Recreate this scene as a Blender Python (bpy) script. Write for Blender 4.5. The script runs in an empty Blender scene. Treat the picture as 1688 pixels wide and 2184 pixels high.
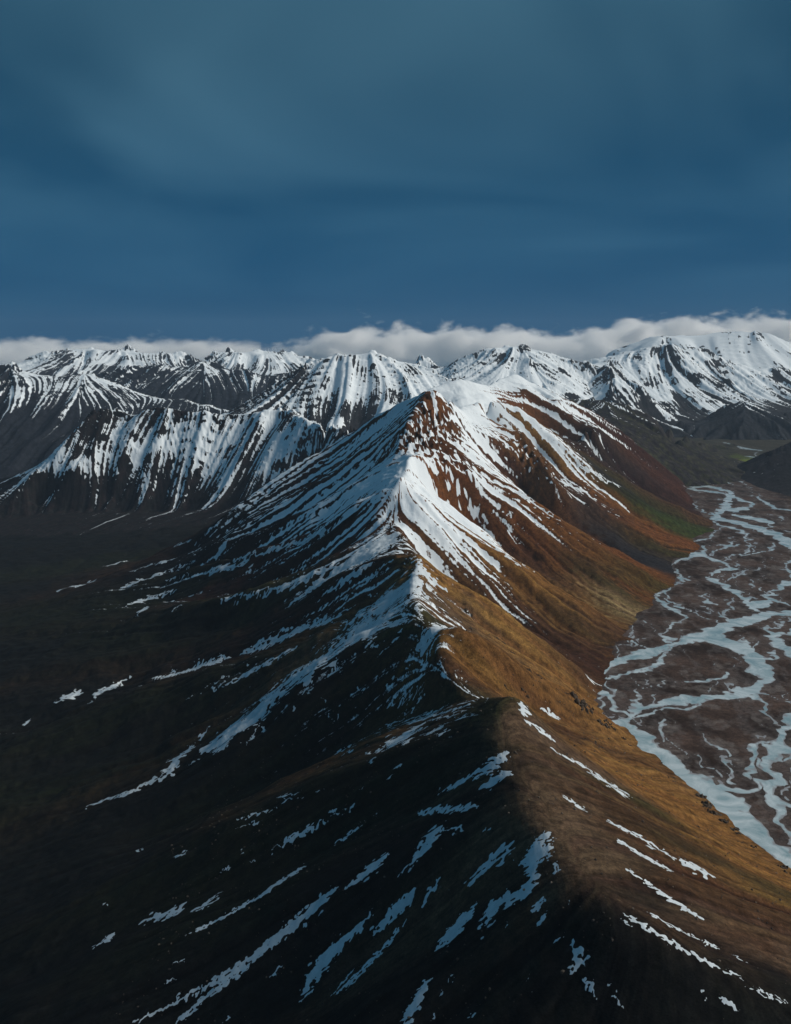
"""A snow-streaked rhyolite ridge beside a braided river, seen from the air under a dark sky."""
import bpy, math, random, time
import numpy as np
from math import radians
from mathutils import Vector
_t0 = time.time()
C = bpy.context.scene.collection
scene = bpy.context.scene

# ---------------------------------------------------------------- camera
cam_data = bpy.data.cameras.new('camera'); cam = bpy.data.objects.new('camera', cam_data); C.objects.link(cam)
cam.location = (0, 0, 900.0); cam.rotation_euler = (radians(90 - 9.76), 0, 0)
cam_data.sensor_fit = 'VERTICAL'; cam_data.sensor_height = 24.0; cam_data.lens = 2000.0 / 2184.0 * 24.0
cam_data.clip_start = 1.0; cam_data.clip_end = 200000.0
scene.camera = cam

# ---------------------------------------------------------------- light
SUN_ELEV, SUN_AZ = 34.0, 92.0          # azimuth clockwise from the view direction (+Y)
sun_dir = Vector((math.sin(radians(SUN_AZ)) * math.cos(radians(SUN_ELEV)), math.cos(radians(SUN_AZ)) * math.cos(radians(SUN_ELEV)), math.sin(radians(SUN_ELEV))))
sl = bpy.data.lights.new('sun', 'SUN'); sun = bpy.data.objects.new('sun', sl); C.objects.link(sun)
sl.energy = 3.2; sl.angle = radians(16.0); sl.color = (1.0, 0.93, 0.83)
sun.rotation_euler = (-sun_dir).to_track_quat('-Z', 'Y').to_euler(); sun.location = (3000, -1500, 3000)

world = bpy.data.worlds.new('World'); scene.world = world; world.use_nodes = True
wn, wl = world.node_tree.nodes, world.node_tree.links
wn.clear()
def N(nodes, kind, **kw):
    n = nodes.new(kind)
    for k, v in kw.items(): setattr(n, k, v)
    return n
w_out = N(wn, 'ShaderNodeOutputWorld'); w_bg = N(wn, 'ShaderNodeBackground'); w_bg.inputs['Strength'].default_value = 0.05
sky = N(wn, 'ShaderNodeTexSky', sky_type='NISHITA', sun_disc=False)
sky.sun_elevation = radians(SUN_ELEV); sky.sun_rotation = radians(SUN_AZ); sky.altitude = 1200; sky.air_density = 1.0; sky.dust_density = 0.6; sky.ozone_density = 2.0
# a high, soft cloud deck: noise over the direction projected on a level sheet
w_tc = N(wn, 'ShaderNodeTexCoord'); w_sep = N(wn, 'ShaderNodeSeparateXYZ'); wl.new(w_tc.outputs['Generated'], w_sep.inputs[0])
w_abs = N(wn, 'ShaderNodeMath', operation='ABSOLUTE'); wl.new(w_sep.outputs['Z'], w_abs.inputs[0])
w_add = N(wn, 'ShaderNodeMath', operation='ADD'); wl.new(w_abs.outputs[0], w_add.inputs[0]); w_add.inputs[1].default_value = 0.16
w_dx = N(wn, 'ShaderNodeMath', operation='DIVIDE'); wl.new(w_sep.outputs['X'], w_dx.inputs[0]); wl.new(w_add.outputs[0], w_dx.inputs[1])
w_dy = N(wn, 'ShaderNodeMath', operation='DIVIDE'); wl.new(w_sep.outputs['Y'], w_dy.inputs[0]); wl.new(w_add.outputs[0], w_dy.inputs[1])
w_cmb = N(wn, 'ShaderNodeCombineXYZ'); wl.new(w_dx.outputs[0], w_cmb.inputs[0]); wl.new(w_dy.outputs[0], w_cmb.inputs[1])
w_no = N(wn, 'ShaderNodeTexNoise'); w_no.inputs['Scale'].default_value = 0.75; w_no.inputs['Detail'].default_value = 3.5; w_no.inputs['Roughness'].default_value = 0.45; w_no.inputs['Distortion'].default_value = 0.6
wl.new(w_cmb.outputs[0], w_no.inputs['Vector'])
w_rmp = N(wn, 'ShaderNodeValToRGB'); wl.new(w_no.outputs['Fac'], w_rmp.inputs[0])
w_rmp.color_ramp.elements[0].position = 0.39; w_rmp.color_ramp.elements[0].color = (0.28, 1.3, 2.4, 1)
w_rmp.color_ramp.elements[1].position = 0.63; w_rmp.color_ramp.elements[1].color = (1.05, 2.85, 4.3, 1)
w_mix = N(wn, 'ShaderNodeMix', data_type='RGBA'); w_mix.inputs[0].default_value = 0.975
w_hz = N(wn, 'ShaderNodeMapRange', interpolation_type='SMOOTHSTEP'); wl.new(w_abs.outputs[0], w_hz.inputs[0])
w_hz.inputs[1].default_value = 0.0; w_hz.inputs[2].default_value = 0.32; w_hz.inputs[3].default_value = 0.9; w_hz.inputs[4].default_value = 0.0
w_deep = N(wn, 'ShaderNodeMix', data_type='RGBA'); wl.new(w_hz.outputs[0], w_deep.inputs[0]); wl.new(w_rmp.outputs[0], w_deep.inputs[6]); w_deep.inputs[7].default_value = (0.10, 1.5, 3.5, 1)   # clear blue gap below the deck
wl.new(sky.outputs[0], w_mix.inputs[6]); wl.new(w_deep.outputs[2], w_mix.inputs[7])
wl.new(w_mix.outputs[2], w_bg.inputs['Color']); wl.new(w_bg.outputs[0], w_out.inputs['Surface'])

vs = scene.view_settings
vs.view_transform = 'Standard'; vs.look = 'None'; vs.gamma = 1.0; vs.exposure = 0.0; vs.use_curve_mapping = False
scene.cycles.volume_bounces = 40; scene.cycles.max_bounces = 42; scene.cycles.diffuse_bounces = 2
scene.cycles.volume_step_rate = 1.0; scene.cycles.volume_max_steps = 256

# ---------------------------------------------------------------- terrain core (numpy)
import math, time
import numpy as np
F4 = np.float32
CAM_H = 900.0                      # camera height above the river flat
_rng = np.random.default_rng(7)

def _tile(n=1024, feat=8, seed=0):
    """periodic smooth noise, zero mean, unit variance, features about `feat` texels across"""
    r = np.random.default_rng(seed)
    a = r.standard_normal((n, n))
    f = np.fft.fft2(a)
    k = np.fft.fftfreq(n) * n
    kk = np.sqrt(k[:, None] ** 2 + k[None, :] ** 2)
    k0 = n / (2.0 * feat)
    f *= np.exp(-((kk - k0) / (0.45 * k0)) ** 2)
    a = np.real(np.fft.ifft2(f))
    return (a / a.std()).astype(F4)
TILES = [_tile(seed=s) for s in range(6)]

def noise(x, y, wl, seed=0):
    """band noise of wavelength wl metres, bilinear"""
    t = TILES[seed % 6]
    s = 16.0 / wl
    c, sn = math.cos(1.3 * seed + 0.4), math.sin(1.3 * seed + 0.4)
    u = (x * c - y * sn) * s + 311.7 * seed
    v = (x * sn + y * c) * s + 173.1 * seed
    iu = np.floor(u).astype(np.int64); iv = np.floor(v).astype(np.int64)
    fu = (u - iu).astype(F4); fv = (v - iv).astype(F4)
    iu &= 1023; iv &= 1023; ju = (iu + 1) & 1023; jv = (iv + 1) & 1023
    return ((t[iv, iu] * (1 - fu) + t[iv, ju] * fu) * (1 - fv) + (t[jv, iu] * (1 - fu) + t[jv, ju] * fu) * fv)

def fbm(x, y, wl, octaves=4, gain=0.5, seed=0):
    o = 0; a = 1.0
    for i in range(octaves):
        o = o + a * noise(x, y, wl / 2.03 ** i, seed + i); a *= gain
    return o

def ridged(x, y, wl, octaves=4, gain=0.5, seed=0):
    o = 0; a = 1.0; w = 1.0
    for i in range(octaves):
        n = 1.0 - np.minimum(np.abs(noise(x, y, wl / 2.07 ** i, seed + i)), 1.5)
        o = o + a * n * w; w = np.clip(n, 0, 1) * 0.7 + 0.3; a *= gain
    return o

def box_blur(a, r, passes=2):
    for _ in range(passes):
        for ax in (0, 1):
            pw = [(0, 0), (0, 0)]; pw[ax] = (r + 1, r)
            c = np.cumsum(np.pad(a, pw, mode='edge'), axis=ax, dtype=np.float64); n = a.shape[ax]
            a = (np.take(c, range(2 * r + 1, 2 * r + 1 + n), ax) - np.take(c, range(0, n), ax)) / (2 * r + 1)
    return a

class DEM:
    """surface stretched like a membrane over crest, spur, gully and foot lines (x, y, z)"""
    def __init__(self, lines, x0, x1, y0, y1, cell, border=None, smooth=3, near=None):
        self.x0, self.y0, self.c = x0, y0, cell
        nx = int((x1 - x0) / cell) + 1; ny = int((y1 - y0) / cell) + 1
        pts = []
        for L in lines:
            L = np.asarray(L, float)
            for a, b in zip(L[:-1], L[1:]):
                n = max(2, int(np.hypot(*(b - a)[:2]) / cell * 1.5) + 1)
                t = np.linspace(0, 1, n)[:, None]
                pts.append(a + (b - a) * t)
        P = np.concatenate(pts)
        levels = 6
        h = None
        for lv in range(levels, -1, -1):
            c = cell * 2 ** lv
            mx = int((x1 - x0) / c) + 1; my = int((y1 - y0) / c) + 1
            if lv == 0: mx, my = nx, ny
            i = np.rint((P[:, 0] - x0) / c).astype(int); j = np.rint((P[:, 1] - y0) / c).astype(int)
            ok = (i >= 0) & (i < mx) & (j >= 0) & (j < my)
            idx = j[ok] * mx + i[ok]
            sw = np.bincount(idx, minlength=mx * my); sz = np.bincount(idx, weights=P[ok, 2], minlength=mx * my)
            fix = (sw > 0).reshape(my, mx); val = (sz / np.maximum(sw, 1)).reshape(my, mx)
            if border is not None:
                e = np.zeros((my, mx), bool); e[0] = e[-1] = True; e[:, 0] = e[:, -1] = True
                e &= ~fix; fix |= e; val[e] = border
            if h is None:
                h = np.full((my, mx), P[:, 2].mean())
            else:
                jj = np.clip(np.arange(my) / 2.0, 0, h.shape[0] - 1); ii = np.clip(np.arange(mx) / 2.0, 0, h.shape[1] - 1)
                j0 = jj.astype(int); i0 = ii.astype(int); j1 = np.minimum(j0 + 1, h.shape[0] - 1); i1 = np.minimum(i0 + 1, h.shape[1] - 1)
                fj = (jj - j0)[:, None]; fi = (ii - i0)[None]
                h = (h[j0][:, i0] * (1 - fi) + h[j0][:, i1] * fi) * (1 - fj) + (h[j1][:, i0] * (1 - fi) + h[j1][:, i1] * fi) * fj
            h[fix] = val[fix]
            for it in range(300 if lv > 3 else (120 if lv > 0 else 40)):
                p = np.pad(h, 1, mode='edge')
                g = 0.25 * (p[:-2, 1:-1] + p[2:, 1:-1] + p[1:-1, :-2] + p[1:-1, 2:])
                h = np.where(fix, val, g)
        for _ in range(smooth):
            p = np.pad(h, 1, mode='edge')
            h = 0.5 * h + 0.125 * (p[:-2, 1:-1] + p[2:, 1:-1] + p[1:-1, :-2] + p[1:-1, 2:])
        if near is not None:                 # crests close by are worn round
            k = h
            for _ in range(12):
                p = np.pad(k, 1, mode='edge'); k = 0.2 * k + 0.2 * (p[:-2, 1:-1] + p[2:, 1:-1] + p[1:-1, :-2] + p[1:-1, 2:])
            w = smoothstep(near[0], near[1], self.y0 + cell * np.arange(h.shape[0]))[:, None]; h = k * (1 - w) + h * w
        self.h = h.astype(F4)
        s = box_blur(h, 4 if near is not None else 2, 2)
        gy, gx = np.gradient(s, cell)
        self.slope = np.hypot(gx, gy).astype(F4)
        m = self.slope + 0.02
        self.dx = (-gx / m).astype(F4); self.dy = (-gy / m).astype(F4)

    def comb(self, flow, own=0.25):
        """bend the fall line towards the run of the given spurs and gullies (upper end first)"""
        q = []
        for L in flow:
            L = np.asarray(L, float)
            for a, b in zip(L[:-1], L[1:]):
                d = (b - a)[:2]; n = max(1, int(np.hypot(*d) / 120)); d = d / (np.hypot(*d) + 1e-6)
                for k in range(n): q.append((*(a[:2] + (b - a)[:2] * (k + .5) / n), *d))
        q = np.asarray(q, F4); st = 4
        ny, nx = self.h.shape; gy = self.y0 + self.c * np.arange(0, ny, st); gx = self.x0 + self.c * np.arange(0, nx, st)
        GX, GY = np.meshgrid(gx.astype(F4), gy.astype(F4)); tx = np.zeros(GX.shape, F4); ty = tx.copy()
        for px, py, ux, uy in q:
            w = 1.0 / (((GX - px) ** 2 + (GY - py) ** 2) * F4(1e-4) + .3) ** 2; tx += w * ux; ty += w * uy
        m = np.hypot(tx, ty) + 1e-9; tx /= m; ty /= m
        jj = np.minimum(np.arange(ny) / st, tx.shape[0] - 1.001); ii = np.minimum(np.arange(nx) / st, tx.shape[1] - 1.001)
        j0 = jj.astype(int); i0 = ii.astype(int); fj = (jj - j0)[:, None]; fi = (ii - i0)[None]
        tx, ty = ((a[j0][:, i0] * (1 - fi) + a[j0][:, i0 + 1] * fi) * (1 - fj) + (a[j0 + 1][:, i0] * (1 - fi) + a[j0 + 1][:, i0 + 1] * fi) * fj for a in (tx, ty))
        dx = tx * (1 - own) + self.dx * own; dy = ty * (1 - own) + self.dy * own; dx = box_blur(dx, 3, 2); dy = box_blur(dy, 3, 2); m = np.hypot(dx, dy) + 1e-3
        self.dx = (dx / m).astype(F4); self.dy = (dy / m).astype(F4)

    def _ij(self, x, y):
        j = np.clip(np.rint((y - self.y0) / self.c).astype(np.int64), 0, self.h.shape[0] - 1)
        i = np.clip(np.rint((x - self.x0) / self.c).astype(np.int64), 0, self.h.shape[1] - 1)
        return j, i
    def near(self, arr, x, y):
        j, i = self._ij(x, y); return arr[j, i]
    def z(self, x, y, arr=None):
        a = self.h if arr is None else arr
        u = np.clip((x - self.x0) / self.c, 1, a.shape[1] - 2.001); v = np.clip((y - self.y0) / self.c, 1, a.shape[0] - 2.001)
        i = u.astype(int); j = v.astype(int); fu = (u - i).astype(F4); fv = (v - j).astype(F4)
        return (a[j, i] * (1 - fu) + a[j, i + 1] * fu) * (1 - fv) + (a[j + 1, i] * (1 - fu) + a[j + 1, i + 1] * fu) * fv

    def streak(self, x, y, wl, seed, length=8, frac=0.25):
        """noise of wavelength wl drawn out along the fall line, stopping at crests and gully floors (unit variance)"""
        shape = x.shape; x = x.ravel().astype(F4); y = y.ravel().astype(F4)
        t = TILES[seed % 6].ravel(); s = F4(16.0 / wl); step = F4(wl * frac); D = (self.dx + 1j * self.dy).astype(np.complex64).ravel(); nx = self.h.shape[1]
        acc = np.zeros(x.shape, F4); ws = np.full(x.shape, 1e-3, F4)
        def direction(px, py):
            j = np.clip(((py - F4(self.y0)) / F4(self.c) + F4(.5)).astype(np.int32), 0, self.h.shape[0] - 1)
            i = np.clip(((px - F4(self.x0)) / F4(self.c) + F4(.5)).astype(np.int32), 0, nx - 1)
            return D[j * nx + i]
        d0 = direction(x, y)
        for sg in (1, -1):
            px = x.copy(); py = y.copy(); d = d0; live = np.ones(x.shape, F4)
            for k in range(length):
                w = math.exp(-(k / length) ** 2 * 2) * (.5 if k == 0 else 1.0)
                iu = ((px + F4(20000)) * s).astype(np.int32) + 57 * seed; iv = ((py + F4(20000)) * s).astype(np.int32) + 91 * seed
                lw = live * F4(w); acc += lw * t[(iv & 1023) * 1024 + (iu & 1023)]; ws += lw
                px += d.real * (live * F4(sg) * step); py += d.imag * (live * F4(sg) * step)
                e = direction(px, py); live *= (d.real * e.real + d.imag * e.imag) > 0; d = e
        acc = acc / np.sqrt(ws)
        return (acc / acc.std()).reshape(shape)
    def broad(self, wl, seed, length=36, sub=2):
        """the same for long wavelengths, worked out on the coarse grid"""
        ny, nx = self.h.shape; X, Y = np.meshgrid(self.x0 + self.c * np.arange(0, nx, sub), self.y0 + self.c * np.arange(0, ny, sub))
        a = box_blur(self.streak(X, Y, wl, seed, length, .11), 2, 1); c = self.c * sub
        def look(x, y):
            u = np.clip((x - self.x0) / c, 0, a.shape[1] - 1.001); v = np.clip((y - self.y0) / c, 0, a.shape[0] - 1.001); i = u.astype(int); j = v.astype(int); f = u - i; g = v - j
            return (a[j, i] * (1 - f) + a[j, i + 1] * f) * (1 - g) + (a[j + 1, i] * (1 - f) + a[j + 1, i + 1] * f) * g
        return look

def polar_grid(t0, t1, r0, r1, nt, nr):
    th = np.radians(np.linspace(t0, t1, nt)); lr = np.linspace(math.log(r0), math.log(r1), nr)
    R = np.exp(lr)[:, None]
    return (R * np.sin(th)[None, :]), (R * np.cos(th)[None, :])

class Polar:
    """height lookup on a polar grid"""
    def __init__(self, t0, t1, r0, r1, Z):
        self.t0, self.t1 = math.radians(t0), math.radians(t1); self.l0, self.l1 = math.log(r0), math.log(r1); self.Z = Z
    def at(self, x, y, A=None):
        A = self.Z if A is None else A
        nr, nt = A.shape
        u = (np.arctan2(x, y) - self.t0) / (self.t1 - self.t0) * (nt - 1)
        v = (0.5 * np.log(x * x + y * y) - self.l0) / (self.l1 - self.l0) * (nr - 1)
        u = np.clip(u, 0, nt - 1.001); v = np.clip(v, 0, nr - 1.001)
        i = u.astype(int); j = v.astype(int); a = u - i; b = v - j
        return (A[j, i] * (1 - a) + A[j, i + 1] * a) * (1 - b) + (A[j + 1, i] * (1 - a) + A[j + 1, i + 1] * a) * b

def line_distance(lines, X, Y, step=60):
    D = np.full(X.shape, 1e9, F4); xx, yy = X.astype(F4), Y.astype(F4)
    for L in lines:
        L = np.asarray(L, float)
        for a, b in zip(L[:-1], L[1:]):
            dx, dy = b[0] - a[0], b[1] - a[1]; q = dx * dx + dy * dy + 1e-6
            t = np.clip(((xx - a[0]) * dx + (yy - a[1]) * dy) / q, 0, 1)
            np.minimum(D, (xx - a[0] - t * dx) ** 2 + (yy - a[1] - t * dy) ** 2, out=D)
    return np.sqrt(D)

def smoothstep(a, b, x):
    t = np.clip((x - a) / (b - a), 0, 1); return t * t * (3 - 2 * t)

def spread(pts, x, y, power=2.6, soft=40.0, warp=0.0, seed=3, dem=None, along=1.0):
    """inverse-distance blend of values given at places on the ground: pts rows are x, y, v0, v1 ..."""
    P = np.asarray(pts, F4)
    xx, yy = x.astype(F4), y.astype(F4)
    if warp:
        xx = xx + F4(warp) * fbm(x, y, 260, 3, .55, seed); yy = yy + F4(warp) * fbm(x, y, 260, 3, .55, seed + 2)
    num = [np.zeros(x.shape, F4) for _ in range(P.shape[1] - 2)]; den = np.zeros(x.shape, F4)
    for p in P:
        s = (p[0] ** 2 + p[1] ** 2) ** 0.5 * 0.012 + soft
        ex, ey = xx - p[0], yy - p[1]
        if dem is not None:                  # each sample reaches further down the fall line than across it
            ux, uy = (float(dem.near(a, p[0], p[1])) for a in (dem.dx, dem.dy)); ex, ey = (ex * ux + ey * uy) * F4(along), ey * ux - ex * uy
        w = ((ex * ex + ey * ey) / (s * s) + 1) ** (-power * 0.5)
        den += w
        for k in range(len(num)): num[k] += w * p[2 + k]
    return [n / den for n in num]

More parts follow.
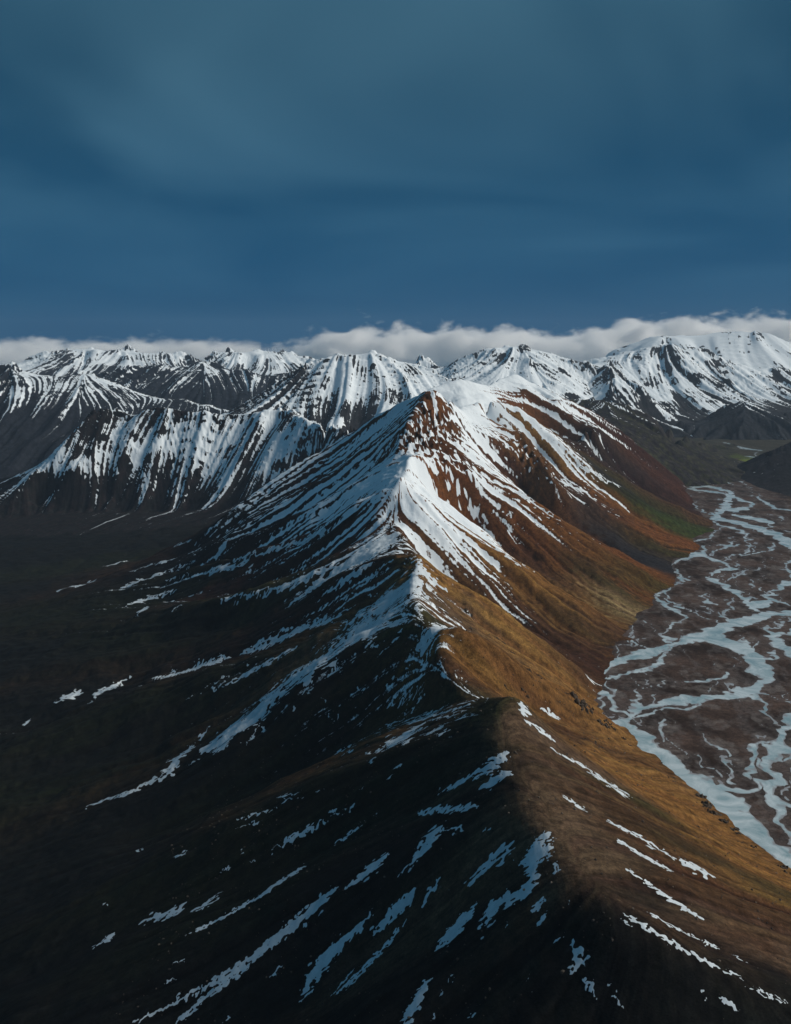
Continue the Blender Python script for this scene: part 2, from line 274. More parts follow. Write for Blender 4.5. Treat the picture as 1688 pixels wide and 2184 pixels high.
# ---------------------------------------------------------------- where things lie, in metres (river flat at z = 0)
MAIN_LINES = [[[549, 802, 190], [403, 857, 250], [285, 898, 285], [230, 942, 300], [205, 1020, 310], [189, 1098, 313], [176, 1222, 317], [162, 1297, 322], [163, 1352, 328], [177, 1422, 338], [196, 1483, 345]],
 [[196, 1483, 345], [138, 1652, 268], [105, 1727, 284], [77, 1815, 300], [89, 1884, 318], [58, 2023, 312], [44, 2308, 325], [64, 2482, 348], [48, 2700, 314], [-2, 2977, 348], [-26, 3048, 360], [-9, 3085, 420], [17, 3133, 486], [28, 3310, 455], [60, 3436, 526], [40, 3590, 512], [20, 3667, 580], [65, 3752, 640], [100, 3941, 705], [160, 3892, 742]],
 [[162, 3941, 740], [221, 4202, 690], [304, 4519, 625], [383, 4644, 645], [467, 4695, 670], [592, 4758, 634]],
 [[143, 5150, 668], [250, 5250, 728], [354, 5300, 747], [440, 5350, 733], [532, 5500, 696], [638, 5700, 739], [746, 5800, 767]],
 [[746, 5801, 767], [860, 5784, 705], [955, 5568, 630], [1179, 5833, 545], [1335, 5949, 470], [1521, 6127, 350], [1712, 6372, 200], [1906, 6694, 80], [2055, 6972, 0]],
 [[1084, 5349, 500], [1330, 5572, 330], [1517, 5633, 190], [1708, 5775, 90], [1874, 5881, 0]],
 [[592, 4758, 634], [710, 4728, 570], [831, 4660, 470], [939, 4598, 360], [1108, 4621, 240], [1322, 4691, 110], [1497, 4704, 35], [1625, 4761, 0]],
 [[221, 4202, 690], [343, 4400, 560], [488, 4520, 535], [623, 4532, 500], [717, 4181, 320], [891, 4242, 240], [956, 4186, 180], [1179, 4158, 60], [1393, 4289, 0]],
 [[61, 3459, 520], [164, 3577, 480], [284, 3613, 430], [393, 3672, 385], [505, 3672, 340], [634, 3585, 250], [825, 3538, 130], [998, 3491, 30], [1077, 3537, 0]],
 [[18, 3179, 480], [95, 3085, 420], [180, 3050, 355], [314, 3019, 265], [408, 2991, 205], [526, 2865, 110], [654, 2826, 30], [748, 2873, 0]],
 [[64, 2491, 346], [134, 2460, 300], [256, 2402, 225], [373, 2345, 140], [487, 2347, 50], [534, 2360, 0]],
 [[89, 1884, 318], [119, 1922, 328], [147, 1891, 330], [157, 1888, 325], [251, 1930, 260], [282, 1925, 225], [362, 1998, 150], [473, 2114, 60], [534, 2170, 0]],
 [[196, 1483, 345], [265, 1489, 270], [369, 1551, 165], [497, 1672, 70], [605, 1809, 5]],
 [[123, 1873, 288], [135, 1863, 273], [147, 1853, 261], [159, 1843, 249], [174, 1839, 237], [189, 1835, 224], [204, 1831, 212], [218, 1837, 202], [232, 1844, 192], [246, 1852, 182], [259, 1860, 172], [273, 1867, 162], [287, 1875, 152], [300, 1883, 143], [312, 1893, 135], [324, 1903, 128], [335, 1914, 120], [347, 1924, 113], [358, 1935, 106], [370, 1946, 99], [381, 1956, 92], [393, 1967, 84], [404, 1978, 77], [416, 1988, 70]],
 [[68, 2171, 290], [89, 2174, 267], [109, 2177, 254], [130, 2180, 243], [150, 2183, 234], [170, 2186, 226], [191, 2184, 215], [211, 2179, 204], [231, 2174, 193], [251, 2169, 183], [271, 2164, 173], [291, 2160, 164], [311, 2155, 154], [331, 2161, 140], [351, 2166, 127], [371, 2171, 113], [391, 2176, 100], [411, 2182, 86], [431, 2187, 73], [449, 2195, 58], [468, 2204, 44], [487, 2213, 29], [505, 2222, 15], [524, 2230, 0]],
 [[39, 2921, 310], [66, 2914, 255], [94, 2908, 222], [121, 2901, 196], [149, 2894, 173], [174, 2882, 152], [200, 2870, 133], [226, 2858, 117], [251, 2846, 102], [277, 2835, 89], [303, 2823, 77], [326, 2807, 67], [348, 2789, 57], [369, 2771, 48], [391, 2752, 40], [413, 2734, 32], [434, 2716, 25], [454, 2695, 23], [474, 2675, 20], [493, 2655, 18], [513, 2635, 16], [533, 2614, 14], [553, 2594, 12], [572, 2574, 10]],
 [[62, 3421, 455], [99, 3444, 387], [137, 3468, 341], [174, 3492, 301], [213, 3514, 270], [252, 3536, 241], [290, 3557, 215], [318, 3535, 195], [342, 3498, 178], [367, 3461, 161], [391, 3423, 147], [415, 3386, 133], [440, 3349, 120], [464, 3312, 108], [491, 3277, 95], [518, 3242, 83], [545, 3207, 71], [573, 3172, 60], [600, 3137, 49], [630, 3105, 38], [668, 3082, 29], [706, 3059, 19], [744, 3036, 10], [782, 3013, 0]],
 [[204, 4263, 560], [252, 4242, 488], [300, 4221, 438], [348, 4217, 393], [396, 4238, 349], [444, 4259, 309], [495, 4271, 275], [546, 4284, 243], [587, 4273, 216], [616, 4229, 197], [645, 4185, 179], [674, 4142, 161], [704, 4100, 145], [748, 4071, 124], [792, 4043, 105], [836, 4015, 86], [880, 3986, 68], [923, 3957, 50], [955, 3916, 43], [987, 3875, 35], [1019, 3833, 27], [1051, 3792, 20], [1084, 3751, 13], [1116, 3710, 5]],
 [[372, 4782, 590], [406, 4743, 547], [440, 4704, 523], [474, 4666, 504], [509, 4627, 488], [554, 4616, 461], [606, 4619, 429], [657, 4622, 399], [709, 4626, 370], [733, 4580, 346], [756, 4535, 323], [780, 4489, 300], [804, 4443, 279], [828, 4397, 258], [855, 4356, 237], [906, 4347, 207], [956, 4339, 178], [1007, 4331, 149], [1058, 4323, 121], [1110, 4323, 100], [1161, 4325, 82], [1213, 4327, 63], [1265, 4329, 44], [1316, 4331, 25]],
 [[509, 4735, 640], [537, 4798, 598], [566, 4862, 575], [594, 4926, 557], [623, 4990, 542], [652, 5053, 529], [680, 5117, 519], [709, 5181, 511], [737, 5245, 503], [766, 5308, 498], [795, 5372, 493], [823, 5436, 489], [879, 5438, 461], [946, 5416, 424], [1012, 5395, 388], [1081, 5382, 342], [1150, 5374, 290], [1219, 5366, 238], [1284, 5341, 185], [1348, 5312, 133], [1414, 5295, 93], [1484, 5292, 65], [1554, 5288, 38], [1624, 5285, 10]],
 [[162, 3941, 740], [53, 4121, 690], [-96, 4379, 590], [-292, 4523, 460], [-539, 4381, 330], [-742, 4255, 190], [-869, 4227, 90], [-1159, 4411, -60]],
 [[65, 3752, 640], [-86, 3908, 510], [-285, 3921, 370], [-492, 3981, 250], [-704, 4018, 130], [-856, 4048, 40]],
 [[18, 3179, 480], [-46, 3124, 430], [-167, 3169, 350], [-345, 3317, 230], [-658, 3531, 100], [-1077, 3853, -60]],
 [[61, 3459, 520], [-116, 3613, 430], [-300, 3609, 320], [-536, 3705, 190], [-806, 3908, 80]],
 [[-2, 2977, 345], [-123, 2871, 290], [-241, 2871, 230], [-364, 2899, 170], [-570, 2996, 90], [-923, 3282, -40]],
 [[64, 2491, 346], [-60, 2647, 310], [-143, 2682, 260], [-230, 2723, 200], [-319, 2757, 140], [-608, 2976, 0]],
 [[44, 2308, 325], [-17, 2285, 270], [-125, 2323, 210], [-308, 2427, 120], [-474, 2498, 50], [-662, 2560, -20], [-872, 2577, -90], [-1075, 2563, -170]],
 [[58, 2023, 312], [17, 2089, 285], [-93, 2144, 240], [-160, 2132, 200], [-273, 2133, 110], [-335, 2092, 50], [-443, 2065, -20], [-520, 2060, -70], [-699, 2024, -140], [-904, 1985, -200]],
 [[138, 1652, 268], [120, 1682, 240], [102, 1713, 221], [84, 1743, 205], [66, 1773, 191], [48, 1803, 178], [31, 1834, 165], [13, 1864, 154], [-16, 1878, 133], [-51, 1881, 107], [-86, 1885, 81], [-121, 1889, 56], [-156, 1887, 38], [-191, 1885, 20], [-226, 1882, 3], [-261, 1879, -13], [-295, 1875, -29], [-330, 1867, -42], [-364, 1859, -55], [-398, 1852, -68], [-432, 1844, -81], [-467, 1836, -94], [-501, 1829, -107], [-535, 1821, -120]],
 [[163, 1352, 328], [104, 1442, 290], [5, 1504, 230], [-120, 1562, 160], [-296, 1599, 60], [-520, 1613, -60], [-730, 1574, -150]],
 [[183, 1154, 315], [100, 1192, 260], [-30, 1251, 170], [-207, 1283, 60], [-422, 1281, -40], [-604, 1279, -110]],
 [[205, 1020, 310], [159, 1018, 270], [87, 1016, 210], [-25, 1005, 125], [-137, 993, 40]],
 [[230, 942, 300], [222, 902, 260], [203, 852, 225], [185, 802, 180]],
 [[397, 840, 234], [373, 774, 180]],
 [[-490, 4743, 150], [-679, 4712, 70], [-1078, 4754, -110], [-1366, 4484, -170], [-1637, 4273, -210], [-2028, 3942, -250]],
 [[-2604, 4045, -280], [-1748, 2649, -280], [-1075, 1708, -260], [-731, 1225, -240]],
 [[1123, 1519, -40], [846, 1871, -40], [959, 2412, -40], [1039, 3054, -40], [1511, 4120, -40], [2048, 5337, -40], [2320, 6702, -40]],
 [[-3900, 4300, -290], [-2600, 4700, -270], [-1600, 4900, -240], [-900, 5050, -150], [-400, 5150, -20], [0, 5400, 150], [400, 6300, 300], [900, 7200, 250], [1500, 7900, 150]],
 [[-3900, 7900, -300], [-1000, 7900, -300], [-600, 6200, -150]],
 [[-3900, 4300, -290], [-3900, 1500, -290]],
 [[836, 1196, 0], [833, 1207, 0], [824, 1213, 0], [823, 1216, 0], [820, 1230, 0], [813, 1238, 0], [807, 1248, 0], [797, 1248, 0], [797, 1257, 0], [795, 1273, 0], [784, 1277, 0], [780, 1283, 0], [780, 1300, 0], [769, 1303, 0], [764, 1314, 0], [762, 1329, 0], [757, 1331, 0], [753, 1348, 0], [750, 1356, 0], [743, 1364, 0], [739, 1380, 0], [735, 1392, 0], [728, 1405, 0], [730, 1420, 0], [715, 1425, 0], [713, 1438, 0], [711, 1453, 0], [711, 1468, 0], [701, 1481, 0], [697, 1493, 0], [689, 1503, 0], [684, 1517, 0], [687, 1540, 0], [675, 1554, 0], [675, 1564, 0], [668, 1585, 0], [662, 1600, 0], [660, 1617, 0], [656, 1627, 0], [650, 1645, 0], [644, 1676, 0], [645, 1686, 0], [634, 1702, 0], [632, 1724, 0], [628, 1757, 0], [623, 1772, 0], [613, 1783, 0], [614, 1824, 0], [604, 1842, 0], [605, 1860, 0], [596, 1889, 0], [595, 1905, 0], [583, 1937, 0], [577, 1951, 0], [576, 1986, 0], [562, 2005, 0], [556, 2020, 0], [552, 2061, 0], [555, 2094, 0], [545, 2122, 0], [538, 2166, 0], [530, 2209, 0], [529, 2252, 0], [537, 2303, 0], [533, 2365, 0], [541, 2412, 0], [557, 2456, 0], [586, 2547, 0], [616, 2590, 0], [645, 2662, 0], [664, 2728, 0], [699, 2802, 0], [739, 2927, 0], [773, 3004, 0], [801, 3047, 0], [834, 3122, 0], [882, 3210, 0], [927, 3310, 0], [967, 3410, 0], [1010, 3455, 0], [1082, 3563, 0], [1145, 3730, 0], [1171, 3889, 0], [1239, 4011, 0], [1291, 4045, 0], [1334, 4146, 0], [1382, 4166, 0], [1424, 4277, 0], [1419, 4394, 0], [1527, 4580, 0], [1622, 4696, 0], [1692, 4965, 0], [1714, 5203, 0], [1725, 5374, 0], [1835, 5802, 0], [1982, 6363, 0], [2013, 6644, 0], [2053, 6966, 0]],
 [[9, 3991, 567], [-25, 4039, 532], [-59, 4088, 498], [-100, 4122, 463], [-144, 4153, 427], [-197, 4177, 391], [-249, 4201, 356], [-301, 4223, 324], [-355, 4210, 297], [-409, 4197, 271], [-463, 4184, 246], [-517, 4171, 221], [-570, 4155, 195], [-624, 4139, 169], [-679, 4125, 137], [-737, 4121, 92], [-793, 4131, 58], [-847, 4156, 32], [-901, 4180, 7], [-954, 4205, -18], [-1007, 4229, -44]],
 [[-32, 3696, 465], [-64, 3726, 435], [-96, 3756, 408], [-138, 3762, 376], [-181, 3763, 343], [-225, 3763, 312], [-269, 3764, 282], [-311, 3772, 256], [-353, 3786, 233], [-394, 3800, 211], [-435, 3815, 190], [-477, 3829, 170], [-518, 3842, 151], [-558, 3858, 137], [-597, 3875, 125], [-636, 3892, 113], [-675, 3909, 102], [-714, 3926, 88], [-753, 3943, 72], [-792, 3961, 56], [-831, 3978, 41]],
 [[-86, 3351, 374], [-128, 3378, 336], [-167, 3412, 301], [-210, 3435, 267], [-254, 3453, 233], [-300, 3471, 204], [-346, 3487, 180], [-391, 3507, 158], [-436, 3532, 137], [-481, 3557, 118], [-525, 3582, 98], [-570, 3607, 80], [-614, 3633, 64], [-655, 3663, 50], [-696, 3694, 37], [-737, 3725, 25], [-778, 3756, 13], [-819, 3787, 1], [-860, 3818, -10], [-901, 3849, -22], [-942, 3880, -33]],
 [[-121, 3020, 291], [-168, 3027, 257], [-214, 3046, 223], [-260, 3065, 192], [-306, 3089, 162], [-352, 3112, 136], [-399, 3136, 113], [-444, 3163, 95], [-490, 3189, 77], [-536, 3216, 61], [-581, 3243, 45], [-625, 3272, 32], [-667, 3305, 21], [-708, 3338, 10], [-750, 3371, 0], [-792, 3404, -10], [-833, 3436, -20], [-875, 3469, -31], [-917, 3502, -42], [-958, 3535, -53], [-1000, 3567, -64]],
 [[-53, 2446, 232], [-88, 2471, 206], [-121, 2498, 183], [-158, 2521, 158], [-197, 2541, 134], [-237, 2560, 110], [-277, 2577, 88], [-318, 2595, 67], [-358, 2612, 46], [-400, 2627, 27], [-441, 2642, 9], [-480, 2660, -7], [-519, 2679, -22], [-560, 2692, -35], [-600, 2706, -49], [-640, 2719, -62], [-680, 2732, -74], [-721, 2741, -89], [-761, 2751, -104], [-801, 2760, -119], [-841, 2769, -133]],
 [[-68, 2214, 216], [-111, 2235, 187], [-155, 2250, 159], [-199, 2259, 132], [-244, 2272, 103], [-290, 2284, 76], [-334, 2288, 50], [-376, 2285, 17], [-421, 2289, -10], [-468, 2292, -35], [-514, 2296, -60], [-561, 2303, -85], [-608, 2307, -102], [-655, 2305, -117], [-703, 2302, -131], [-751, 2300, -145], [-798, 2298, -156], [-846, 2292, -167], [-894, 2286, -177], [-942, 2280, -188], [-989, 2274, -198]],
 [[87, 1325, 246], [53, 1344, 219], [19, 1363, 193], [-16, 1379, 167], [-52, 1394, 143], [-89, 1406, 120], [-126, 1416, 97], [-165, 1424, 74], [-203, 1431, 52], [-241, 1438, 31], [-280, 1441, 14], [-319, 1442, -2], [-357, 1443, -19], [-396, 1444, -37], [-435, 1445, -56], [-474, 1447, -74], [-513, 1443, -89], [-551, 1439, -103], [-590, 1434, -117], [-628, 1430, -130], [-667, 1426, -144]],
 [[123, 1108, 244], [100, 1115, 220], [76, 1122, 196], [53, 1129, 174], [29, 1135, 152], [4, 1138, 131], [-21, 1140, 111], [-46, 1142, 92], [-70, 1145, 73], [-95, 1146, 55], [-120, 1145, 41], [-145, 1144, 27], [-170, 1144, 13], [-195, 1143, 0], [-220, 1142, -13], [-245, 1141, -25], [-270, 1140, -36], [-295, 1139, -46], [-321, 1138, -56], [-346, 1137, -66], [-371, 1136, -76]]]
FLOW_LINES = [[[189, 1098, 313], [279, 1128, 245], [400, 1149, 165], [533, 1142, 90]], [[181, 1231, 317], [291, 1243, 240], [433, 1252, 140], [579, 1248, 60]], [[209, 1009, 308], [278, 1029, 260], [382, 1060, 190], [523, 1076, 110]], [[170, 1359, 325], [258, 1363, 262], [380, 1399, 165], [494, 1434, 80]], [[230, 942, 300], [293, 961, 262], [391, 987, 200], [521, 1020, 120]], [[193, 1437, 340], [275, 1460, 270], [398, 1534, 160], [503, 1598, 70]], [[290, 898, 284], [365, 921, 235], [487, 952, 160]], [[209, 969, 300], [153, 973, 245], [84, 965, 180], [30, 945, 130]], [[248, 931, 285], [229, 907, 240], [203, 872, 200]], [[325, 894, 260], [311, 875, 225], [291, 851, 190]], [[199, 1062, 305], [121, 1074, 235], [21, 1076, 150], [-85, 1051, 70]]]
FAR_LINES = {
 'left': [[[-3064, 6250, -265], [-2694, 6300, -138], [-2432, 6500, 120], [-2344, 6600, 258], [-2272, 6750, 378], [-2198, 6850, 456], [-2109, 6900, 494], [-2001, 6880, 468], [-1909, 6850, 442], [-1775, 6800, 466], [-1660, 6750, 506], [-1538, 6730, 490], [-1349, 6700, 452], [-1074, 6650, 469], [-802, 6600, 505], [-614, 6350, 450], [-372, 6000, 415], [-244, 5800, 394]], [[-2109, 6900, 494], [-2093, 6650, 303], [-2204, 6400, 100], [-2458, 6384, -185]], [[-1660, 6750, 506], [-1686, 6550, 279], [-1781, 6380, 70], [-1949, 6313, -160]], [[-1247, 6690, 460], [-1263, 6480, 253], [-1315, 6300, 48], [-1406, 6175, -140]], [[-802, 6600, 505], [-843, 6380, 327], [-930, 6180, 127], [-997, 5985, -68]], [[-3133, 5897, -230], [-2663, 6211, -210], [-2306, 6279, -180], [-1879, 6237, -160], [-1378, 6119, -140], [-975, 5941, -70], [-685, 6054, 20], [-444, 6131, 180], [-264, 6270, 290]]],
 'white': [[[-1842, 8700, 228], [-1508, 8800, 330], [-1315, 8850, 449], [-1143, 8900, 565], [-992, 8950, 686], [-884, 9000, 786], [-684, 9000, 847], [-541, 9000, 882], [-440, 9020, 860], [-328, 9000, 882], [-231, 9000, 896], [-84, 9000, 847], [4, 9050, 812], [162, 9100, 780], [383, 9000, 716], [593, 8800, 625], [751, 8600, 534]], [[-541, 9000, 882], [-555, 8700, 679], [-605, 8450, 478], [-634, 8250, 283]], [[-231, 9000, 896], [-189, 8700, 679], [-225, 8400, 480], [-301, 8150, 270]], [[-884, 9000, 786], [-870, 8600, 555], [-922, 8250, 324]], [[4, 9050, 812], [111, 8600, 597], [147, 8200, 409]], [[-2259, 8300, 155], [-1615, 8200, 225], [-1244, 8200, 307], [-901, 8050, 250], [-573, 7950, 186], [-174, 7900, 191], [615, 7900, 309]]],
 'dome': [[[92, 11600, 606], [285, 11800, 774], [358, 11900, 848], [431, 11800, 762], [546, 11500, 664], [648, 11500, 732], [800, 11500, 833], [941, 11500, 900], [1195, 11500, 939], [1364, 11500, 961], [1506, 11500, 956], [1719, 11400, 900], [1945, 11400, 850], [2182, 11300, 768], [2385, 11200, 725]], [[800, 11500, 833], [713, 11000, 648], [624, 10400, 483]], [[1364, 11500, 961], [1282, 11000, 782], [1113, 10400, 585], [955, 9800, 410]], [[1719, 11400, 900], [1714, 10800, 705], [1699, 10200, 541], [1652, 9600, 373]], [[1506, 11500, 956], [1566, 11100, 835], [1632, 10800, 758]], [[76, 9500, 378], [715, 9200, 326], [1373, 9000, 272], [1929, 9300, 251]]],
 'massif': [[[2478, 13000, 748], [2860, 13000, 824], [3177, 13000, 900], [3406, 13000, 950], [3710, 13000, 1007], [3889, 12900, 931], [4011, 12900, 900], [4179, 13100, 963], [4411, 13000, 837], [4638, 12900, 724], [4861, 12800, 644], [5196, 13000, 697], [5359, 12800, 575], [5727, 12600, 395]], [[3710, 13000, 1007], [3679, 12500, 736], [3575, 11900, 481], [3350, 11300, 279], [3185, 10900, 139]], [[3177, 13000, 900], [3072, 12400, 646], [3080, 11800, 427], [3013, 11300, 279]], [[4179, 13100, 963], [4212, 12600, 642], [4299, 12100, 415], [4400, 11700, 257]], [[4861, 12800, 644], [4858, 12300, 407], [4949, 11900, 247]], [[2143, 10900, 436], [2314, 11100, 591], [2441, 11200, 709], [2528, 11200, 758], [2617, 11000, 648], [2709, 10800, 531], [2794, 10600, 449]], [[2528, 11200, 758], [2439, 10800, 573], [2408, 10400, 406]], [[2532, 12600, 753], [2560, 12000, 596]], [[1609, 9600, 230], [2052, 9900, 258], [2544, 10300, 258], [2912, 10500, 157], [3187, 10500, 99], [3567, 10700, 111], [4147, 11000, 132], [5025, 11000, 132]]],
 'cloud_dome': [[[3594, 16000, 923], [4217, 16000, 1101], [4465, 16000, 1171], [4765, 16000, 1148], [5157, 16000, 1179], [5624, 16000, 1248], [5933, 16000, 1325], [6167, 16000, 1348], [6446, 16000, 1287], [6724, 16000, 1240], [7520, 16000, 1117]], [[4465, 16000, 1171], [4165, 15200, 885]], [[6167, 16000, 1348], [5734, 15200, 959]], [[2570, 14600, 601], [3987, 14500, 603], [5421, 14500, 603], [7213, 14500, 603]]],
 'valley_hills': [[[1254, 7500, 481], [1458, 7600, 520], [1663, 7500, 518], [1789, 7400, 486], [1964, 7300, 427], [2057, 7350, 376], [2196, 7500, 294], [2444, 7800, 180], [3032, 8818, 20], [3365, 9252, 0]], [[1964, 7300, 427], [1944, 7000, 342], [1979, 6800, 256], [2458, 8009, 0]], [[2196, 7500, 294], [2214, 7300, 226], [2376, 7450, 138], [2764, 8268, 0]], [[1663, 7500, 518], [1627, 7000, 411], [1670, 6600, 324]], [[2059, 7359, -20], [2322, 7749, -10], [2648, 8163, -5], [2986, 8552, -5], [3436, 9069, -5]], [[1037, 6800, 442], [1317, 6500, 414], [1598, 6300, 271]]],
 'right_hills': [[[3056, 10100, 120], [3295, 10300, 130], [3497, 10500, 172], [3638, 10500, 282], [3760, 10500, 323], [3905, 10500, 355], [3976, 10400, 288], [4085, 10300, 232], [4148, 10200, 229], [4298, 10200, 254], [4696, 10300, 294]], [[3497, 10500, 172], [3327, 10000, 102], [3244, 9806, 10]], [[3905, 10500, 355], [3658, 9900, 209], [3483, 9600, 110], [3496, 9754, 0]], [[4148, 10200, 229], [3944, 9800, 143], [3887, 9754, 0]], [[2922, 10138, -10], [3090, 9705, -10], [3425, 9551, -10], [3808, 9551, -10], [4451, 9705, -10]]],
 'right_near': [[[2487, 6865, 0], [2572, 6850, 44], [2711, 6950, 91], [2832, 7000, 138], [3010, 7100, 202], [3261, 7200, 290], [3662, 7300, 390]], [[2832, 7000, 138], [2711, 6600, 75], [2545, 6100, 13]], [[3261, 7200, 290], [3081, 6700, 164], [2837, 6000, 28]], [[2491, 6876, -5], [2431, 6547, -5], [2402, 6292, -5], [2396, 5954, -5], [2437, 5704, -5], [2494, 5138, -5], [2591, 4598, -5]], [[2654, 7263, -8], [3227, 8283, -10], [4342, 10138, -10]]],
 'left_row': [[[-5279, 11300, 613], [-4940, 11300, 669], [-4714, 11300, 702], [-4608, 11300, 773], [-4532, 11300, 746], [-4470, 11300, 674], [-4235, 11200, 621], [-4014, 11200, 599], [-3825, 11300, 619], [-3711, 11400, 644], [-3530, 11300, 591], [-3230, 11100, 509], [-2918, 10900, 393], [-2652, 10800, 360], [-2357, 10700, 339], [-1996, 10500, 282], [-1560, 10300, 232]], [[-4608, 11300, 773], [-4408, 10800, 573], [-4333, 10200, 340]], [[-4940, 11300, 669], [-4597, 10600, 475]], [[-3711, 11400, 644], [-3525, 10700, 471], [-3491, 10100, 270], [-3560, 9700, 78]], [[-2918, 10900, 393], [-2868, 10400, 277], [-2886, 9900, 160]], [[-4733, 9500, -48], [-4017, 9500, -24], [-3267, 9400, 9], [-2559, 9400, 56], [-1871, 9500, 119], [-1361, 9600, 182]]],
 'mid_row': [[[-4147, 12800, 500], [-3949, 12900, 623], [-3711, 12900, 661], [-3461, 12900, 699], [-3307, 12900, 724], [-3204, 12900, 737], [-3084, 12900, 718], [-2965, 12850, 687], [-2829, 12900, 724], [-2617, 12900, 774], [-2469, 12850, 731], [-2273, 12700, 652], [-2022, 12700, 665], [-1864, 12600, 599], [-1646, 12500, 558], [-1521, 12600, 599], [-1344, 12700, 659], [-1030, 12700, 640]], [[-3204, 12900, 737], [-3132, 12300, 528], [-3046, 11700, 344]], [[-2617, 12900, 774], [-2501, 12200, 561], [-2416, 11600, 320]], [[-2022, 12700, 665], [-1899, 12200, 471], [-1869, 11600, 292]], [[-1521, 12600, 599], [-1512, 12000, 419]], [[-3977, 11700, 315], [-3114, 11500, 212], [-2218, 11300, 167], [-1599, 11300, 167], [-938, 11500, 268]]],
 'far_left': [[[-6971, 15600, 619], [-6313, 15700, 671], [-5951, 15700, 747], [-5719, 15800, 823], [-5442, 15800, 908], [-5222, 15800, 946], [-4896, 15800, 923], [-4569, 15800, 931], [-4314, 15800, 884], [-4073, 15800, 869], [-3769, 15800, 884], [-3459, 15800, 846], [-3207, 15700, 778]], [[-5222, 15800, 946], [-5126, 15300, 773], [-5111, 14900, 631]], [[-4569, 15800, 931], [-4367, 15200, 737], [-4201, 14800, 597]], [[-4896, 15800, 923], [-4797, 15200, 700]], [[-6577, 14700, 527], [-5376, 14600, 530], [-4263, 14500, 532], [-2970, 14500, 568]]],
 'far_mid': [[[-3182, 15200, 737], [-3010, 15300, 833], [-2686, 15400, 900], [-2497, 15400, 885], [-2322, 15400, 900], [-2172, 15300, 855], [-2084, 15200, 833], [-2019, 15400, 870], [-1940, 15500, 907], [-1750, 15500, 870], [-1534, 15400, 832], [-1261, 15300, 781], [-937, 15300, 736]], [[-2084, 15200, 833], [-2186, 14800, 684], [-2288, 14500, 568]], [[-2084, 15200, 833], [-1857, 14800, 684], [-1714, 14500, 568]], [[-2686, 15400, 900], [-2661, 14800, 705]], [[-3142, 14300, 537], [-2262, 14100, 508], [-1434, 14200, 540], [-806, 14300, 572]]]}
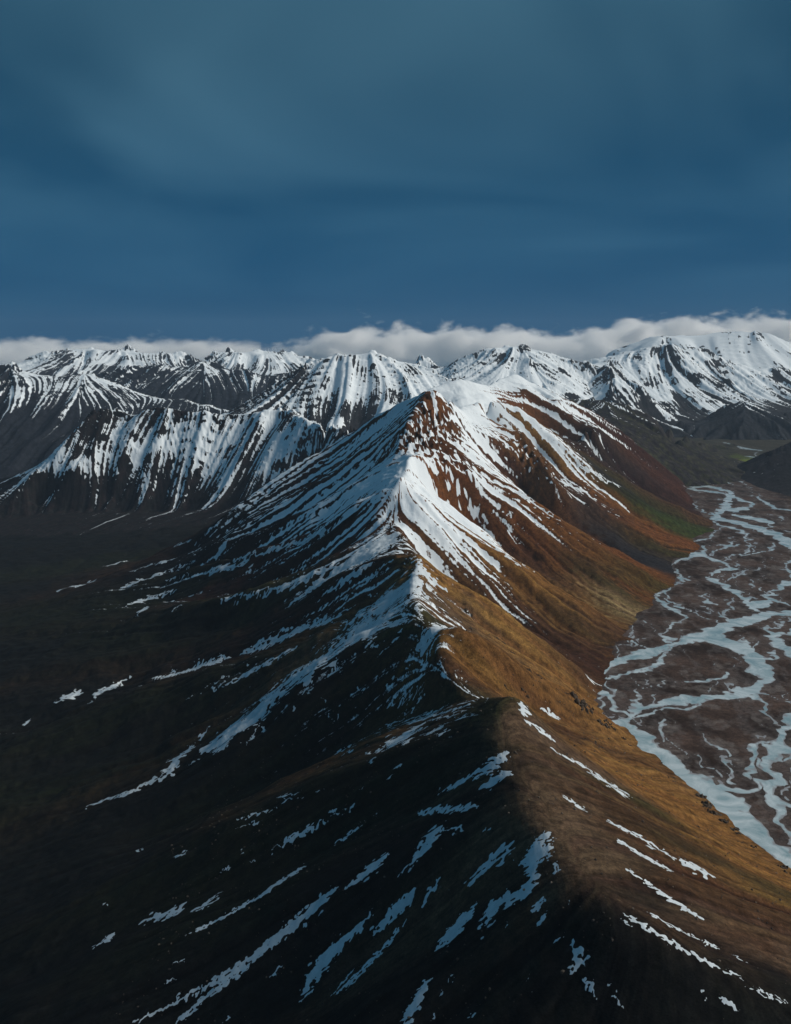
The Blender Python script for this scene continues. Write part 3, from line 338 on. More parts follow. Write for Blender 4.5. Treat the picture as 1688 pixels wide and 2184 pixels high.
SNOW_COVER = [[-1453, 3352, -0.08750000000000001], [-1168, 3099, -0.08750000000000001], [-1259, 2918, -0.08750000000000001], [-1050, 2401, -0.08750000000000001], [-857, 2033, -0.15], [-791, 1764, -0.15], [-615, 1550, -0.15], [-670, 1470, -0.15], [-393, 1307, -0.15], [-1738, 3356, -0.08750000000000001], [-1191, 2238, -0.15], [-904, 1653, -0.15], [-900, 2908, -0.08750000000000001], [-663, 2869, -0.08750000000000001], [-614, 2349, -0.08750000000000001], [-345, 1629, -0.15], [-500, 1544, -0.15], [1281, 4540, -0.15], [1380, 4471, -0.15], [1746, 5416, -0.15], [1563, 5364, -0.15], [1810, 5812, -0.15], [1194, 4056, -0.15], [1018, 3937, -0.15], [1159, 4623, -0.12], [1396, 4610, -0.15], [1549, 5526, -0.15], [-2127, 5239, -0.15], [-1701, 5165, -0.15], [-1352, 5151, -0.12], [-1715, 4486, -0.08750000000000001], [-981, 4333, -0.1], [-2498, 5809, -0.15], [-2023, 5722, -0.15], [53, 4103, 0.7120000000000001], [-94, 4291, 0.55], [-274, 4414, 0.55], [-424, 4341, 0.5], [-574, 4302, 0.45], [-693, 4214, 0.42], [-797, 4187, 0.3], [-8, 3813, 0.45], [-125, 3882, 0.55], [-283, 3888, 0.65], [-400, 3869, 0.6], [-547, 3927, 0.4], [-667, 3801, 0.28], [-802, 3889, 0.2], [29, 3622, 0.9], [-7, 3565, 0.95], [-79, 3573, 0.95], [-187, 3547, 0.85], [-299, 3592, 0.7], [-412, 3617, 0.35], [-532, 3675, 0.3], [-656, 3729, 0.15], [-40, 3319, 0.9], [-70, 3122, 0.85], [-134, 3140, 0.5], [-235, 3203, 0.35], [-368, 3544, 0.22], [-22, 3066, 0.7], [-68, 3039, 0.5], [-164, 3103, 0.3], [-262, 3128, 0.1], [-412, 3303, 0.04], [-565, 3408, -0.006500000000000001], [-764, 3785, 0.016000000000000004], [-35, 2880, 0.75], [-92, 2818, 0.5], [-179, 2822, 0.1375], [-268, 2835, 0.07], [-396, 3161, 0.016000000000000004], [-113, 2632, 0.115], [-197, 2657, 0.0925], [22, 2699, 0.3], [8, 2496, 0.0925], [-58, 2557, 0.115], [-110, 2544, 0.115], [19, 2294, 0.20500000000000002], [-29, 2325, 0.16000000000000003], [-80, 2420, 0.0925], [-158, 2468, 0.025000000000000005], [-262, 2606, -0.0019999999999999983], [6, 2085, 0.0475], [-48, 2115, 0.0925], [-93, 2136, 0.1375], [37, 1955, 0.0475], [-14, 1974, 0.07], [-89, 2031, 0.04300000000000001], [-156, 2072, 0.025000000000000005], [-172, 2000, 0.025000000000000005], [-108, 1968, 0.025000000000000005], [-45, 1942, 0.025000000000000005], [16, 1900, 0.04300000000000001], [53, 1793, 0.19680000000000003], [6, 1820, 0.025000000000000005], [46, 1565, 0.08], [-60, 1777, -0.006500000000000001], [97, 1588, 0.1], [13, 1570, 0.025000000000000005], [-887, 3899, 0.034], [-943, 3717, 0.025000000000000005], [-1023, 3652, -0.0019999999999999983], [-1054, 3435, -0.0155], [-1417, 3686, -0.08750000000000001], [-1045, 2670, -0.08750000000000001], [-704, 2460, -0.08750000000000001], [-419, 2318, -0.02], [-301, 2371, -0.02], [-499, 2798, -0.08750000000000001], [-421, 2873, -0.08750000000000001], [-703, 3065, -0.08750000000000001], [-308, 1977, -0.08750000000000001], [-687, 2169, -0.15], [105, 1257, -0.15], [-110, 1413, -0.15], [-356, 1471, -0.15], [-463, 1293, -0.15], [33, 1087, -0.15], [161, 958, -0.15], [201, 890, -0.15], [-35, 1484, -0.15], [-356, 1942, -0.15], [171, 1371, -0.15], [140, 1272, -0.15], [-166, 1234, -0.15], [93, 1098, -0.15], [-89, 1106, -0.15], [177, 3904, 0.6560000000000001], [247, 4276, 0.48800000000000004], [185, 3861, 0.5440000000000002], [162, 3766, 0.7120000000000001], [221, 3809, 0.6560000000000001], [350, 4507, 1.0480000000000003], [500, 5121, 1.0480000000000003], [554, 4708, 0.9360000000000002], [311, 3990, 0.8800000000000001], [428, 4364, 0.8240000000000001], [522, 4414, 0.7120000000000001], [336, 3796, 0.8800000000000001], [298, 3805, 0.8240000000000001], [431, 3965, 0.376], [214, 3683, 0.7120000000000001], [140, 3663, 0.8240000000000001], [98, 3495, 1.0480000000000003], [191, 3576, 0.8240000000000001], [284, 3604, 0.6000000000000001], [380, 3648, 0.48800000000000004], [98, 3462, 0.8800000000000001], [171, 3529, 0.7120000000000001], [246, 3569, 0.6000000000000001], [41, 3116, 0.7120000000000001], [72, 3070, 0.9360000000000002], [134, 3083, 0.9360000000000002], [182, 3083, 0.8240000000000001], [243, 3059, 0.7120000000000001], [289, 3046, 0.432], [86, 3014, 0.9360000000000002], [55, 2994, 0.7120000000000001], [115, 2969, 0.48800000000000004], [176, 2964, 0.32], [238, 2990, 0.1], [54, 2942, 0.1], [114, 2929, 0.02], [375, 3588, 0.2416], [464, 3569, 0.1], [435, 3642, 0.376], [526, 3631, 0.20800000000000002], [613, 3592, 0.05], [479, 3703, 0.5440000000000002], [656, 4244, 0.02], [605, 4365, 0.1], [661, 4450, 0.264], [741, 4383, 0.20800000000000002], [768, 4275, 0.376], [897, 4367, 0.32], [719, 4698, 0.6000000000000001], [803, 4629, 0.6000000000000001], [887, 4566, 0.6000000000000001], [975, 4536, 0.32], [648, 4706, 0.7120000000000001], [617, 5368, 0.1], [606, 4757, 0.05], [807, 5467, 0.05], [889, 5459, 0.05], [876, 4647, 0.05], [356, 5287, 1.05], [406, 5249, 1.05], [274, 5213, 1.05], [523, 5375, 1.05], [743, 5773, 1.05], [656, 5605, 1.05], [841, 5730, 1.05], [940, 5633, 1.0480000000000003], [844, 5548, 0.9360000000000002], [984, 5553, 0.6000000000000001], [868, 5519, 0.6560000000000001], [1122, 5687, 0.6560000000000001], [1267, 5825, 0.5440000000000002], [975, 5490, 0.432], [1107, 5459, 0.432], [1322, 5798, 0.32], [1500, 5913, 0.1], [1116, 5350, 0.264], [996, 5444, 0.264], [1241, 5419, 0.03], [1503, 5683, -0.15], [1293, 5398, 0], [1523, 5428, -0.15], [1046, 4542, 0], [1127, 4385, -0.15], [844, 4086, -0.15], [816, 3494, -0.15], [533, 3409, -0.15], [593, 3239, -0.15], [387, 2942, -0.15], [316, 2999, -0.15], [513, 2779, -0.15], [232, 2893, -0.15], [144, 2406, -0.15], [252, 2364, -0.15], [152, 1877, -0.15], [254, 1894, -0.15], [370, 1977, -0.15], [268, 1418, -0.15], [390, 1306, -0.15], [275, 1116, -0.15], [390, 1092, -0.15], [413, 992, -0.15], [291, 957, -0.15], [86, 1918, 0.1], [111, 1831, -0.15], [74, 1872, 0.264], [75, 2386, 0.05], [485, 1176, -0.15], [530, 1788, -0.15], [302, 4284, 0.85], [302, 3865, 0.85], [401, 4297, 0.85], [238, 3768, 0.75], [308, 3684, 0.7], [209, 3564, 0.75], [438, 3042, -0.15], [486, 2989, -0.15], [534, 2906, -0.15], [604, 2877, -0.15], [663, 2864, -0.15], [735, 2885, -0.15], [724, 3590, -0.15], [831, 3563, -0.15], [911, 3511, -0.15], [1004, 3512, -0.15], [1052, 4170, -0.15], [820, 3352, -0.15], [660, 3333, -0.15], [-1264, 4147, -0.15], [-1451, 4064, -0.15], [-1083, 4111, -0.02], [-1562, 3859, -0.15], [96, 3120, 0.95], [136, 3129, 1.0], [184, 3124, 1.0], [222, 3096, 0.95], [268, 3077, 0.85], [117, 3022, 0.95], [162, 3004, 0.8], [63, 3044, 0.9], [61, 3392, 1.0], [116, 3494, 0.95]]
ROCK_AND_SHADE = [[233, 2912, 0.058, 0.029, 0.015], [321, 2883, 0.034, 0.014, 0.01], [390, 2839, 0.034, 0.014, 0.01], [476, 2729, 0.034, 0.014, 0.01], [388, 3533, 0.034, 0.014, 0.01], [483, 3422, 0.034, 0.014, 0.01], [570, 3304, 0.034, 0.014, 0.01], [577, 4299, 0.034, 0.014, 0.01], [706, 4146, 0.034, 0.014, 0.01], [370, 3062, 0.155, 0.075, 0.023], [471, 2994, 0.155, 0.075, 0.023], [568, 3659, 0.118, 0.043, 0.0145], [741, 3582, 0.155, 0.075, 0.023], [893, 3514, 0.118, 0.043, 0.0145], [684, 4299, 0.058, 0.029, 0.015], [883, 4415, 0.034, 0.014, 0.01], [254, 911, 0.0068, 0.0073, 0.0068], [298, 889, 0.0068, 0.0073, 0.0068], [343, 877, 0.0068, 0.0073, 0.0068], [387, 863, 0.0068, 0.0073, 0.0068], [233, 932, 0.0068, 0.0073, 0.0068], [215, 958, 0.0068, 0.0073, 0.0068], [317, 872, 0.0068, 0.0073, 0.0068], [386, 845, 0.0068, 0.0073, 0.0068], [207, 983, 0.0068, 0.0073, 0.0068], [-2177, 5037, 0.0068, 0.0073, 0.0068], [-1637, 4965, 0.0095, 0.011, 0.0062], [-1302, 3148, 0.0068, 0.0073, 0.0068], [-994, 2201, 0.0095, 0.011, 0.0062], [-636, 1827, 0.0068, 0.0073, 0.0068], [-665, 1418, 0.0068, 0.0073, 0.0068], [-863, 3058, 0.0095, 0.011, 0.0062], [-379, 1255, 0.0068, 0.0073, 0.0068], [-251, 1333, 0.0095, 0.011, 0.0062], [-33, 1392, 0.0095, 0.011, 0.0062], [-2208, 4094, 0.0068, 0.0073, 0.0068], [-1405, 2536, 0.0068, 0.0073, 0.0068], [-955, 1663, 0.0068, 0.0073, 0.0068], [-2562, 5963, 0.0068, 0.0073, 0.0068], [-1384, 5276, 0.0068, 0.0073, 0.0068], [-2067, 5598, 0.0068, 0.0073, 0.0068], [-791, 2310, 0.0068, 0.0073, 0.0068], [-516, 1951, 0.0068, 0.0073, 0.0068], [-25, 1000, 0.0068, 0.0073, 0.0068], [-502, 2433, 0.0095, 0.011, 0.0062], [-212, 2090, 0.0068, 0.0073, 0.0068], [-86, 1954, 0.0068, 0.0073, 0.0068], [37, 1228, 0.0068, 0.0073, 0.0068], [131, 923, 0.0068, 0.0073, 0.0068], [-252, 1950, 0.0095, 0.011, 0.0062], [105, 1257, 0.0068, 0.0073, 0.0068], [6, 1880, 0.0095, 0.011, 0.0062], [96, 1732, 0.034, 0.03, 0.012], [5, 1480, 0.0095, 0.011, 0.0062], [-145, 1899, 0.0068, 0.0073, 0.0068], [-345, 1875, 0.0095, 0.011, 0.0062], [-704, 2460, 0.0095, 0.011, 0.0062], [-1045, 2670, 0.0068, 0.0073, 0.0068], [-1175, 3533, 0.0095, 0.011, 0.0062], [-800, 3503, 0.0095, 0.011, 0.0062], [-608, 2977, 0.0068, 0.0073, 0.0068], [-337, 2666, 0.0068, 0.0073, 0.0068], [-681, 1678, 0.0068, 0.0073, 0.0068], [-368, 1526, 0.0095, 0.011, 0.0062], [-99, 1262, 0.0068, 0.0073, 0.0068], [-158, 1167, 0.0068, 0.0073, 0.0068], [87, 1017, 0.0068, 0.0073, 0.0068], [114, 1373, 0.0095, 0.011, 0.0062], [139, 1341, 0.0068, 0.0073, 0.0068], [163, 1433, 0.034, 0.03, 0.012], [38, 2055, 0.034, 0.03, 0.012], [-57, 2523, 0.034, 0.014, 0.01], [-480, 3296, 0.034, 0.014, 0.01], [-405, 3245, 0.034, 0.014, 0.01], [-152, 2856, 0.0095, 0.011, 0.0062], [-225, 2667, 0.034, 0.014, 0.01], [-282, 2672, 0.034, 0.014, 0.01], [-66, 2958, 0.034, 0.014, 0.01], [-612, 4261, 0.0068, 0.0073, 0.0068], [-200, 2699, 0.0095, 0.011, 0.0062], [-431, 2948, 0.034, 0.03, 0.012], [107, 3852, 0.058, 0.029, 0.015], [166, 3873, 0.118, 0.043, 0.0145], [155, 3829, 0.118, 0.043, 0.0145], [204, 3860, 0.058, 0.029, 0.015], [250, 4263, 0.0068, 0.0073, 0.0068], [67, 3743, 0.118, 0.043, 0.0145], [-8, 3813, 0.0068, 0.0073, 0.0068], [-136, 4224, 0.118, 0.043, 0.0145], [-29, 4220, 0.058, 0.029, 0.015], [-311, 4289, 0.034, 0.014, 0.01], [-524, 4245, 0.0068, 0.0073, 0.0068], [-356, 3619, 0.0068, 0.0073, 0.0068], [-521, 3879, 0.0068, 0.0073, 0.0068], [-233, 3181, 0.0068, 0.0073, 0.0068], [-69, 3073, 0.034, 0.014, 0.01], [-22, 3087, 0.118, 0.043, 0.0145], [57, 3132, 0.118, 0.043, 0.0145], [88, 3095, 0.118, 0.043, 0.0145], [167, 3103, 0.118, 0.043, 0.0145], [239, 3005, 0.034, 0.014, 0.01], [175, 2941, 0.058, 0.029, 0.015], [250, 2940, 0.155, 0.075, 0.023], [327, 2950, 0.155, 0.075, 0.023], [282, 3564, 0.118, 0.043, 0.0145], [358, 3617, 0.0068, 0.0073, 0.0068], [429, 3580, 0.118, 0.043, 0.0145], [494, 3519, 0.118, 0.043, 0.0145], [542, 3477, 0.118, 0.043, 0.0145], [372, 3552, 0.118, 0.043, 0.0145], [623, 4328, 0.155, 0.075, 0.023], [659, 4272, 0.155, 0.075, 0.023], [589, 4417, 0.118, 0.043, 0.0145], [514, 4324, 0.034, 0.014, 0.01], [708, 4162, 0.118, 0.043, 0.0145], [759, 4644, 0.155, 0.075, 0.023], [890, 4587, 0.155, 0.075, 0.023], [690, 5419, 0.118, 0.043, 0.0145], [806, 5464, 0.118, 0.043, 0.0145], [889, 5457, 0.118, 0.043, 0.0145], [1006, 4459, 0.118, 0.043, 0.0145], [1130, 4493, 0.118, 0.043, 0.0145], [153, 3517, 0.118, 0.043, 0.0145], [249, 3632, 0.118, 0.043, 0.0145], [195, 3668, 0.0068, 0.0073, 0.0068], [357, 4292, 0.118, 0.043, 0.0145], [897, 4143, 0.018, 0.0175, 0.02], [943, 4057, 0.018, 0.0175, 0.02], [1009, 3984, 0.018, 0.0175, 0.02], [838, 4173, 0.058, 0.029, 0.015], [1072, 3908, 0.018, 0.0175, 0.02], [664, 3566, 0.118, 0.043, 0.0145], [856, 3675, 0.118, 0.043, 0.0145], [1163, 4096, 0.034, 0.03, 0.012], [1242, 4229, 0.118, 0.043, 0.0145], [1372, 4294, 0.118, 0.043, 0.0145], [1358, 4562, 0.03, 0.042, 0.012], [1233, 4534, 0.03, 0.042, 0.012], [1403, 4551, 0.03, 0.042, 0.012], [1177, 4597, 0.0095, 0.011, 0.0062], [1338, 4749, 0.034, 0.03, 0.012], [1491, 4606, 0.03, 0.042, 0.012], [1515, 4850, 0.058, 0.029, 0.015], [1341, 5361, 0.034, 0.014, 0.01], [1523, 5428, 0.034, 0.014, 0.01], [1674, 5559, 0.045, 0.018, 0.012], [1684, 5800, 0.045, 0.018, 0.012], [1503, 5569, 0.045, 0.018, 0.012], [1331, 5452, 0.018, 0.0175, 0.02], [1180, 5395, 0.018, 0.0175, 0.02], [1086, 5345, 0.018, 0.0175, 0.02], [1053, 4686, 0.018, 0.0175, 0.02], [1667, 5957, 0.034, 0.014, 0.01], [1255, 5501, 0.058, 0.029, 0.015], [973, 5479, 0.0068, 0.0073, 0.0068], [593, 3459, 0.118, 0.043, 0.0145], [702, 3372, 0.034, 0.03, 0.012], [833, 3410, 0.034, 0.03, 0.012], [961, 3489, 0.03, 0.042, 0.012], [881, 3540, 0.0095, 0.011, 0.0062], [674, 3413, 0.0068, 0.0073, 0.0068], [615, 3371, 0.118, 0.043, 0.0145], [740, 3301, 0.034, 0.03, 0.012], [894, 3364, 0.118, 0.043, 0.0145], [793, 3192, 0.26, 0.18, 0.09], [797, 3143, 0.26, 0.18, 0.09], [743, 3159, 0.034, 0.03, 0.012], [638, 3209, 0.155, 0.075, 0.023], [482, 3065, 0.155, 0.075, 0.023], [387, 2942, 0.155, 0.075, 0.023], [500, 2879, 0.155, 0.075, 0.023], [601, 2860, 0.058, 0.029, 0.015], [625, 2753, 0.034, 0.014, 0.01], [488, 2800, 0.058, 0.029, 0.015], [418, 2829, 0.058, 0.029, 0.015], [556, 2858, 0.034, 0.03, 0.012], [688, 2910, 0.058, 0.029, 0.015], [555, 2557, 0.034, 0.014, 0.01], [134, 2464, 0.195, 0.1, 0.031], [195, 2422, 0.195, 0.1, 0.031], [255, 2391, 0.195, 0.1, 0.031], [314, 2368, 0.195, 0.1, 0.031], [373, 2338, 0.195, 0.1, 0.031], [433, 2321, 0.155, 0.075, 0.023], [441, 2068, 0.155, 0.075, 0.023], [491, 2576, 0.058, 0.029, 0.015], [441, 2783, 0.058, 0.029, 0.015], [496, 2394, 0.058, 0.029, 0.015], [89, 2275, 0.082, 0.053, 0.033], [136, 2273, 0.082, 0.053, 0.033], [239, 2351, 0.082, 0.053, 0.033], [304, 2278, 0.195, 0.1, 0.031], [113, 1874, 0.155, 0.075, 0.023], [152, 1865, 0.195, 0.1, 0.031], [201, 1872, 0.155, 0.075, 0.023], [147, 1797, 0.058, 0.029, 0.015], [90, 1785, 0.058, 0.029, 0.015], [254, 1894, 0.155, 0.075, 0.023], [308, 1916, 0.155, 0.075, 0.023], [385, 1942, 0.058, 0.029, 0.015], [283, 1883, 0.058, 0.029, 0.015], [213, 1895, 0.058, 0.029, 0.015], [194, 1378, 0.082, 0.053, 0.033], [197, 1298, 0.082, 0.053, 0.033], [206, 1220, 0.082, 0.053, 0.033], [214, 1117, 0.082, 0.053, 0.033], [230, 1045, 0.082, 0.053, 0.033], [244, 980, 0.082, 0.053, 0.033], [266, 962, 0.058, 0.029, 0.015], [296, 935, 0.058, 0.029, 0.015], [268, 1418, 0.082, 0.053, 0.033], [289, 1337, 0.058, 0.029, 0.015], [305, 1248, 0.058, 0.029, 0.015], [249, 1205, 0.082, 0.053, 0.033], [374, 1379, 0.034, 0.03, 0.012], [449, 1736, 0.195, 0.1, 0.031], [482, 1621, 0.155, 0.075, 0.023], [509, 1564, 0.155, 0.075, 0.023], [358, 1242, 0.034, 0.014, 0.01], [407, 1242, 0.034, 0.03, 0.012], [421, 1183, 0.058, 0.029, 0.015], [548, 1437, 0.155, 0.075, 0.023], [547, 1333, 0.155, 0.075, 0.023], [492, 1213, 0.195, 0.1, 0.031], [541, 1232, 0.034, 0.03, 0.012], [441, 1145, 0.058, 0.029, 0.015], [488, 1105, 0.058, 0.029, 0.015], [443, 959, 0.082, 0.053, 0.033], [413, 992, 0.058, 0.029, 0.015], [357, 993, 0.082, 0.053, 0.033], [316, 1044, 0.058, 0.029, 0.015], [381, 1773, 0.058, 0.029, 0.015], [481, 1995, 0.195, 0.1, 0.031], [395, 1748, 0.058, 0.029, 0.015], [324, 1189, 0.058, 0.029, 0.015], [295, 879, 0.0068, 0.0073, 0.0068], [359, 851, 0.0068, 0.0073, 0.0068], [251, 899, 0.0068, 0.0073, 0.0068], [207, 927, 0.0068, 0.0073, 0.0068], [197, 958, 0.0068, 0.0073, 0.0068], [341, 870, 0.0068, 0.0073, 0.0068]]  # earth tints; black below the near crest and dark gullies include painted shade
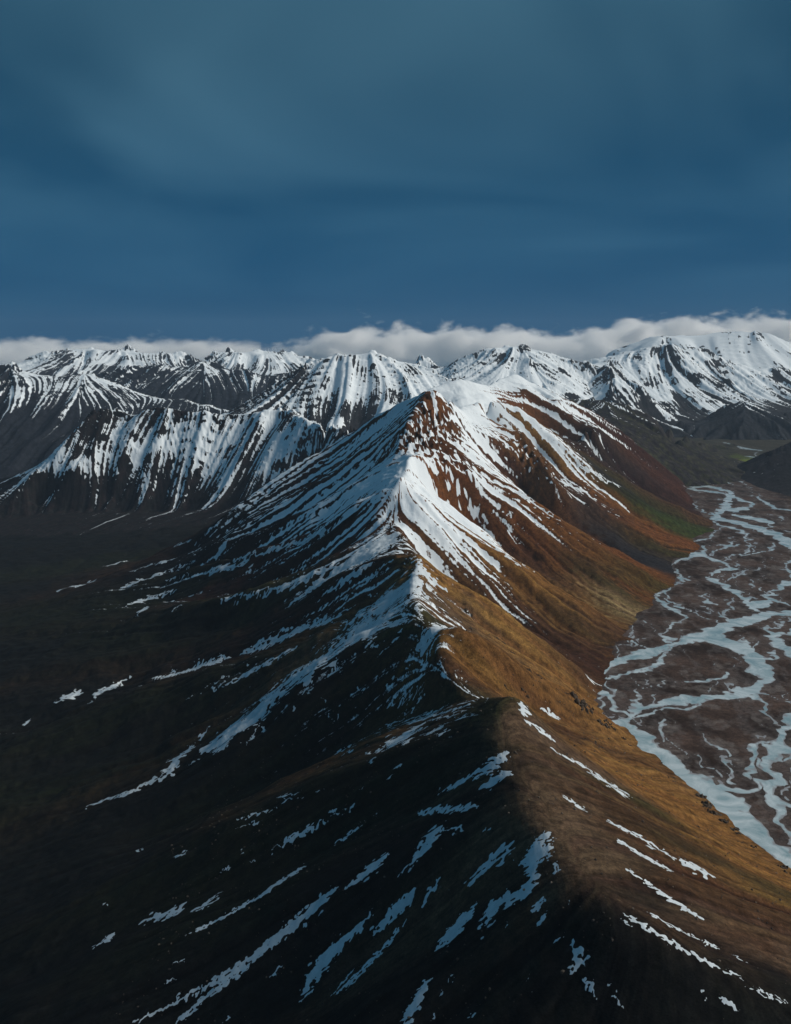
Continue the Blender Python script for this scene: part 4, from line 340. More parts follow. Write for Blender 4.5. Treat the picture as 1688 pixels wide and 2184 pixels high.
SNOW_PATCHES = [[[159.6,1316.2,162.4,1309.9],[154.0,1312.2,159.8,1297.6],[148.7,1310.2,157.1,1287.5],[144.3,1311.3,153.2,1278.2],[140.8,1308.4,147.6,1275.6],[136.9,1306.8,142.1,1275.6],[132.9,1307.2,136.3,1276.2],[128.8,1307.0,130.6,1282.7],[124.1,1308.1,125.1,1290.3],[119.3,1311.2,119.8,1297.4],[114.5,1314.3,114.7,1307.6]],
 [[167.3,1254.6,167.5,1250.1],[162.1,1255.3,162.6,1246.3],[156.9,1257.2,158.0,1244.4],[151.7,1259.7,153.6,1242.4],[146.7,1261.0,149.6,1242.3],[141.9,1261.5,145.5,1242.1],[137.4,1262.7,141.4,1242.0],[132.9,1263.1,137.0,1241.8],[128.9,1261.6,132.1,1244.9],[125.0,1260.1,127.0,1248.5],[120.9,1258.6,122.0,1252.2]],
 [[114.7,1303.1,115.3,1295.8],[110.2,1308.7,111.1,1297.5],[105.7,1314.3,106.9,1299.8],[101.1,1320.0,102.7,1302.7],[96.5,1323.7,98.3,1305.0],[92.0,1326.6,93.7,1309.3],[87.5,1330.3,89.2,1314.9],[82.9,1333.2,84.7,1319.8],[78.4,1336.2,80.0,1324.7],[73.9,1338.4,75.3,1330.3],[69.4,1340.7,70.5,1334.6],[64.8,1342.3,65.7,1338.9]],
 [[35.2,1320.7,34.5,1329.4],[40.5,1314.7,39.6,1324.6],[45.7,1307.3,44.7,1321.1],[50.6,1296.0,49.8,1316.3],[55.5,1288.7,55.0,1310.9],[60.1,1281.5,60.3,1304.7],[64.7,1274.8,65.3,1290.9],[69.5,1267.6,70.3,1282.2],[74.3,1260.3,75.1,1274.3],[79.3,1254.4,79.7,1266.3],[84.3,1248.4,84.3,1260.3],[89.1,1243.1,89.0,1255.6],[93.9,1237.7,93.6,1249.6],[98.6,1233.0,98.4,1244.9],[103.2,1228.9,103.0,1240.1],[107.9,1224.8,107.7,1235.4],[112.6,1221.3,112.4,1231.8]],
 [[62.9,1233.5,64.4,1227.9],[58.0,1235.6,61.5,1224.3],[53.1,1239.5,58.8,1220.2],[48.1,1242.8,56.5,1216.6],[43.9,1240.5,54.0,1214.3],[40.7,1235.7,51.1,1213.2],[37.9,1230.8,48.1,1211.5],[35.2,1227.8,45.0,1209.8],[32.6,1224.8,41.8,1208.1],[30.0,1221.8,38.2,1207.7],[27.4,1218.9,34.6,1206.6],[24.8,1215.9,30.9,1205.5],[22.0,1212.3,27.2,1204.3],[19.1,1210.5,23.4,1203.8],[16.1,1208.8,19.5,1203.3],[12.9,1207.6,15.6,1203.3],[9.7,1206.4,11.8,1202.8],[6.5,1205.2,7.9,1202.8]],
 [[66.6,1220.4,66.5,1225.9],[72.3,1215.8,72.2,1221.3],[77.9,1211.2,77.8,1217.3],[83.4,1206.0,83.4,1212.7],[88.9,1200.8,88.9,1207.4],[94.3,1195.5,94.3,1202.8]],
 [[189.1,1100.5,191.2,1099.0],[185.8,1094.9,190.7,1090.6],[182.8,1091.4,190.4,1084.0],[179.7,1088.6,189.7,1076.9],[176.7,1087.4,188.2,1068.8],[173.4,1086.8,186.6,1062.5],[169.7,1086.3,185.1,1056.8],[166.0,1086.3,183.9,1051.1],[163.6,1082.2,181.7,1048.7],[162.4,1075.8,178.5,1047.1],[161.4,1068.8,175.7,1046.5],[160.8,1061.3,173.2,1045.3],[160.1,1054.4,172.2,1042.8],[160.0,1048.5,171.5,1038.7],[159.9,1043.2,170.6,1033.5],[159.7,1039.5,169.1,1027.9],[158.4,1037.6,166.9,1022.5],[156.4,1035.7,164.5,1018.7],[154.2,1034.5,162.1,1016.5],[151.9,1032.7,159.4,1013.8],[150.0,1032.5,155.8,1012.3],[147.7,1032.8,151.7,1012.9],[144.8,1034.3,147.8,1014.5],[141.4,1035.3,144.0,1015.6],[138.1,1037.3,140.0,1016.7],[134.8,1038.8,136.0,1018.8],[131.3,1040.8,132.2,1021.3],[127.3,1043.4,128.9,1024.4],[123.0,1045.5,126.2,1026.8],[118.7,1046.5,124.2,1027.0],[114.8,1046.5,122.4,1025.2],[111.4,1045.8,120.8,1022.8],[108.5,1042.9,119.5,1019.8],[107.2,1036.2,117.7,1018.5],[106.5,1029.5,116.0,1016.1],[106.1,1023.9,114.3,1013.7],[105.7,1018.2,112.6,1010.8]],
 [[174.9,1067.3,179.5,1074.2],[180.0,1060.4,183.4,1064.7],[184.4,1053.1,186.9,1055.4],[188.5,1045.4,190.1,1046.7]],
 [[190.4,1038.6,194.3,1035.7],[188.9,1033.5,192.9,1030.1],[187.5,1028.5,191.7,1025.0],[186.0,1022.9,190.1,1018.5]],
 [[146.7,1116.0,149.1,1110.0],[143.4,1114.1,146.7,1106.4],[140.1,1112.9,144.3,1102.2],[136.8,1110.5,142.2,1098.0],[134.2,1106.3,139.9,1095.0],[132.4,1100.9,137.2,1092.0],[130.9,1095.5,134.6,1089.0]],
 [[136.9,1122.9,139.2,1117.5],[133.6,1122.1,136.6,1115.0],[130.4,1121.4,134.0,1112.5],[127.2,1121.2,131.3,1110.0],[124.0,1120.4,128.6,1106.9],[120.9,1120.8,125.6,1105.1],[117.8,1120.5,122.2,1104.3],[114.5,1120.3,118.9,1104.1],[111.2,1120.6,115.6,1103.9],[107.9,1120.4,112.4,1103.1],[104.6,1120.1,109.5,1102.9],[101.9,1118.1,106.3,1103.2],[99.5,1114.4,103.0,1102.9],[97.1,1110.1,99.7,1102.7],[94.8,1106.4,96.4,1101.9]],
 [[91.0,1065.3,95.5,1050.5],[87.3,1066.1,92.5,1048.1],[83.6,1067.0,89.7,1046.8],[79.9,1068.3,86.8,1044.9],[76.1,1069.1,84.2,1042.5],[72.7,1068.3,81.5,1041.2],[69.8,1065.3,78.6,1039.3],[67.0,1061.7,75.7,1037.4],[64.3,1058.2,72.6,1035.6],[61.9,1056.2,69.1,1034.3],[59.6,1054.2,64.7,1035.1],[57.0,1052.2,59.7,1039.0],[53.5,1051.4,55.0,1043.4]],
 [[59.0,1158.3,61.7,1153.5],[54.9,1157.9,58.7,1151.4],[50.9,1157.5,55.7,1149.2],[46.8,1157.1,52.7,1147.6],[43.3,1156.7,49.4,1146.1],[40.4,1154.5,45.5,1145.7],[37.6,1151.7,41.7,1145.2],[34.9,1149.5,37.8,1145.4]],
 [[23.9,1170.0,28.3,1163.5],[19.9,1170.7,25.6,1161.8],[15.8,1170.7,22.8,1160.2],[11.8,1171.4,20.1,1159.0],[7.8,1171.4,17.2,1157.4],[4.0,1171.4,14.0,1156.2],[0.7,1170.9,10.2,1156.3],[-2.8,1170.8,6.3,1156.3],[-6.3,1170.2,2.5,1156.9],[-9.9,1169.6,-1.1,1156.9],[-13.5,1168.4,-4.5,1156.3],[-16.5,1166.6,-8.1,1155.7],[-19.3,1164.3,-11.6,1155.1],[-22.0,1162.5,-15.2,1154.5],[-24.7,1161.3,-18.8,1153.9],[-27.3,1159.5,-22.4,1153.2],[-29.9,1157.7,-26.0,1152.6],[-32.6,1155.9,-29.6,1151.9]],
 [[12.2,1143.6,14.1,1140.2],[9.3,1142.5,11.3,1139.1],[6.5,1141.4,8.5,1138.0],[3.6,1140.3,5.8,1136.9],[0.8,1139.1,3.0,1135.7],[-2.1,1138.0,0.2,1134.6],[-4.9,1136.3,-2.6,1132.9],[-7.8,1135.1,-5.4,1130.6],[-10.8,1133.4,-8.4,1128.4],[-13.8,1131.1,-11.5,1126.1],[-17.0,1129.4,-14.7,1124.4],[-20.3,1127.1,-17.8,1120.9],[-23.5,1124.8,-21.0,1118.1],[-26.6,1120.8,-24.1,1115.2],[-29.8,1118.4,-27.2,1112.9],[-33.0,1116.7,-30.4,1111.2],[-36.2,1114.9,-33.5,1109.4],[-39.4,1113.7,-36.6,1107.7],[-42.5,1112.5,-39.7,1105.9],[-45.6,1110.7,-42.9,1104.1],[-48.7,1108.9,-46.1,1102.9],[-51.7,1107.1,-49.3,1100.6],[-54.8,1104.7,-52.4,1098.2],[-57.9,1103.5,-55.6,1097.0],[-60.9,1101.1,-58.8,1095.7],[-63.9,1099.8,-61.9,1095.0],[-66.9,1097.4,-65.1,1093.7],[-70.0,1096.1,-68.3,1093.0],[-73.1,1094.8,-71.4,1091.1],[-76.1,1093.5,-74.6,1089.8]],
 [[-32.5,1185.1,-31.0,1182.2],[-36.0,1184.4,-33.5,1180.4],[-39.4,1183.7,-36.1,1178.5],[-42.8,1183.0,-38.6,1176.1],[-46.2,1182.3,-41.2,1174.2],[-49.6,1181.6,-44.0,1173.0],[-53.0,1181.4,-47.3,1171.7],[-56.3,1180.7,-50.9,1170.9],[-59.9,1180.5,-54.5,1170.8],[-63.5,1180.3,-58.1,1170.0],[-67.2,1180.1,-61.6,1169.8],[-70.8,1179.3,-64.9,1169.6],[-74.8,1179.6,-67.8,1168.9],[-78.6,1179.4,-70.6,1167.5],[-82.4,1179.7,-73.5,1166.2],[-86.1,1179.5,-76.3,1164.3],[-89.9,1179.2,-79.1,1162.9],[-93.7,1178.9,-81.9,1162.1],[-97.6,1178.6,-84.4,1160.2],[-101.1,1177.1,-86.9,1158.9],[-104.0,1175.1,-89.7,1158.1],[-106.7,1173.0,-92.4,1156.1],[-109.3,1171.0,-95.2,1154.7],[-112.0,1169.0,-97.9,1152.2],[-114.5,1166.4,-100.5,1150.2],[-117.1,1163.8,-103.1,1148.2],[-119.2,1160.7,-105.9,1146.3],[-120.8,1157.6,-109.0,1144.8],[-122.2,1153.9,-112.0,1143.4],[-123.7,1150.9,-115.1,1141.9],[-125.1,1147.2,-118.2,1139.9],[-126.5,1143.6,-121.1,1137.3],[-127.9,1140.0,-124.1,1135.2]],
 [[-18.7,1263.0,-14.0,1250.5],[-23.1,1263.0,-17.6,1247.4],[-27.5,1262.9,-21.2,1244.8],[-31.8,1262.8,-24.7,1242.3],[-36.2,1262.0,-28.4,1241.0],[-40.6,1261.2,-32.0,1239.0],[-44.3,1259.9,-36.4,1238.9],[-48.0,1257.8,-40.9,1239.4],[-51.7,1255.2,-45.4,1239.8],[-55.4,1251.9,-49.8,1240.3],[-59.1,1249.2,-54.3,1240.7],[-62.8,1247.2,-58.7,1239.9],[-66.6,1245.1,-63.1,1239.7],[-70.5,1244.3,-67.4,1239.4],[-74.3,1242.8,-71.8,1239.2],[-78.1,1241.9,-76.2,1238.9]],
 [[-90.0,1259.9,-86.7,1253.9],[-93.9,1259.7,-89.6,1251.2],[-97.8,1260.0,-92.6,1249.1],[-101.7,1259.7,-95.5,1247.0],[-105.5,1258.7,-98.5,1244.8],[-109.4,1259.0,-101.6,1243.3],[-113.2,1258.1,-105.0,1242.4],[-117.1,1257.7,-108.4,1241.5],[-120.9,1256.7,-111.9,1241.2],[-124.9,1256.3,-115.2,1240.3],[-128.8,1255.3,-118.6,1238.7],[-132.7,1254.9,-122.0,1237.8],[-136.5,1253.9,-125.4,1236.8],[-140.3,1253.4,-129.2,1236.4],[-143.9,1252.4,-133.0,1236.0],[-147.6,1251.3,-136.9,1235.6],[-151.3,1250.3,-140.7,1235.1],[-154.9,1248.5,-144.5,1234.1],[-158.6,1247.5,-148.3,1233.6],[-162.3,1246.3,-152.1,1232.6],[-166.0,1245.2,-155.8,1231.5],[-169.8,1244.7,-159.6,1230.4],[-173.4,1243.6,-163.4,1229.2],[-177.0,1242.4,-167.3,1228.7],[-180.5,1240.7,-171.1,1227.6],[-184.1,1239.5,-174.9,1226.4],[-187.6,1238.4,-178.8,1225.8],[-191.2,1237.2,-182.6,1224.6],[-194.6,1235.4,-186.5,1224.1],[-198.2,1234.2,-190.4,1222.8],[-201.7,1233.0,-194.3,1222.2],[-205.3,1231.7,-198.3,1221.6],[-209.0,1230.5,-202.3,1220.9],[-212.9,1229.8,-206.2,1219.6],[-216.7,1228.5,-210.1,1219.0],[-220.5,1227.2,-214.1,1218.3],[-224.2,1225.9,-218.0,1217.6],[-228.1,1225.2,-222.0,1216.9],[-231.8,1223.9,-226.0,1216.1],[-235.7,1223.1,-230.0,1215.4],[-239.6,1222.4,-234.2,1214.6],[-243.6,1221.6,-238.4,1214.4],[-247.6,1220.8,-242.5,1213.6],[-251.6,1219.9,-246.6,1212.8],[-255.8,1219.7,-250.6,1211.9],[-259.8,1218.9,-254.8,1211.7],[-263.9,1218.6,-259.1,1211.4],[-267.9,1217.8,-263.4,1211.1],[-272.0,1217.5,-267.7,1210.8],[-276.3,1217.2,-272.1,1210.5],[-280.7,1217.4,-276.6,1210.7],[-285.0,1217.1,-281.0,1211.0],[-289.3,1216.7,-285.4,1210.6],[-293.4,1215.7,-289.7,1210.2],[-297.6,1214.7,-294.0,1209.8],[-301.8,1214.3,-298.2,1208.8],[-306.0,1213.3,-302.5,1208.3],[-310.2,1212.8,-306.8,1207.9],[-314.5,1212.4,-311.1,1207.4],[-318.7,1211.9,-315.5,1207.6],[-323.0,1211.4,-319.8,1207.1],[-327.2,1210.9,-324.1,1206.6],[-331.3,1209.8,-328.4,1206.1],[-335.6,1209.3,-332.7,1205.5],[-339.8,1208.8,-337.0,1205.0],[-343.8,1207.6,-341.1,1203.9],[-347.9,1206.5,-345.1,1202.7],[-351.7,1204.7,-349.2,1201.5],[-355.7,1203.5,-353.2,1200.3],[-359.5,1201.8,-357.2,1199.2],[-363.4,1200.6,-361.3,1198.0],[-367.4,1199.4,-365.3,1196.7],[-371.1,1197.6,-369.3,1195.5],[-375.0,1196.3,-373.2,1194.3]],
 [[-213.4,1219.7,-209.4,1213.5],[-217.7,1219.5,-213.3,1212.8],[-221.8,1218.8,-217.2,1211.5],[-225.8,1217.4,-221.1,1210.8],[-229.9,1216.6,-224.9,1209.4],[-234.1,1215.9,-228.6,1207.5],[-238.2,1215.1,-232.4,1206.1],[-242.3,1214.2,-236.2,1204.8],[-246.3,1212.8,-239.8,1202.8],[-250.1,1211.4,-243.5,1201.5],[-253.8,1210.0,-247.2,1200.1],[-257.5,1208.6,-250.9,1198.7],[-261.3,1207.8,-254.6,1197.3],[-264.9,1206.4,-258.3,1195.9],[-268.5,1204.9,-262.1,1195.0],[-272.0,1202.9,-265.8,1193.6],[-275.5,1200.8,-269.6,1192.7],[-279.1,1199.4,-273.1,1191.3],[-282.5,1197.3,-276.4,1189.3],[-285.7,1194.6,-279.9,1187.9],[-289.2,1193.2,-283.3,1186.4],[-292.5,1191.1,-286.7,1185.0],[-295.9,1189.6,-290.0,1182.9],[-299.2,1187.6,-293.3,1180.9],[-302.4,1185.5,-296.5,1178.8],[-305.7,1183.4,-299.7,1176.7],[-309.0,1181.9,-302.8,1174.1]],
 [[-142.4,1381.5,-139.9,1372.1],[-147.0,1380.4,-144.3,1370.9],[-151.4,1378.5,-148.6,1368.4],[-155.9,1377.3,-152.9,1365.8],[-160.5,1376.1,-157.1,1363.3],[-164.9,1374.1,-161.4,1361.4],[-169.3,1372.2,-165.5,1358.2],[-173.7,1370.3,-169.5,1353.5],[-178.2,1369.0,-173.7,1351.6],[-182.6,1367.0,-177.9,1349.7],[-186.9,1365.1,-182.2,1348.5],[-190.7,1360.4,-186.3,1346.5],[-194.7,1357.0,-190.5,1344.6],[-198.8,1355.1,-194.7,1343.3],[-203.0,1353.1,-198.9,1342.0],[-207.2,1351.7,-203.2,1341.3],[-211.5,1350.4,-207.5,1340.7],[-215.9,1350.4,-211.9,1340.0],[-220.3,1349.7,-216.6,1340.6],[-224.8,1348.9,-221.3,1340.5],[-229.4,1348.8,-226.1,1341.1],[-234.0,1348.1,-230.7,1340.3],[-238.5,1347.3,-235.3,1340.2],[-243.1,1346.4,-239.9,1339.4],[-247.7,1346.3,-244.4,1338.6],[-252.1,1344.8,-249.1,1338.4],[-256.6,1343.9,-253.6,1337.6],[-261.0,1342.4,-258.0,1336.0],[-265.5,1341.5,-262.5,1334.5],[-270.2,1341.3,-267.1,1333.6],[-274.8,1340.3,-272.0,1333.9],[-279.5,1340.0,-276.8,1333.7],[-284.4,1340.4,-282.0,1335.3],[-289.1,1340.1,-286.7,1335.0],[-293.7,1339.1,-291.2,1333.4],[-298.0,1336.8,-295.8,1332.3],[-302.4,1335.1,-300.3,1330.6],[-307.0,1334.0,-304.7,1328.9],[-311.3,1331.6,-309.2,1327.2],[-315.6,1329.9,-313.6,1325.5],[-320.0,1328.1,-318.2,1324.4],[-324.4,1326.4,-322.6,1322.6]],
 [[-113.8,1460.6,-112.3,1457.8],[-119.6,1462.4,-117.6,1458.9],[-125.4,1464.1,-122.8,1459.2],[-131.2,1465.8,-128.1,1459.5],[-137.1,1468.2,-133.3,1459.7],[-143.0,1469.9,-138.6,1460.7],[-148.7,1470.8,-143.8,1460.9],[-154.1,1471.0,-149.4,1461.8],[-159.5,1471.9,-154.9,1462.7],[-164.9,1472.8,-160.5,1463.6],[-170.1,1472.2,-166.1,1464.5],[-175.5,1472.3,-171.5,1464.6],[-180.6,1471.7,-176.9,1465.4],[-185.8,1471.8,-182.2,1465.5],[-190.7,1471.1,-187.5,1465.6],[-195.5,1469.8,-192.8,1465.7],[-200.4,1469.1,-198.1,1465.7],[-205.3,1468.4,-203.4,1465.7],[-210.3,1468.5,-208.7,1465.7]],
 [[-354.8,1438.9,-348.7,1425.2],[-360.9,1439.7,-353.8,1424.0],[-367.1,1441.1,-359.2,1423.4],[-373.6,1443.3,-364.2,1421.3],[-379.5,1444.1,-369.7,1420.7],[-385.8,1446.3,-375.8,1421.4],[-391.8,1447.8,-383.3,1426.2],[-397.7,1448.5,-390.4,1429.6],[-403.9,1449.1,-397.4,1433.1],[-410.5,1451.2,-404.2,1435.8],[-416.7,1451.7,-410.5,1437.1],[-422.3,1450.9,-417.2,1439.9],[-427.5,1449.4,-424.1,1442.6],[-432.8,1448.6,-430.8,1444.5]],
 [[-476.0,1442.2,-471.9,1434.7],[-483.7,1441.2,-479.7,1433.7],[-491.5,1440.2,-487.7,1433.4],[-499.2,1439.1,-496.0,1433.8]],
 [[-295.6,1426.0,-293.3,1421.3],[-300.8,1423.4,-298.1,1417.3],[-305.8,1420.1,-303.0,1414.1],[-310.6,1416.1,-307.8,1410.1],[-315.9,1414.2,-312.3,1404.7],[-321.3,1412.3,-317.3,1400.6],[-327.2,1411.6,-323.2,1399.3],[-333.5,1411.7,-329.5,1399.3],[-339.8,1411.6,-336.0,1399.9]],
 [[35.1,1000.8,38.0,995.8],[32.7,996.9,37.0,989.3],[30.2,993.0,36.1,983.0],[27.8,989.1,35.1,978.1],[25.5,985.3,34.2,973.7],[23.0,981.9,32.9,969.9],[20.9,979.0,30.7,966.6],[18.8,976.6,28.1,963.8],[16.4,974.2,25.4,961.4],[13.9,972.3,22.9,959.6],[11.4,969.9,20.6,957.2],[9.4,967.0,18.7,954.9],[8.5,962.2,16.6,952.6],[8.0,956.5,14.6,949.7],[7.6,951.2,12.6,946.9]],
 [[191.1,931.9,194.7,931.1],[191.6,927.9,195.9,927.0],[192.1,923.9,197.1,922.9],[192.7,920.0,198.3,919.3],[193.4,916.5,199.5,915.2],[194.1,913.0,200.6,911.6],[194.2,911.5,200.4,907.8],[193.6,910.2,197.5,905.6],[191.4,908.8,193.9,905.0],[188.5,907.5,190.3,904.8],[185.5,906.2,186.7,904.1]],
 [[196.3,893.6,201.7,894.8],[198.8,889.8,204.0,891.0],[201.2,886.0,206.3,887.2],[203.6,881.7,208.4,882.9],[206.0,877.9,210.7,879.6]],
 [[172.9,998.7,174.4,995.3],[169.2,997.8,171.5,993.3],[165.5,996.9,168.5,990.7],[162.4,994.3,165.2,989.3],[159.5,991.7,161.6,987.8],[156.7,988.6,158.1,986.4]],
 [[171.4,980.6,174.5,974.5],[168.3,979.1,171.3,973.6],[165.2,977.2,167.9,972.2],[162.1,975.7,164.6,970.7]],
 [[183.0,944.2,185.8,938.3],[179.8,943.4,182.1,938.5],[176.7,943.0,178.5,938.7],[173.5,942.1,174.8,938.9]],
 [[203.1,903.9,199.1,908.6],[205.1,905.8,201.9,909.9],[207.0,907.3,204.6,910.2],[209.0,909.2,207.3,911.0]],
 [[207.3,1476.4,212.3,1490.8],[203.5,1453.8,215.6,1473.7],[202.8,1439.9,216.9,1457.1],[206.2,1431.4,215.1,1442.5]],
 [[311.4,1894.9,314.7,1904.1],[320.3,1896.3,326.0,1912.0],[329.2,1894.8,337.5,1920.8],[342.1,1908.2,347.6,1927.0],[355.5,1923.5,358.1,1932.0]],
 [[208.1,1422.4,210.1,1428.6],[213.0,1422.4,215.6,1430.0],[217.9,1422.4,221.2,1432.1],[222.6,1421.6,226.8,1434.1],[227.5,1421.6,232.0,1434.8],[232.5,1422.2,236.9,1434.7],[237.4,1422.9,241.8,1434.6],[242.5,1424.2,246.7,1435.3],[247.4,1424.1,251.7,1435.9],[252.3,1424.0,256.9,1437.9]],
 [[245.3,1379.0,247.5,1385.8],[250.5,1380.2,252.9,1387.6],[255.8,1382.1,258.6,1390.9],[261.0,1383.3,264.0,1392.8],[266.2,1384.4,269.6,1395.3],[271.9,1387.6,275.6,1399.9],[277.6,1390.1,281.4,1403.1],[283.7,1394.7,287.8,1409.1],[289.6,1397.8,293.6,1411.6],[295.4,1400.3,299.2,1413.4],[300.5,1399.2,305.0,1415.9],[306.1,1400.9,310.5,1416.9]],
 [[231.2,1216.4,233.0,1220.5],[235.6,1214.3,237.4,1218.4],[239.9,1212.2,241.9,1216.9],[244.2,1210.1,246.2,1214.7],[248.5,1207.9,250.5,1212.6],[252.8,1205.8,254.9,1211.0],[257.0,1203.0,259.1,1208.2],[261.0,1199.7,263.2,1205.5]],
 [[313.1,1398.6,316.3,1407.5],[317.4,1396.2,321.2,1406.4],[321.4,1392.3,326.2,1405.9],[324.7,1385.7,331.7,1407.6],[325.1,1367.5,337.2,1409.3],[329.0,1364.4,342.2,1408.8],[333.1,1361.9,346.8,1407.7],[337.3,1360.2,349.6,1400.3],[341.5,1358.4,347.1,1372.2],[345.4,1355.3,350.3,1367.0],[349.6,1353.5,353.8,1363.2],[353.8,1351.7,357.3,1359.4],[357.9,1349.8,360.8,1355.6]],
 [[291.3,1194.6,293.5,1200.4],[295.0,1191.7,297.9,1199.9],[299.0,1190.1,302.2,1199.5],[303.0,1188.5,306.4,1198.4],[307.1,1187.4,310.5,1197.3],[311.5,1187.5,314.7,1196.3],[316.1,1188.2,319.2,1196.3],[320.6,1188.9,323.5,1195.8],[324.7,1187.8,327.9,1195.9],[329.3,1188.5,332.4,1195.9],[333.7,1188.5,336.9,1196.0],[338.0,1188.6,341.1,1195.4],[342.0,1188.1,344.9,1193.7],[345.9,1187.0,348.4,1191.4],[349.5,1185.3,352.1,1189.6],[353.2,1183.5,356.1,1189.1],[356.8,1181.8,360.0,1187.9],[358.3,1173.0,363.8,1186.8],[360.8,1167.7,367.1,1183.8],[364.4,1166.0,369.6,1178.5],[368.0,1164.2,371.5,1171.4],[371.7,1163.0,374.9,1169.1]],
 [[375.4,1163.8,378.5,1170.5],[379.8,1163.6,383.7,1171.4],[383.7,1161.7,388.9,1172.3],[386.9,1158.1,394.3,1173.7],[390.6,1155.6,400.2,1176.3],[394.4,1153.6,406.2,1179.5],[398.8,1152.8,410.3,1177.4],[403.8,1153.0,413.9,1174.8],[408.7,1153.1,417.9,1173.4],[414.3,1155.1,422.4,1173.1],[419.9,1156.9,426.8,1172.9],[426.8,1162.3,431.0,1172.0]],
 [[288.5,1136.6,290.5,1140.9],[291.8,1133.9,293.9,1138.2],[295.0,1130.7,297.3,1135.5],[298.3,1128.0,300.7,1132.8],[301.6,1125.3,304.5,1131.8],[305.1,1123.7,308.0,1129.6],[308.4,1121.1,311.6,1128.0],[311.6,1118.4,315.4,1127.0],[314.9,1115.6,319.4,1126.5],[317.6,1110.7,322.8,1124.3],[321.1,1108.5,326.6,1123.1],[324.1,1104.6,331.0,1123.7],[327.7,1102.9,335.2,1123.7],[331.5,1101.8,339.4,1123.6],[335.3,1100.6,343.2,1122.5],[339.2,1100.0,346.7,1120.2],[342.8,1098.3,349.8,1116.8]],
 [[278.7,1047.2,280.8,1051.7],[281.5,1044.8,283.7,1049.2],[284.3,1042.3,286.6,1046.8],[287.3,1040.4,289.7,1044.8],[290.2,1038.5,292.9,1043.3],[293.3,1037.1,296.2,1042.4],[296.4,1035.6,299.2,1040.4],[299.3,1033.7,302.4,1038.9],[302.2,1031.7,305.5,1037.4],[304.7,1028.7,308.3,1034.9],[307.4,1026.2,311.1,1032.4],[310.0,1023.2,313.9,1029.9],[312.5,1020.2,316.8,1027.9],[315.2,1017.7,319.9,1026.3],[317.8,1015.2,323.1,1025.3],[320.1,1011.7,326.0,1023.3],[322.6,1008.7,328.5,1020.2],[325.3,1006.2,331.0,1017.2],[328.0,1003.7,333.4,1013.6],[330.9,1001.6,335.8,1010.5],[334.0,1000.0,338.7,1008.5],[337.0,998.4,341.3,1005.9],[340.0,996.9,344.0,1003.3],[343.1,995.3,346.6,1000.7],[345.9,993.2,349.5,999.2],[348.9,991.6,352.3,997.1],[351.6,989.0,355.2,995.5],[354.5,987.3,358.2,993.8]],
 [[251.3,936.4,253.3,939.3],[253.8,933.7,256.1,937.1],[256.2,931.0,258.9,935.3],[258.7,928.3,261.5,932.5],[261.3,926.1,264.2,930.3],[263.8,923.9,266.9,928.0],[266.4,921.6,269.7,926.2],[269.0,919.4,272.5,924.4],[271.7,917.6,275.3,922.5],[274.4,915.3,278.0,920.7],[277.2,913.5,280.9,919.3],[279.9,911.6,283.6,917.5],[282.5,909.3,286.5,916.1],[285.4,907.9,289.3,914.7],[288.4,907.0,292.0,912.8],[291.3,905.6,295.0,911.9],[294.3,904.6,297.7,910.0],[297.2,903.6,300.5,908.6],[299.9,901.8,303.3,907.2],[302.7,900.3,306.1,905.7],[305.7,899.3,308.8,904.3],[308.6,898.3,311.5,902.4],[311.4,896.8,314.0,900.5],[314.2,895.4,316.8,899.0],[316.9,893.9,319.7,898.0],[319.5,892.0,322.4,896.5],[322.4,890.9,325.1,895.0],[325.2,889.4,327.8,893.5],[327.9,887.9,330.3,891.6],[330.8,886.8,333.2,890.5],[334.0,886.1,336.1,889.4],[337.0,885.0,339.0,888.3],[340.2,884.3,342.0,887.2],[343.2,883.1,344.9,886.0],[346.3,882.4,347.9,884.9],[349.5,881.7,350.8,883.7],[352.4,880.5,353.9,883.0],[355.5,879.8,357.0,882.2],[358.6,879.0,359.9,881.1]],
 [[279.4,952.9,280.7,955.6],[282.2,950.5,283.7,953.7],[285.1,948.1,286.5,951.3],[288.0,946.2,289.5,949.3],[290.9,944.2,292.9,948.8],[294.2,943.3,296.2,947.8],[297.2,941.8,299.2,946.3],[300.4,940.8,302.3,944.8],[303.6,939.7,305.4,943.3],[306.6,938.2,308.6,942.3],[309.7,936.7,311.7,940.7],[313.0,935.6,314.9,939.7],[316.4,935.0,318.3,939.0],[320.0,934.8,321.9,938.8],[323.7,934.6,325.7,939.1],[327.6,935.3,329.3,938.9],[331.4,935.5,333.0,938.7],[335.2,935.8,336.6,938.4],[338.8,935.5,340.0,937.7],[342.3,934.8,343.5,937.0],[345.7,934.1,346.9,936.3],[349.1,933.3,350.3,935.5],[352.5,932.6,353.7,934.8]],
 [[360.2,869.2,361.0,870.4],[363.5,868.8,364.3,870.0],[366.7,868.0,367.5,869.2],[369.8,867.2,370.4,868.0],[372.7,865.9,373.6,867.1],[375.8,865.1,376.7,866.3],[378.9,864.3,379.8,865.4],[382.0,863.4,383.1,865.0],[385.1,862.6,386.2,864.2],[388.2,861.7,389.1,862.9],[391.1,860.4,392.2,862.0],[394.1,859.5,395.2,861.1],[397.2,858.7,398.3,860.2],[400.2,857.8,401.5,859.7],[403.2,856.9,404.6,858.8]],
 [[327.4,858.3,328.9,859.7],[330.2,856.2,331.8,857.6],[333.0,854.1,334.9,855.9],[335.8,852.1,337.8,853.7],[338.6,850.5,340.8,852.0],[341.5,848.8,343.6,850.4],[344.2,846.7,346.2,848.4],[347.0,845.1,348.6,846.4]],
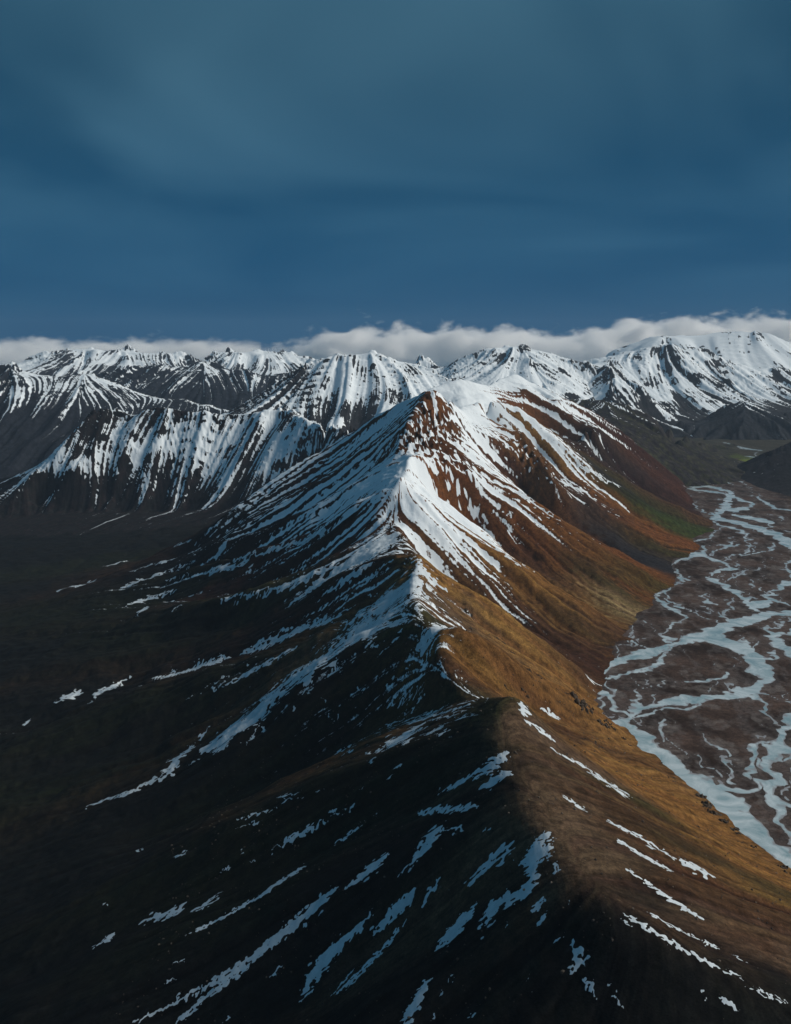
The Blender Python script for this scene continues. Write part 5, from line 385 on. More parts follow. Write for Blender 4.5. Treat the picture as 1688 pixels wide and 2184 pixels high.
 [[-133.9,2130.5,-128.4,2102.2],[-141.9,2135.3,-136.0,2106.0],[-150.2,2142.3,-143.5,2108.6],[-159.1,2157.8,-151.5,2117.6],[-173.7,2241.8,-158.9,2123.5],[-183.7,2260.2,-165.2,2123.0],[-191.9,2259.5,-170.4,2116.2],[-198.2,2244.2,-175.0,2104.1],[-204.8,2239.1,-180.3,2099.5],[-211.6,2237.4,-185.8,2094.8],[-217.9,2232.3,-191.7,2092.1],[-224.6,2231.6,-198.3,2091.5],[-231.6,2232.0,-205.2,2091.9],[-238.8,2232.4,-212.2,2093.3],[-246.1,2232.7,-218.9,2093.7],[-253.6,2233.0,-225.9,2096.1],[-261.0,2232.2,-232.9,2100.6],[-268.9,2234.6,-240.9,2116.8],[-275.3,2230.4,-247.6,2119.2],[-281.3,2226.3,-253.9,2117.4],[-287.0,2222.2,-260.2,2114.5],[-292.9,2219.2,-266.7,2113.7],[-295.0,2188.6,-273.0,2112.9],[-301.0,2185.6,-278.8,2112.1],[-307.4,2184.7,-283.9,2109.3],[-313.5,2182.7,-289.0,2106.5],[-318.2,2172.1,-294.3,2104.7],[-322.1,2156.0,-299.5,2101.8],[-327.8,2153.0,-304.9,2098.9],[-334.6,2156.3,-310.5,2097.0],[-340.9,2155.3,-316.0,2094.0],[-347.5,2155.4,-321.5,2091.1],[-355.0,2160.8,-327.0,2089.1],[-361.8,2161.9,-332.4,2086.1],[-368.5,2161.9,-337.5,2081.0],[-375.0,2161.9,-339.7,2057.3],[-381.4,2161.9,-345.1,2051.2],[-387.4,2160.8,-351.1,2047.0],[-393.5,2158.6,-357.3,2043.8],[-397.9,2146.7,-363.7,2042.7],[-403.8,2143.3,-370.1,2041.6],[-403.5,2108.2,-376.7,2041.4],[-409.6,2107.0,-383.4,2040.2],[-415.2,2104.8,-390.6,2039.8],[-420.6,2101.6,-399.3,2045.6],[-426.6,2100.4,-408.8,2055.4],[-432.4,2098.1,-416.9,2058.0],[-438.2,2095.8,-424.7,2059.6],[-443.8,2092.4,-432.8,2062.3],[-449.2,2088.0,-440.7,2063.8]],
 [[-503.0,2176.6,-496.8,2170.0],[-509.6,2173.9,-499.3,2153.5],[-516.2,2171.2,-499.7,2128.6],[-522.5,2167.4,-500.6,2106.1],[-526.9,2156.0,-503.9,2094.2],[-532.3,2149.0,-507.9,2085.5],[-528.9,2109.2,-513.9,2082.9],[-532.5,2099.4,-520.2,2080.3],[-535.9,2088.5,-523.7,2066.2],[-539.9,2079.7,-529.5,2060.3],[-544.3,2071.9,-536.3,2057.5],[-548.2,2060.9,-542.9,2053.5],[-553.5,2055.1,-549.8,2050.6]],
 [[-558.7,2052.6,-552.4,2040.0],[-565.9,2051.7,-559.6,2039.2],[-572.5,2048.8,-566.4,2037.3],[-579.0,2045.9,-573.5,2036.4],[-585.0,2040.9,-580.0,2033.5],[-591.5,2037.9,-586.5,2030.5],[-597.6,2033.9,-593.0,2027.5],[-603.8,2029.8,-598.9,2022.5],[-610.2,2026.8,-605.6,2019.4],[-617.3,2025.8,-612.2,2015.2],[-624.9,2025.7,-620.7,2017.0],[-632.6,2025.5,-629.2,2018.8],[-642.3,2031.3,-637.4,2019.5],[-651.4,2035.1,-645.9,2021.3],[-659.6,2035.9,-654.6,2024.0],[-667.7,2036.6,-663.0,2025.8],[-675.5,2036.3,-671.4,2027.5],[-683.6,2037.0,-679.1,2027.2],[-691.7,2037.6,-686.5,2025.8],[-699.4,2037.3,-694.8,2027.5],[-708.6,2040.9,-702.9,2028.1],[-715.3,2037.5,-710.6,2027.7]],
 [[27.5,2066.4,27.8,2040.7],[19.6,2076.8,20.0,2053.1],[11.7,2091.4,12.1,2061.4],[3.6,2101.9,4.2,2074.8],[-4.6,2115.6,-3.8,2088.3],[-13.1,2127.2,-11.7,2095.6],[-21.7,2141.0,-19.5,2105.0],[-30.7,2172.1,-27.3,2111.2],[-39.9,2198.2,-35.0,2116.4],[-49.9,2237.8,-42.2,2120.5],[-59.8,2254.4,-48.7,2123.5],[-69.2,2260.9,-55.1,2122.3],[-78.1,2265.2,-61.6,2122.1],[-86.9,2268.3,-68.1,2118.8],[-95.9,2275.8,-74.4,2115.4],[-104.6,2280.0,-80.5,2107.8],[-113.5,2287.6,-86.5,2103.3],[-123.0,2295.1,-91.6,2099.9],[-131.2,2292.4,-96.4,2098.7],[-133.1,2266.0,-104.8,2107.7],[-128.2,2153.4,-113.9,2113.6]],
 [[-163.2,2523.1,-156.6,2462.3],[-173.0,2530.1,-166.1,2469.1],[-183.1,2542.1,-175.6,2477.1],[-194.4,2568.2,-185.3,2486.4],[-204.3,2573.9,-197.3,2523.2],[-214.1,2578.2,-206.8,2527.5],[-224.0,2582.6,-216.5,2533.1],[-234.1,2588.2,-226.2,2538.6],[-244.1,2592.5,-236.8,2555.6],[-253.9,2594.2,-246.0,2558.6],[-263.7,2598.4,-254.3,2553.9],[-273.5,2602.7,-265.0,2570.9],[-283.3,2608.2,-274.0,2571.3],[-293.4,2615.0,-282.0,2561.3],[-303.4,2621.8,-291.3,2564.2],[-313.1,2624.7,-300.5,2565.7],[-322.8,2627.5,-310.9,2577.5],[-332.9,2632.9,-320.7,2585.5],[-342.3,2633.0,-332.5,2609.0],[-351.7,2634.5,-341.5,2609.2],[-361.0,2635.9,-349.9,2605.4],[-370.3,2637.3,-358.9,2605.5],[-379.3,2637.3,-367.8,2604.3],[-388.8,2641.3,-377.1,2604.3],[-397.9,2642.7,-386.8,2604.2],[-407.8,2647.9,-397.4,2609.2],[-417.7,2651.8,-407.8,2613.0],[-427.4,2653.0,-418.5,2619.3],[-437.3,2655.4,-431.0,2636.1],[-447.0,2656.6,-441.4,2639.8],[-457.1,2660.3,-451.9,2643.5]],
 [[-494.5,2672.9,-489.4,2660.0],[-505.4,2676.3,-498.5,2655.6],[-516.2,2678.4,-507.9,2652.4],[-526.9,2680.5,-516.9,2647.9],[-538.2,2685.2,-522.1,2623.7],[-550.1,2692.6,-530.9,2617.8],[-561.3,2697.3,-541.2,2618.5],[-573.2,2704.7,-551.9,2620.3],[-584.9,2710.7,-562.8,2623.5],[-597.0,2718.0,-573.8,2626.6],[-608.2,2721.2,-585.4,2632.3],[-619.1,2723.0,-596.1,2634.0],[-630.4,2726.1,-606.6,2634.4],[-641.3,2727.9,-618.1,2638.6],[-651.7,2726.9,-630.0,2644.2],[-662.2,2725.8,-639.3,2639.2],[-673.3,2727.4,-651.5,2646.0],[-684.0,2727.6,-658.4,2631.7],[-694.5,2726.4,-669.6,2634.4],[-703.5,2719.8,-684.6,2651.7]],
 [[-826.2,2793.9,-820.4,2785.1],[-836.9,2792.3,-830.1,2780.7],[-847.2,2789.2,-840.1,2777.7],[-855.7,2780.5,-848.9,2770.4],[-863.3,2769.0,-850.8,2741.2],[-869.5,2753.4,-846.2,2692.1],[-877.3,2743.4,-854.3,2683.6],[-885.1,2733.4,-862.8,2676.5],[-892.0,2720.6,-871.5,2670.7],[-896.7,2701.0,-877.3,2658.5],[-901.7,2685.9,-878.4,2639.0],[-892.0,2638.8,-880.7,2626.5],[-886.8,2612.8,-876.7,2597.4]],
 [[-969.2,2746.1,-949.5,2704.1],[-979.2,2739.5,-958.3,2696.4],[-988.1,2730.1,-963.7,2679.4],[-998.7,2726.2,-968.8,2660.9],[-1001.9,2705.0,-978.1,2651.5],[-1006.6,2687.9,-990.8,2651.3]],
 [[-1070.1,2600.5,-1061.4,2587.4],[-1074.0,2589.8,-1065.3,2576.8],[-1076.7,2576.6,-1070.1,2568.8],[-1080.9,2567.2,-1074.4,2559.5]],
 [[-279.1,2386.6,-276.1,2376.1],[-286.9,2383.2,-283.9,2374.0],[-295.1,2383.5,-291.8,2373.0],[-303.7,2386.0,-300.0,2374.4],[-311.7,2385.0,-308.4,2376.9],[-319.5,2381.5,-316.1,2374.7],[-327.9,2382.8,-323.9,2372.5],[-336.3,2384.1,-332.1,2373.7],[-344.5,2384.1,-339.8,2371.4],[-352.9,2385.3,-348.2,2373.9],[-361.2,2386.5,-356.6,2375.0],[-369.6,2387.7,-364.9,2376.2],[-377.9,2388.8,-373.3,2377.3],[-386.3,2389.9,-381.5,2377.2],[-394.4,2389.8,-389.6,2377.1],[-403.0,2392.1,-398.4,2380.6],[-411.3,2393.1,-406.8,2381.6],[-419.3,2391.7,-415.1,2381.4],[-427.3,2390.3,-423.9,2383.5],[-435.6,2390.0,-432.4,2382.0],[-444.4,2390.9,-441.8,2384.0],[-453.5,2391.6,-451.1,2385.9],[-462.8,2393.6,-460.8,2389.0],[-472.4,2396.7,-470.7,2393.3],[-482.2,2400.9,-480.1,2395.1],[-491.8,2404.0,-489.8,2398.2],[-501.7,2408.2,-499.7,2402.4],[-511.1,2410.0,-509.7,2406.5]],
 [[113.1,2104.2,115.7,2062.3],[103.0,2066.1,100.8,1910.0],[92.8,2020.5,94.3,1907.5],[82.0,1958.3,88.4,1906.8],[73.7,1952.8,83.5,1906.1],[66.4,1952.1,79.3,1906.3],[60.1,1953.2,75.2,1904.5],[54.1,1951.5,71.8,1903.7],[49.0,1947.7,70.0,1900.9],[47.9,1935.1,68.4,1899.1],[50.4,1917.7,67.0,1893.4],[53.8,1904.3,66.6,1884.0]],
 [[48.6,2421.6,60.3,2408.1],[43.7,2403.7,59.5,2378.2],[38.8,2385.8,58.3,2333.5],[34.2,2374.0,57.3,2311.5],[29.5,2370.5,54.6,2285.2],[25.2,2361.1,49.0,2266.0],[19.9,2349.4,42.5,2250.3],[13.8,2348.3,36.0,2240.4],[7.6,2349.5,29.2,2237.1],[1.9,2346.0,21.3,2238.3],[-4.6,2344.8,13.4,2240.6],[-11.4,2342.4,5.7,2244.0],[-18.0,2341.2,-2.3,2247.4],[-24.4,2342.3,-11.1,2254.1],[-31.2,2344.6,-20.3,2264.2],[-38.8,2358.6,-29.2,2273.1],[-47.6,2402.4,-38.0,2281.0],[-56.1,2411.8,-46.6,2287.6],[-64.6,2418.8,-55.1,2293.2],[-72.7,2418.6,-63.5,2297.5],[-80.3,2417.2,-72.2,2303.0],[-87.6,2414.5,-81.0,2309.7]],
 [[62.1,2476.4,69.7,2477.4],[56.2,2459.3,72.3,2463.8],[51.7,2433.7,76.1,2450.1],[54.5,2403.4,77.5,2441.5],[62.2,2384.1,78.7,2429.3],[70.7,2379.1,82.4,2420.7],[78.2,2377.7,88.8,2420.5],[86.0,2382.2,95.7,2417.8],[93.9,2389.0,102.9,2415.1],[101.8,2391.1,110.0,2412.4],[110.2,2393.1,117.1,2410.8],[118.7,2395.1,124.3,2409.3],[127.1,2394.7,131.5,2405.3],[135.5,2394.2,138.7,2402.5]],
 [[-16.7,2922.2,-1.2,2836.0],[-26.5,2916.3,-10.4,2831.8],[-36.3,2911.9,-19.6,2819.0],[-46.2,2904.5,-28.6,2811.9],[-56.0,2897.0,-37.4,2803.4],[-65.7,2891.1,-46.0,2796.3],[-75.1,2885.1,-54.6,2783.6],[-84.5,2886.2,-63.5,2782.0],[-93.5,2880.2,-72.3,2779.0],[-102.4,2869.8,-81.4,2781.6],[-111.7,2869.5,-90.3,2781.3],[-120.5,2863.4,-99.4,2781.0],[-129.1,2857.3,-108.7,2782.0],[-137.9,2855.5,-118.2,2784.4],[-146.5,2850.8,-127.2,2777.1],[-155.3,2850.3,-136.0,2766.9],[-164.0,2846.9,-144.6,2752.7],[-172.2,2836.5,-154.1,2757.7],[-180.7,2831.7,-163.3,2755.8],[-189.3,2828.3,-172.6,2756.6],[-198.0,2827.7,-181.9,2757.4],[-206.9,2828.5,-191.3,2759.5],[-215.6,2825.0,-200.7,2761.6],[-224.3,2822.9,-209.6,2762.3],[-232.7,2819.4,-218.3,2763.0],[-240.7,2815.9,-226.1,2754.1],[-248.6,2813.8,-235.7,2767.2],[-256.3,2811.7,-244.3,2766.4],[-264.1,2809.5,-252.6,2762.9],[-272.1,2810.2,-261.2,2762.1],[-279.9,2808.0,-270.0,2762.6],[-285.9,2784.8,-279.2,2765.9],[-294.2,2782.6,-288.1,2765.0],[-302.8,2781.6,-297.5,2768.2],[-311.7,2783.5,-306.6,2768.6],[-320.3,2782.5,-315.6,2769.0]],
 [[-76.4,2638.2,-68.8,2609.6],[-85.2,2637.9,-77.2,2610.6],[-94.1,2640.3,-85.6,2611.7],[-102.9,2639.9,-94.0,2612.7],[-111.8,2642.2,-102.4,2612.4],[-120.8,2645.8,-110.8,2613.4],[-129.9,2650.7,-119.3,2615.6],[-138.9,2652.9,-127.7,2617.8],[-147.8,2653.7,-136.2,2622.6],[-156.2,2654.6,-144.9,2624.8],[-164.6,2658.0,-153.9,2630.9],[-172.7,2658.9,-162.9,2635.6],[-180.9,2659.7,-172.1,2641.6],[-189.2,2660.4,-180.8,2642.4],[-197.3,2661.2,-189.4,2645.7],[-205.0,2660.6,-197.7,2646.5],[-212.4,2660.0,-205.9,2647.2],[-219.6,2659.4,-214.1,2649.2],[-226.6,2657.5,-222.3,2649.8]],
 [[-182.9,2852.9,-177.9,2826.2],[-193.2,2855.1,-187.7,2827.0],[-203.3,2854.4,-197.6,2830.6],[-213.5,2855.1,-207.5,2832.7],[-224.0,2860.0,-217.2,2833.4],[-234.7,2866.4,-227.2,2836.9],[-244.8,2864.1,-237.3,2840.3],[-254.8,2861.8,-247.1,2840.9],[-266.9,2882.4,-256.8,2840.1],[-277.3,2884.3,-266.8,2842.0],[-287.5,2886.2,-277.3,2846.7],[-297.8,2888.1,-287.8,2851.4],[-308.1,2889.9,-297.9,2851.8],[-318.5,2893.2,-308.5,2856.5],[-328.8,2894.9,-319.1,2861.1],[-339.5,2899.6,-330.1,2868.5],[-349.4,2898.4,-340.9,2873.1],[-359.5,2900.1,-351.8,2876.2],[-370.1,2904.6,-363.2,2880.6],[-380.9,2909.1,-375.1,2887.8],[-392.1,2913.6,-387.3,2898.0],[-403.6,2919.4,-399.2,2905.2],[-414.8,2922.3,-411.1,2912.5],[-426.3,2926.6,-422.8,2918.2],[-438.0,2932.4,-434.3,2922.5],[-449.0,2933.7,-445.9,2926.7],[-460.7,2939.4,-457.7,2930.9],[-473.1,2949.5,-469.7,2936.5],[-485.1,2955.1,-482.1,2945.0],[-497.8,2965.1,-494.4,2952.0],[-510.2,2972.2,-507.0,2960.5],[-523.1,2982.2,-520.2,2972.0],[-535.5,2989.2,-532.6,2979.0],[-550.5,3009.7,-545.4,2987.4],[-562.2,3012.2,-557.7,2992.9],[-573.7,3013.2,-570.0,2998.3]],
 [[-235.3,3186.8,-230.9,3172.7],[-246.9,3195.5,-242.0,3179.9],[-258.9,3209.1,-253.2,3188.6],[-271.9,3232.3,-264.4,3195.7],[-284.7,3250.7,-276.1,3207.6],[-297.2,3266.0,-287.9,3221.1],[-309.6,3278.0,-299.8,3233.1],[-321.9,3288.4,-312.0,3248.2],[-333.6,3293.9,-324.3,3260.1],[-345.6,3302.7,-336.9,3270.4],[-357.6,3309.7,-349.7,3277.3],[-370.0,3316.8,-363.5,3292.4],[-382.8,3325.4,-375.8,3294.4],[-396.0,3335.6,-389.1,3306.2],[-409.3,3345.9,-402.4,3316.3],[-422.3,3352.7,-415.9,3328.1],[-435.3,3359.6,-429.1,3336.6],[-448.6,3368.1,-442.3,3345.1],[-461.7,3374.9,-455.5,3353.5],[-474.6,3380.0,-468.5,3360.3],[-487.9,3388.4,-482.0,3370.3],[-501.0,3395.2,-495.4,3378.7],[-514.3,3403.6,-508.9,3387.1],[-527.5,3410.3,-522.6,3395.4],[-540.7,3417.0,-536.0,3402.0],[-557.1,3442.4,-550.6,3415.4],[-570.9,3450.8,-565.4,3428.7],[-586.3,3467.7,-581.0,3447.3],[-600.9,3479.5,-596.9,3465.9],[-614.6,3486.1,-611.6,3477.6]],
 [[-546.3,3391.7,-541.8,3375.0],[-563.4,3409.8,-557.3,3384.6],[-580.6,3428.0,-572.9,3394.2],[-597.7,3444.4,-589.2,3407.2],[-616.3,3467.9,-608.8,3439.0],[-632.2,3475.7,-624.9,3450.3],[-647.7,3481.9,-640.5,3458.1],[-662.8,3486.2,-656.3,3465.9],[-678.6,3494.0,-671.8,3471.9],[-695.8,3508.8,-688.0,3481.4],[-713.9,3527.1,-705.4,3496.0]],
 [[-711.7,3850.2,-691.3,3810.5],[-717.2,3829.4,-698.3,3803.3],[-725.1,3821.9,-705.9,3798.0],[-732.9,3812.5,-714.2,3792.5],[-741.5,3808.9,-725.0,3788.5],[-749.8,3803.3,-737.0,3782.3],[-758.1,3793.8,-750.3,3781.6]],
 [[128.5,1570.6,128.5,1561.1],[123.1,1577.4,122.9,1565.5],[117.6,1584.9,117.3,1570.7],[112.2,1594.1,111.9,1579.8],[106.6,1600.9,106.4,1587.3],[101.1,1610.1,100.7,1593.2],[95.7,1623.4,95.2,1601.6],[90.4,1638.4,90.0,1618.0],[84.5,1646.9,84.6,1634.6],[78.8,1658.8,78.9,1643.9],[72.9,1667.4,73.0,1651.6],[67.4,1688.6,66.8,1654.3],[61.5,1701.5,61.0,1665.3],[55.5,1713.7,55.4,1685.6],[49.1,1713.9,49.4,1700.2],[42.6,1712.3,43.0,1701.2],[36.2,1715.9,36.6,1704.8],[29.8,1721.2,30.3,1711.7],[23.5,1731.6,23.8,1713.5]],
 [[48.2,1652.5,48.8,1627.9],[42.4,1657.6,43.2,1619.9],[36.1,1643.8,37.6,1614.4],[30.2,1640.6,32.2,1610.5],[24.3,1639.9,26.8,1609.8],[18.4,1639.9,21.4,1607.5],[12.5,1634.3,15.9,1601.1],[6.6,1634.3,10.4,1591.6],[0.9,1634.3,4.7,1593.2],[-4.7,1630.2,-1.3,1596.4],[-10.3,1626.2,-7.4,1600.4],[-15.9,1618.0,-13.4,1599.6],[-21.5,1614.7,-19.4,1599.5]],
 [[-1028.4,3473.0,-1035.0,3491.9],[-1016.7,3480.2,-1023.9,3500.8],[-1006.5,3492.6,-1012.1,3508.0],[-996.2,3505.0,-1007.3,3539.9],[-985.3,3515.7,-995.4,3547.1],[-975.3,3529.8,-985.3,3561.3],[-962.3,3533.4,-970.8,3559.6],[-950.2,3540.4,-955.4,3554.2],[-935.7,3538.6,-941.1,3552.4],[-921.4,3536.7,-925.9,3546.9],[-907.2,3534.7,-911.6,3544.9],[-892.1,3529.2,-896.9,3541.1],[-876.7,3521.8,-881.8,3535.5],[-861.3,3514.5,-867.5,3533.4],[-845.5,3505.3,-849.1,3513.7]],
 [[-841.9,3876.2,-839.5,3870.7],[-858.2,3884.8,-855.6,3879.3],[-874.1,3891.5,-871.5,3886.0],[-890.0,3898.1,-886.9,3890.6],[-905.5,3902.7,-902.3,3895.3],[-921.1,3907.3,-917.4,3897.9],[-937.2,3913.8,-932.9,3902.5],[-952.3,3916.4,-948.4,3907.0],[-967.0,3916.9,-963.0,3907.5],[-981.2,3915.5,-977.1,3906.1],[-994.9,3912.0,-988.8,3894.9],[-1004.0,3891.0,-998.3,3875.9],[-1016.6,3883.6,-981.6,3756.2],[-1031.1,3883.9,-1024.4,3865.0],[-1046.2,3886.1,-1038.5,3863.3],[-1059.7,3882.4,-1018.4,3736.4],[-1072.6,3876.8,-1033.5,3740.3],[-1083.9,3865.3,-1046.5,3736.6],[-1091.3,3840.4,-1060.5,3736.7],[-1099.6,3819.4,-1081.5,3761.1],[-1112.8,3815.6,-1097.9,3768.6],[-1124.2,3806.0,-1114.2,3776.0]],
 [[877.4,4594.0,883.2,4597.7],[889.9,4584.5,897.1,4590.2],[902.9,4577.2,911.9,4587.3],[916.4,4572.1,926.2,4582.0],[929.9,4567.0,940.9,4579.0],[943.7,4561.8,956.5,4580.6],[959.3,4560.9,972.6,4584.3],[976.1,4562.1,988.4,4585.8],[992.4,4561.0,1005.1,4589.3],[1009.3,4562.1,1022.4,4595.1],[1030.6,4581.3,1040.4,4603.1],[1050.2,4591.3,1060.8,4620.3],[1067.8,4592.0,1080.0,4630.5],[1085.9,4595.0,1103.2,4656.8],[1106.2,4607.2,1125.5,4678.6]],
 [[739.3,4245.5,750.1,4287.5],[755.5,4249.2,768.4,4299.7],[773.3,4261.3,788.3,4320.6],[795.1,4294.9,812.5,4363.2],[811.8,4300.6,838.0,4410.5],[834.8,4340.9,853.7,4405.2],[852.8,4355.5,867.9,4395.6],[870.9,4370.0,884.9,4403.6],[885.6,4367.0,899.7,4402.9],[900.8,4366.2,913.4,4397.8],[917.3,4371.9,928.9,4401.4]],
 [[473.6,3685.2,481.1,3695.4],[484.1,3676.3,492.3,3692.1],[494.9,3669.3,503.4,3688.7],[506.1,3665.9,514.6,3685.3],[517.5,3664.3,525.7,3681.9],[528.9,3662.7,536.8,3678.4],[540.6,3662.8,547.8,3674.9],[552.1,3661.1,558.9,3671.3],[562.3,3652.1,569.9,3667.8],[574.0,3652.1,580.5,3662.3],[585.1,3648.5,590.8,3655.1],[595.6,3641.2,601.3,3649.6],[606.3,3635.7,611.1,3640.5],[617.1,3630.2,621.6,3635.0],[623.7,3601.2,632.0,3629.5],[633.3,3590.2,642.0,3622.1]],
 [[336.5,3070.4,346.7,3120.9],[346.1,3057.0,354.7,3094.9],[357.1,3055.7,364.6,3085.9],[367.1,3046.8,373.3,3067.7],[377.3,3040.9,383.4,3061.8],[387.2,3033.5,393.1,3054.4],[397.1,3026.1,402.3,3042.3],[407.6,3023.1,411.5,3031.8]],
 [[-81.6,1455.5,-80.8,1452.6],[-89.6,1458.7,-88.8,1456.5],[-97.7,1461.8,-96.8,1458.9],[-105.8,1465.6,-105.0,1462.8],[-114.0,1468.7,-113.1,1466.6]],
 [[-170.0,1555.6,-169.0,1551.0],[-177.8,1562.6,-176.4,1555.7],[-185.6,1569.6,-184.3,1563.4],[-193.4,1575.9,-192.0,1568.9],[-201.0,1580.5,-199.6,1573.5],[-209.3,1589.1,-207.5,1579.7],[-217.3,1596.1,-215.3,1585.1]],
 [[121.1,1167.5,125.2,1165.9],[122.8,1163.8,125.6,1160.0],[121.6,1163.9,122.3,1160.3],[116.7,1167.4,117.0,1164.4]],
 [[-56.4,1405.2,-55.4,1401.7],[-61.8,1404.2,-60.7,1400.8],[-67.3,1403.3,-66.1,1400.5],[-72.7,1403.0,-71.4,1399.6],[-78.2,1402.7,-76.8,1399.3],[-83.7,1403.1,-82.2,1398.3],[-89.2,1403.5,-87.6,1398.6],[-94.7,1403.1,-92.9,1396.9]],
 [[-1430.7,4952.8,-1428.9,4947.9],[-1448.7,4939.5,-1443.2,4922.4],[-1458.5,4899.2,-1450.6,4875.0],[-1474.6,4881.1,-1470.1,4869.2],[-1497.1,4884.9,-1488.8,4860.8],[-1512.6,4866.8,-1494.7,4811.4],[-1515.0,4807.7,-1510.1,4793.4]],
 [[-938.9,4252.4,-937.5,4248.2],[-963.9,4273.6,-961.9,4267.3],[-989.6,4297.0,-984.8,4280.0],[-1017.4,4329.1,-1010.4,4303.5],[-1041.6,4346.2,-1038.8,4337.7],[-1067.0,4367.7,-1064.9,4361.3]],
 [[-1089.8,4140.5,-1085.3,4126.2],[-1110.3,4148.3,-1105.6,4134.0],[-1131.5,4158.1,-1126.5,4143.9],[-1148.7,4153.4,-1142.7,4137.3],[-1165.5,4148.8,-1159.0,4130.5],[-1183.2,4148.2,-1177.0,4129.9],[-1197.9,4137.3,-1194.9,4129.2]],
 [[-977.1,4077.2,-974.7,4069.2],[-1007.0,4119.8,-996.3,4079.0],[-1035.3,4154.4,-1019.0,4092.9],[-1042.3,4104.4,-1037.1,4088.3],[-1060.2,4099.8,-1056.2,4087.8],[-1082.3,4111.6,-1080.2,4105.6]],
 [[-859.2,3874.5,-856.8,3866.9],[-876.1,3880.8,-874.0,3875.2],[-893.1,3887.2,-890.8,3881.6],[-909.7,3891.5,-907.1,3886.0],[-926.3,3895.8,-923.4,3890.3],[-943.5,3904.0,-940.3,3896.6],[-958.8,3904.4,-956.3,3898.9],[-973.1,3900.9,-932.8,3742.8]],
 [[-788.3,3825.3,-787.2,3823.5],[-805.9,3835.6,-804.6,3833.9],[-823.1,3844.0,-821.2,3840.4],[-840.0,3850.4,-837.9,3846.8]],
 [[-883.9,3550.0,-879.5,3536.1],[-899.0,3553.8,-894.5,3539.9],[-915.6,3562.8,-909.4,3543.6],[-929.9,3562.9,-924.0,3545.5],[-946.5,3571.8,-939.9,3552.7],[-959.0,3564.7,-954.0,3552.7],[-973.7,3566.4,-969.0,3556.3],[-988.3,3568.2,-982.6,3554.4],[-998.8,3555.7,-992.3,3538.4],[-1009.7,3544.9,-999.3,3513.6],[-1012.9,3507.8,-1008.7,3497.6],[-1022.5,3493.6,-1018.0,3481.7],[-1032.5,3481.2,-1028.7,3471.0]],
 [[-862.2,3623.6,-858.7,3614.9],[-886.3,3640.8,-880.0,3625.1],[-906.4,3643.6,-900.8,3631.5],[-923.7,3639.2,-921.1,3634.1]],
 [[-796.1,3583.9,-794.0,3578.7],[-817.1,3590.4,-814.0,3583.6],[-837.3,3595.2,-834.5,3590.2],[-857.3,3601.9,-855.6,3598.5]],
 [[-937.6,3413.4,-933.7,3407.2],[-935.6,3368.4,-915.0,3307.7],[-924.1,3294.5,-902.2,3228.7],[-911.6,3222.5,-908.7,3218.2]],
 [[-737.2,3115.8,-735.4,3111.3],[-746.3,3117.0,-743.2,3109.5],[-754.6,3116.6,-751.7,3110.7],[-761.1,3111.7,-759.3,3107.2]],
 [[-1417.2,4140.7,-1392.9,4071.2],[-1467.2,4231.1,-1420.1,4098.4],[-1450.2,4129.3,-1433.9,4086.7],[-1448.5,4074.6,-1442.8,4060.6]],
 [[-711.7,3834.3,-701.5,3818.5],[-721.5,3826.6,-707.9,3809.4],[-731.2,3818.8,-714.1,3800.4],[-738.4,3809.5,-722.7,3794.8],[-744.1,3800.5,-731.3,3783.4],[-748.1,3784.0,-740.2,3773.8]],
 [[-568.3,3393.3,-565.6,3383.3],[-585.4,3409.6,-581.0,3391.1],[-605.1,3439.6,-597.1,3402.3],[-622.6,3456.0,-616.3,3430.6],[-639.3,3467.3,-633.8,3448.7],[-655.8,3476.8,-649.5,3456.4],[-671.4,3482.8,-665.1,3462.4],[-687.6,3492.3,-681.8,3473.6],[-705.3,3508.7,-699.3,3488.1],[-724.2,3530.5,-716.7,3501.0],[-740.7,3540.0,-736.7,3526.1]],
 [[-528.2,3351.4,-522.6,3342.0],[-536.5,3353.5,-526.5,3338.0],[-541.6,3349.3,-532.5,3337.0],[-544.9,3345.3,-540.1,3339.2]],
 [[-304.6,2373.8,-302.2,2365.7],[-313.4,2375.1,-311.1,2368.2],[-322.0,2373.9,-319.6,2368.2],[-331.2,2377.5,-328.3,2369.4],[-340.1,2378.7,-336.8,2369.5],[-349.1,2381.0,-345.6,2370.6],[-358.4,2384.5,-354.5,2372.9],[-367.7,2387.9,-363.4,2375.2],[-376.6,2389.0,-372.4,2378.7],[-385.7,2391.2,-381.2,2379.7],[-394.4,2392.3,-390.3,2381.9],[-403.5,2395.7,-399.7,2386.5],[-412.2,2396.6,-408.8,2388.6],[-420.7,2396.4,-417.7,2389.5],[-428.8,2393.7,-426.3,2389.2],[-437.1,2392.2,-434.8,2387.7],[-445.6,2391.9,-443.7,2388.5],[-454.1,2391.5,-452.3,2388.1]],
 [[-266.0,2371.2,-264.3,2363.1],[-277.8,2378.3,-275.0,2366.6],[-288.5,2379.4,-286.1,2371.3],[-298.7,2380.6,-297.3,2375.9]],
 [[-440.4,2426.4,-439.1,2424.1],[-449.7,2424.7,-448.5,2423.7],[-459.2,2424.2,-457.4,2420.8],[-468.7,2423.6,-466.5,2419.0],[-477.8,2420.6,-475.0,2414.9],[-487.3,2421.2,-484.3,2414.3],[-496.5,2420.6,-493.9,2414.8],[-505.3,2418.8,-503.4,2415.4],[-514.1,2416.9,-512.7,2414.7],[-523.2,2416.2,-522.0,2414.0]],
 [[-457.1,2409.6,-455.3,2404.9],[-465.5,2405.5,-462.7,2398.6],[-473.2,2400.2,-471.1,2396.9],[-480.8,2397.5,-479.8,2396.4]],
 [[-549.5,2416.7,-548.1,2414.5],[-556.6,2416.4,-554.2,2413.1],[-563.1,2416.1,-560.5,2411.7],[-568.8,2414.8,-567.2,2411.4]],
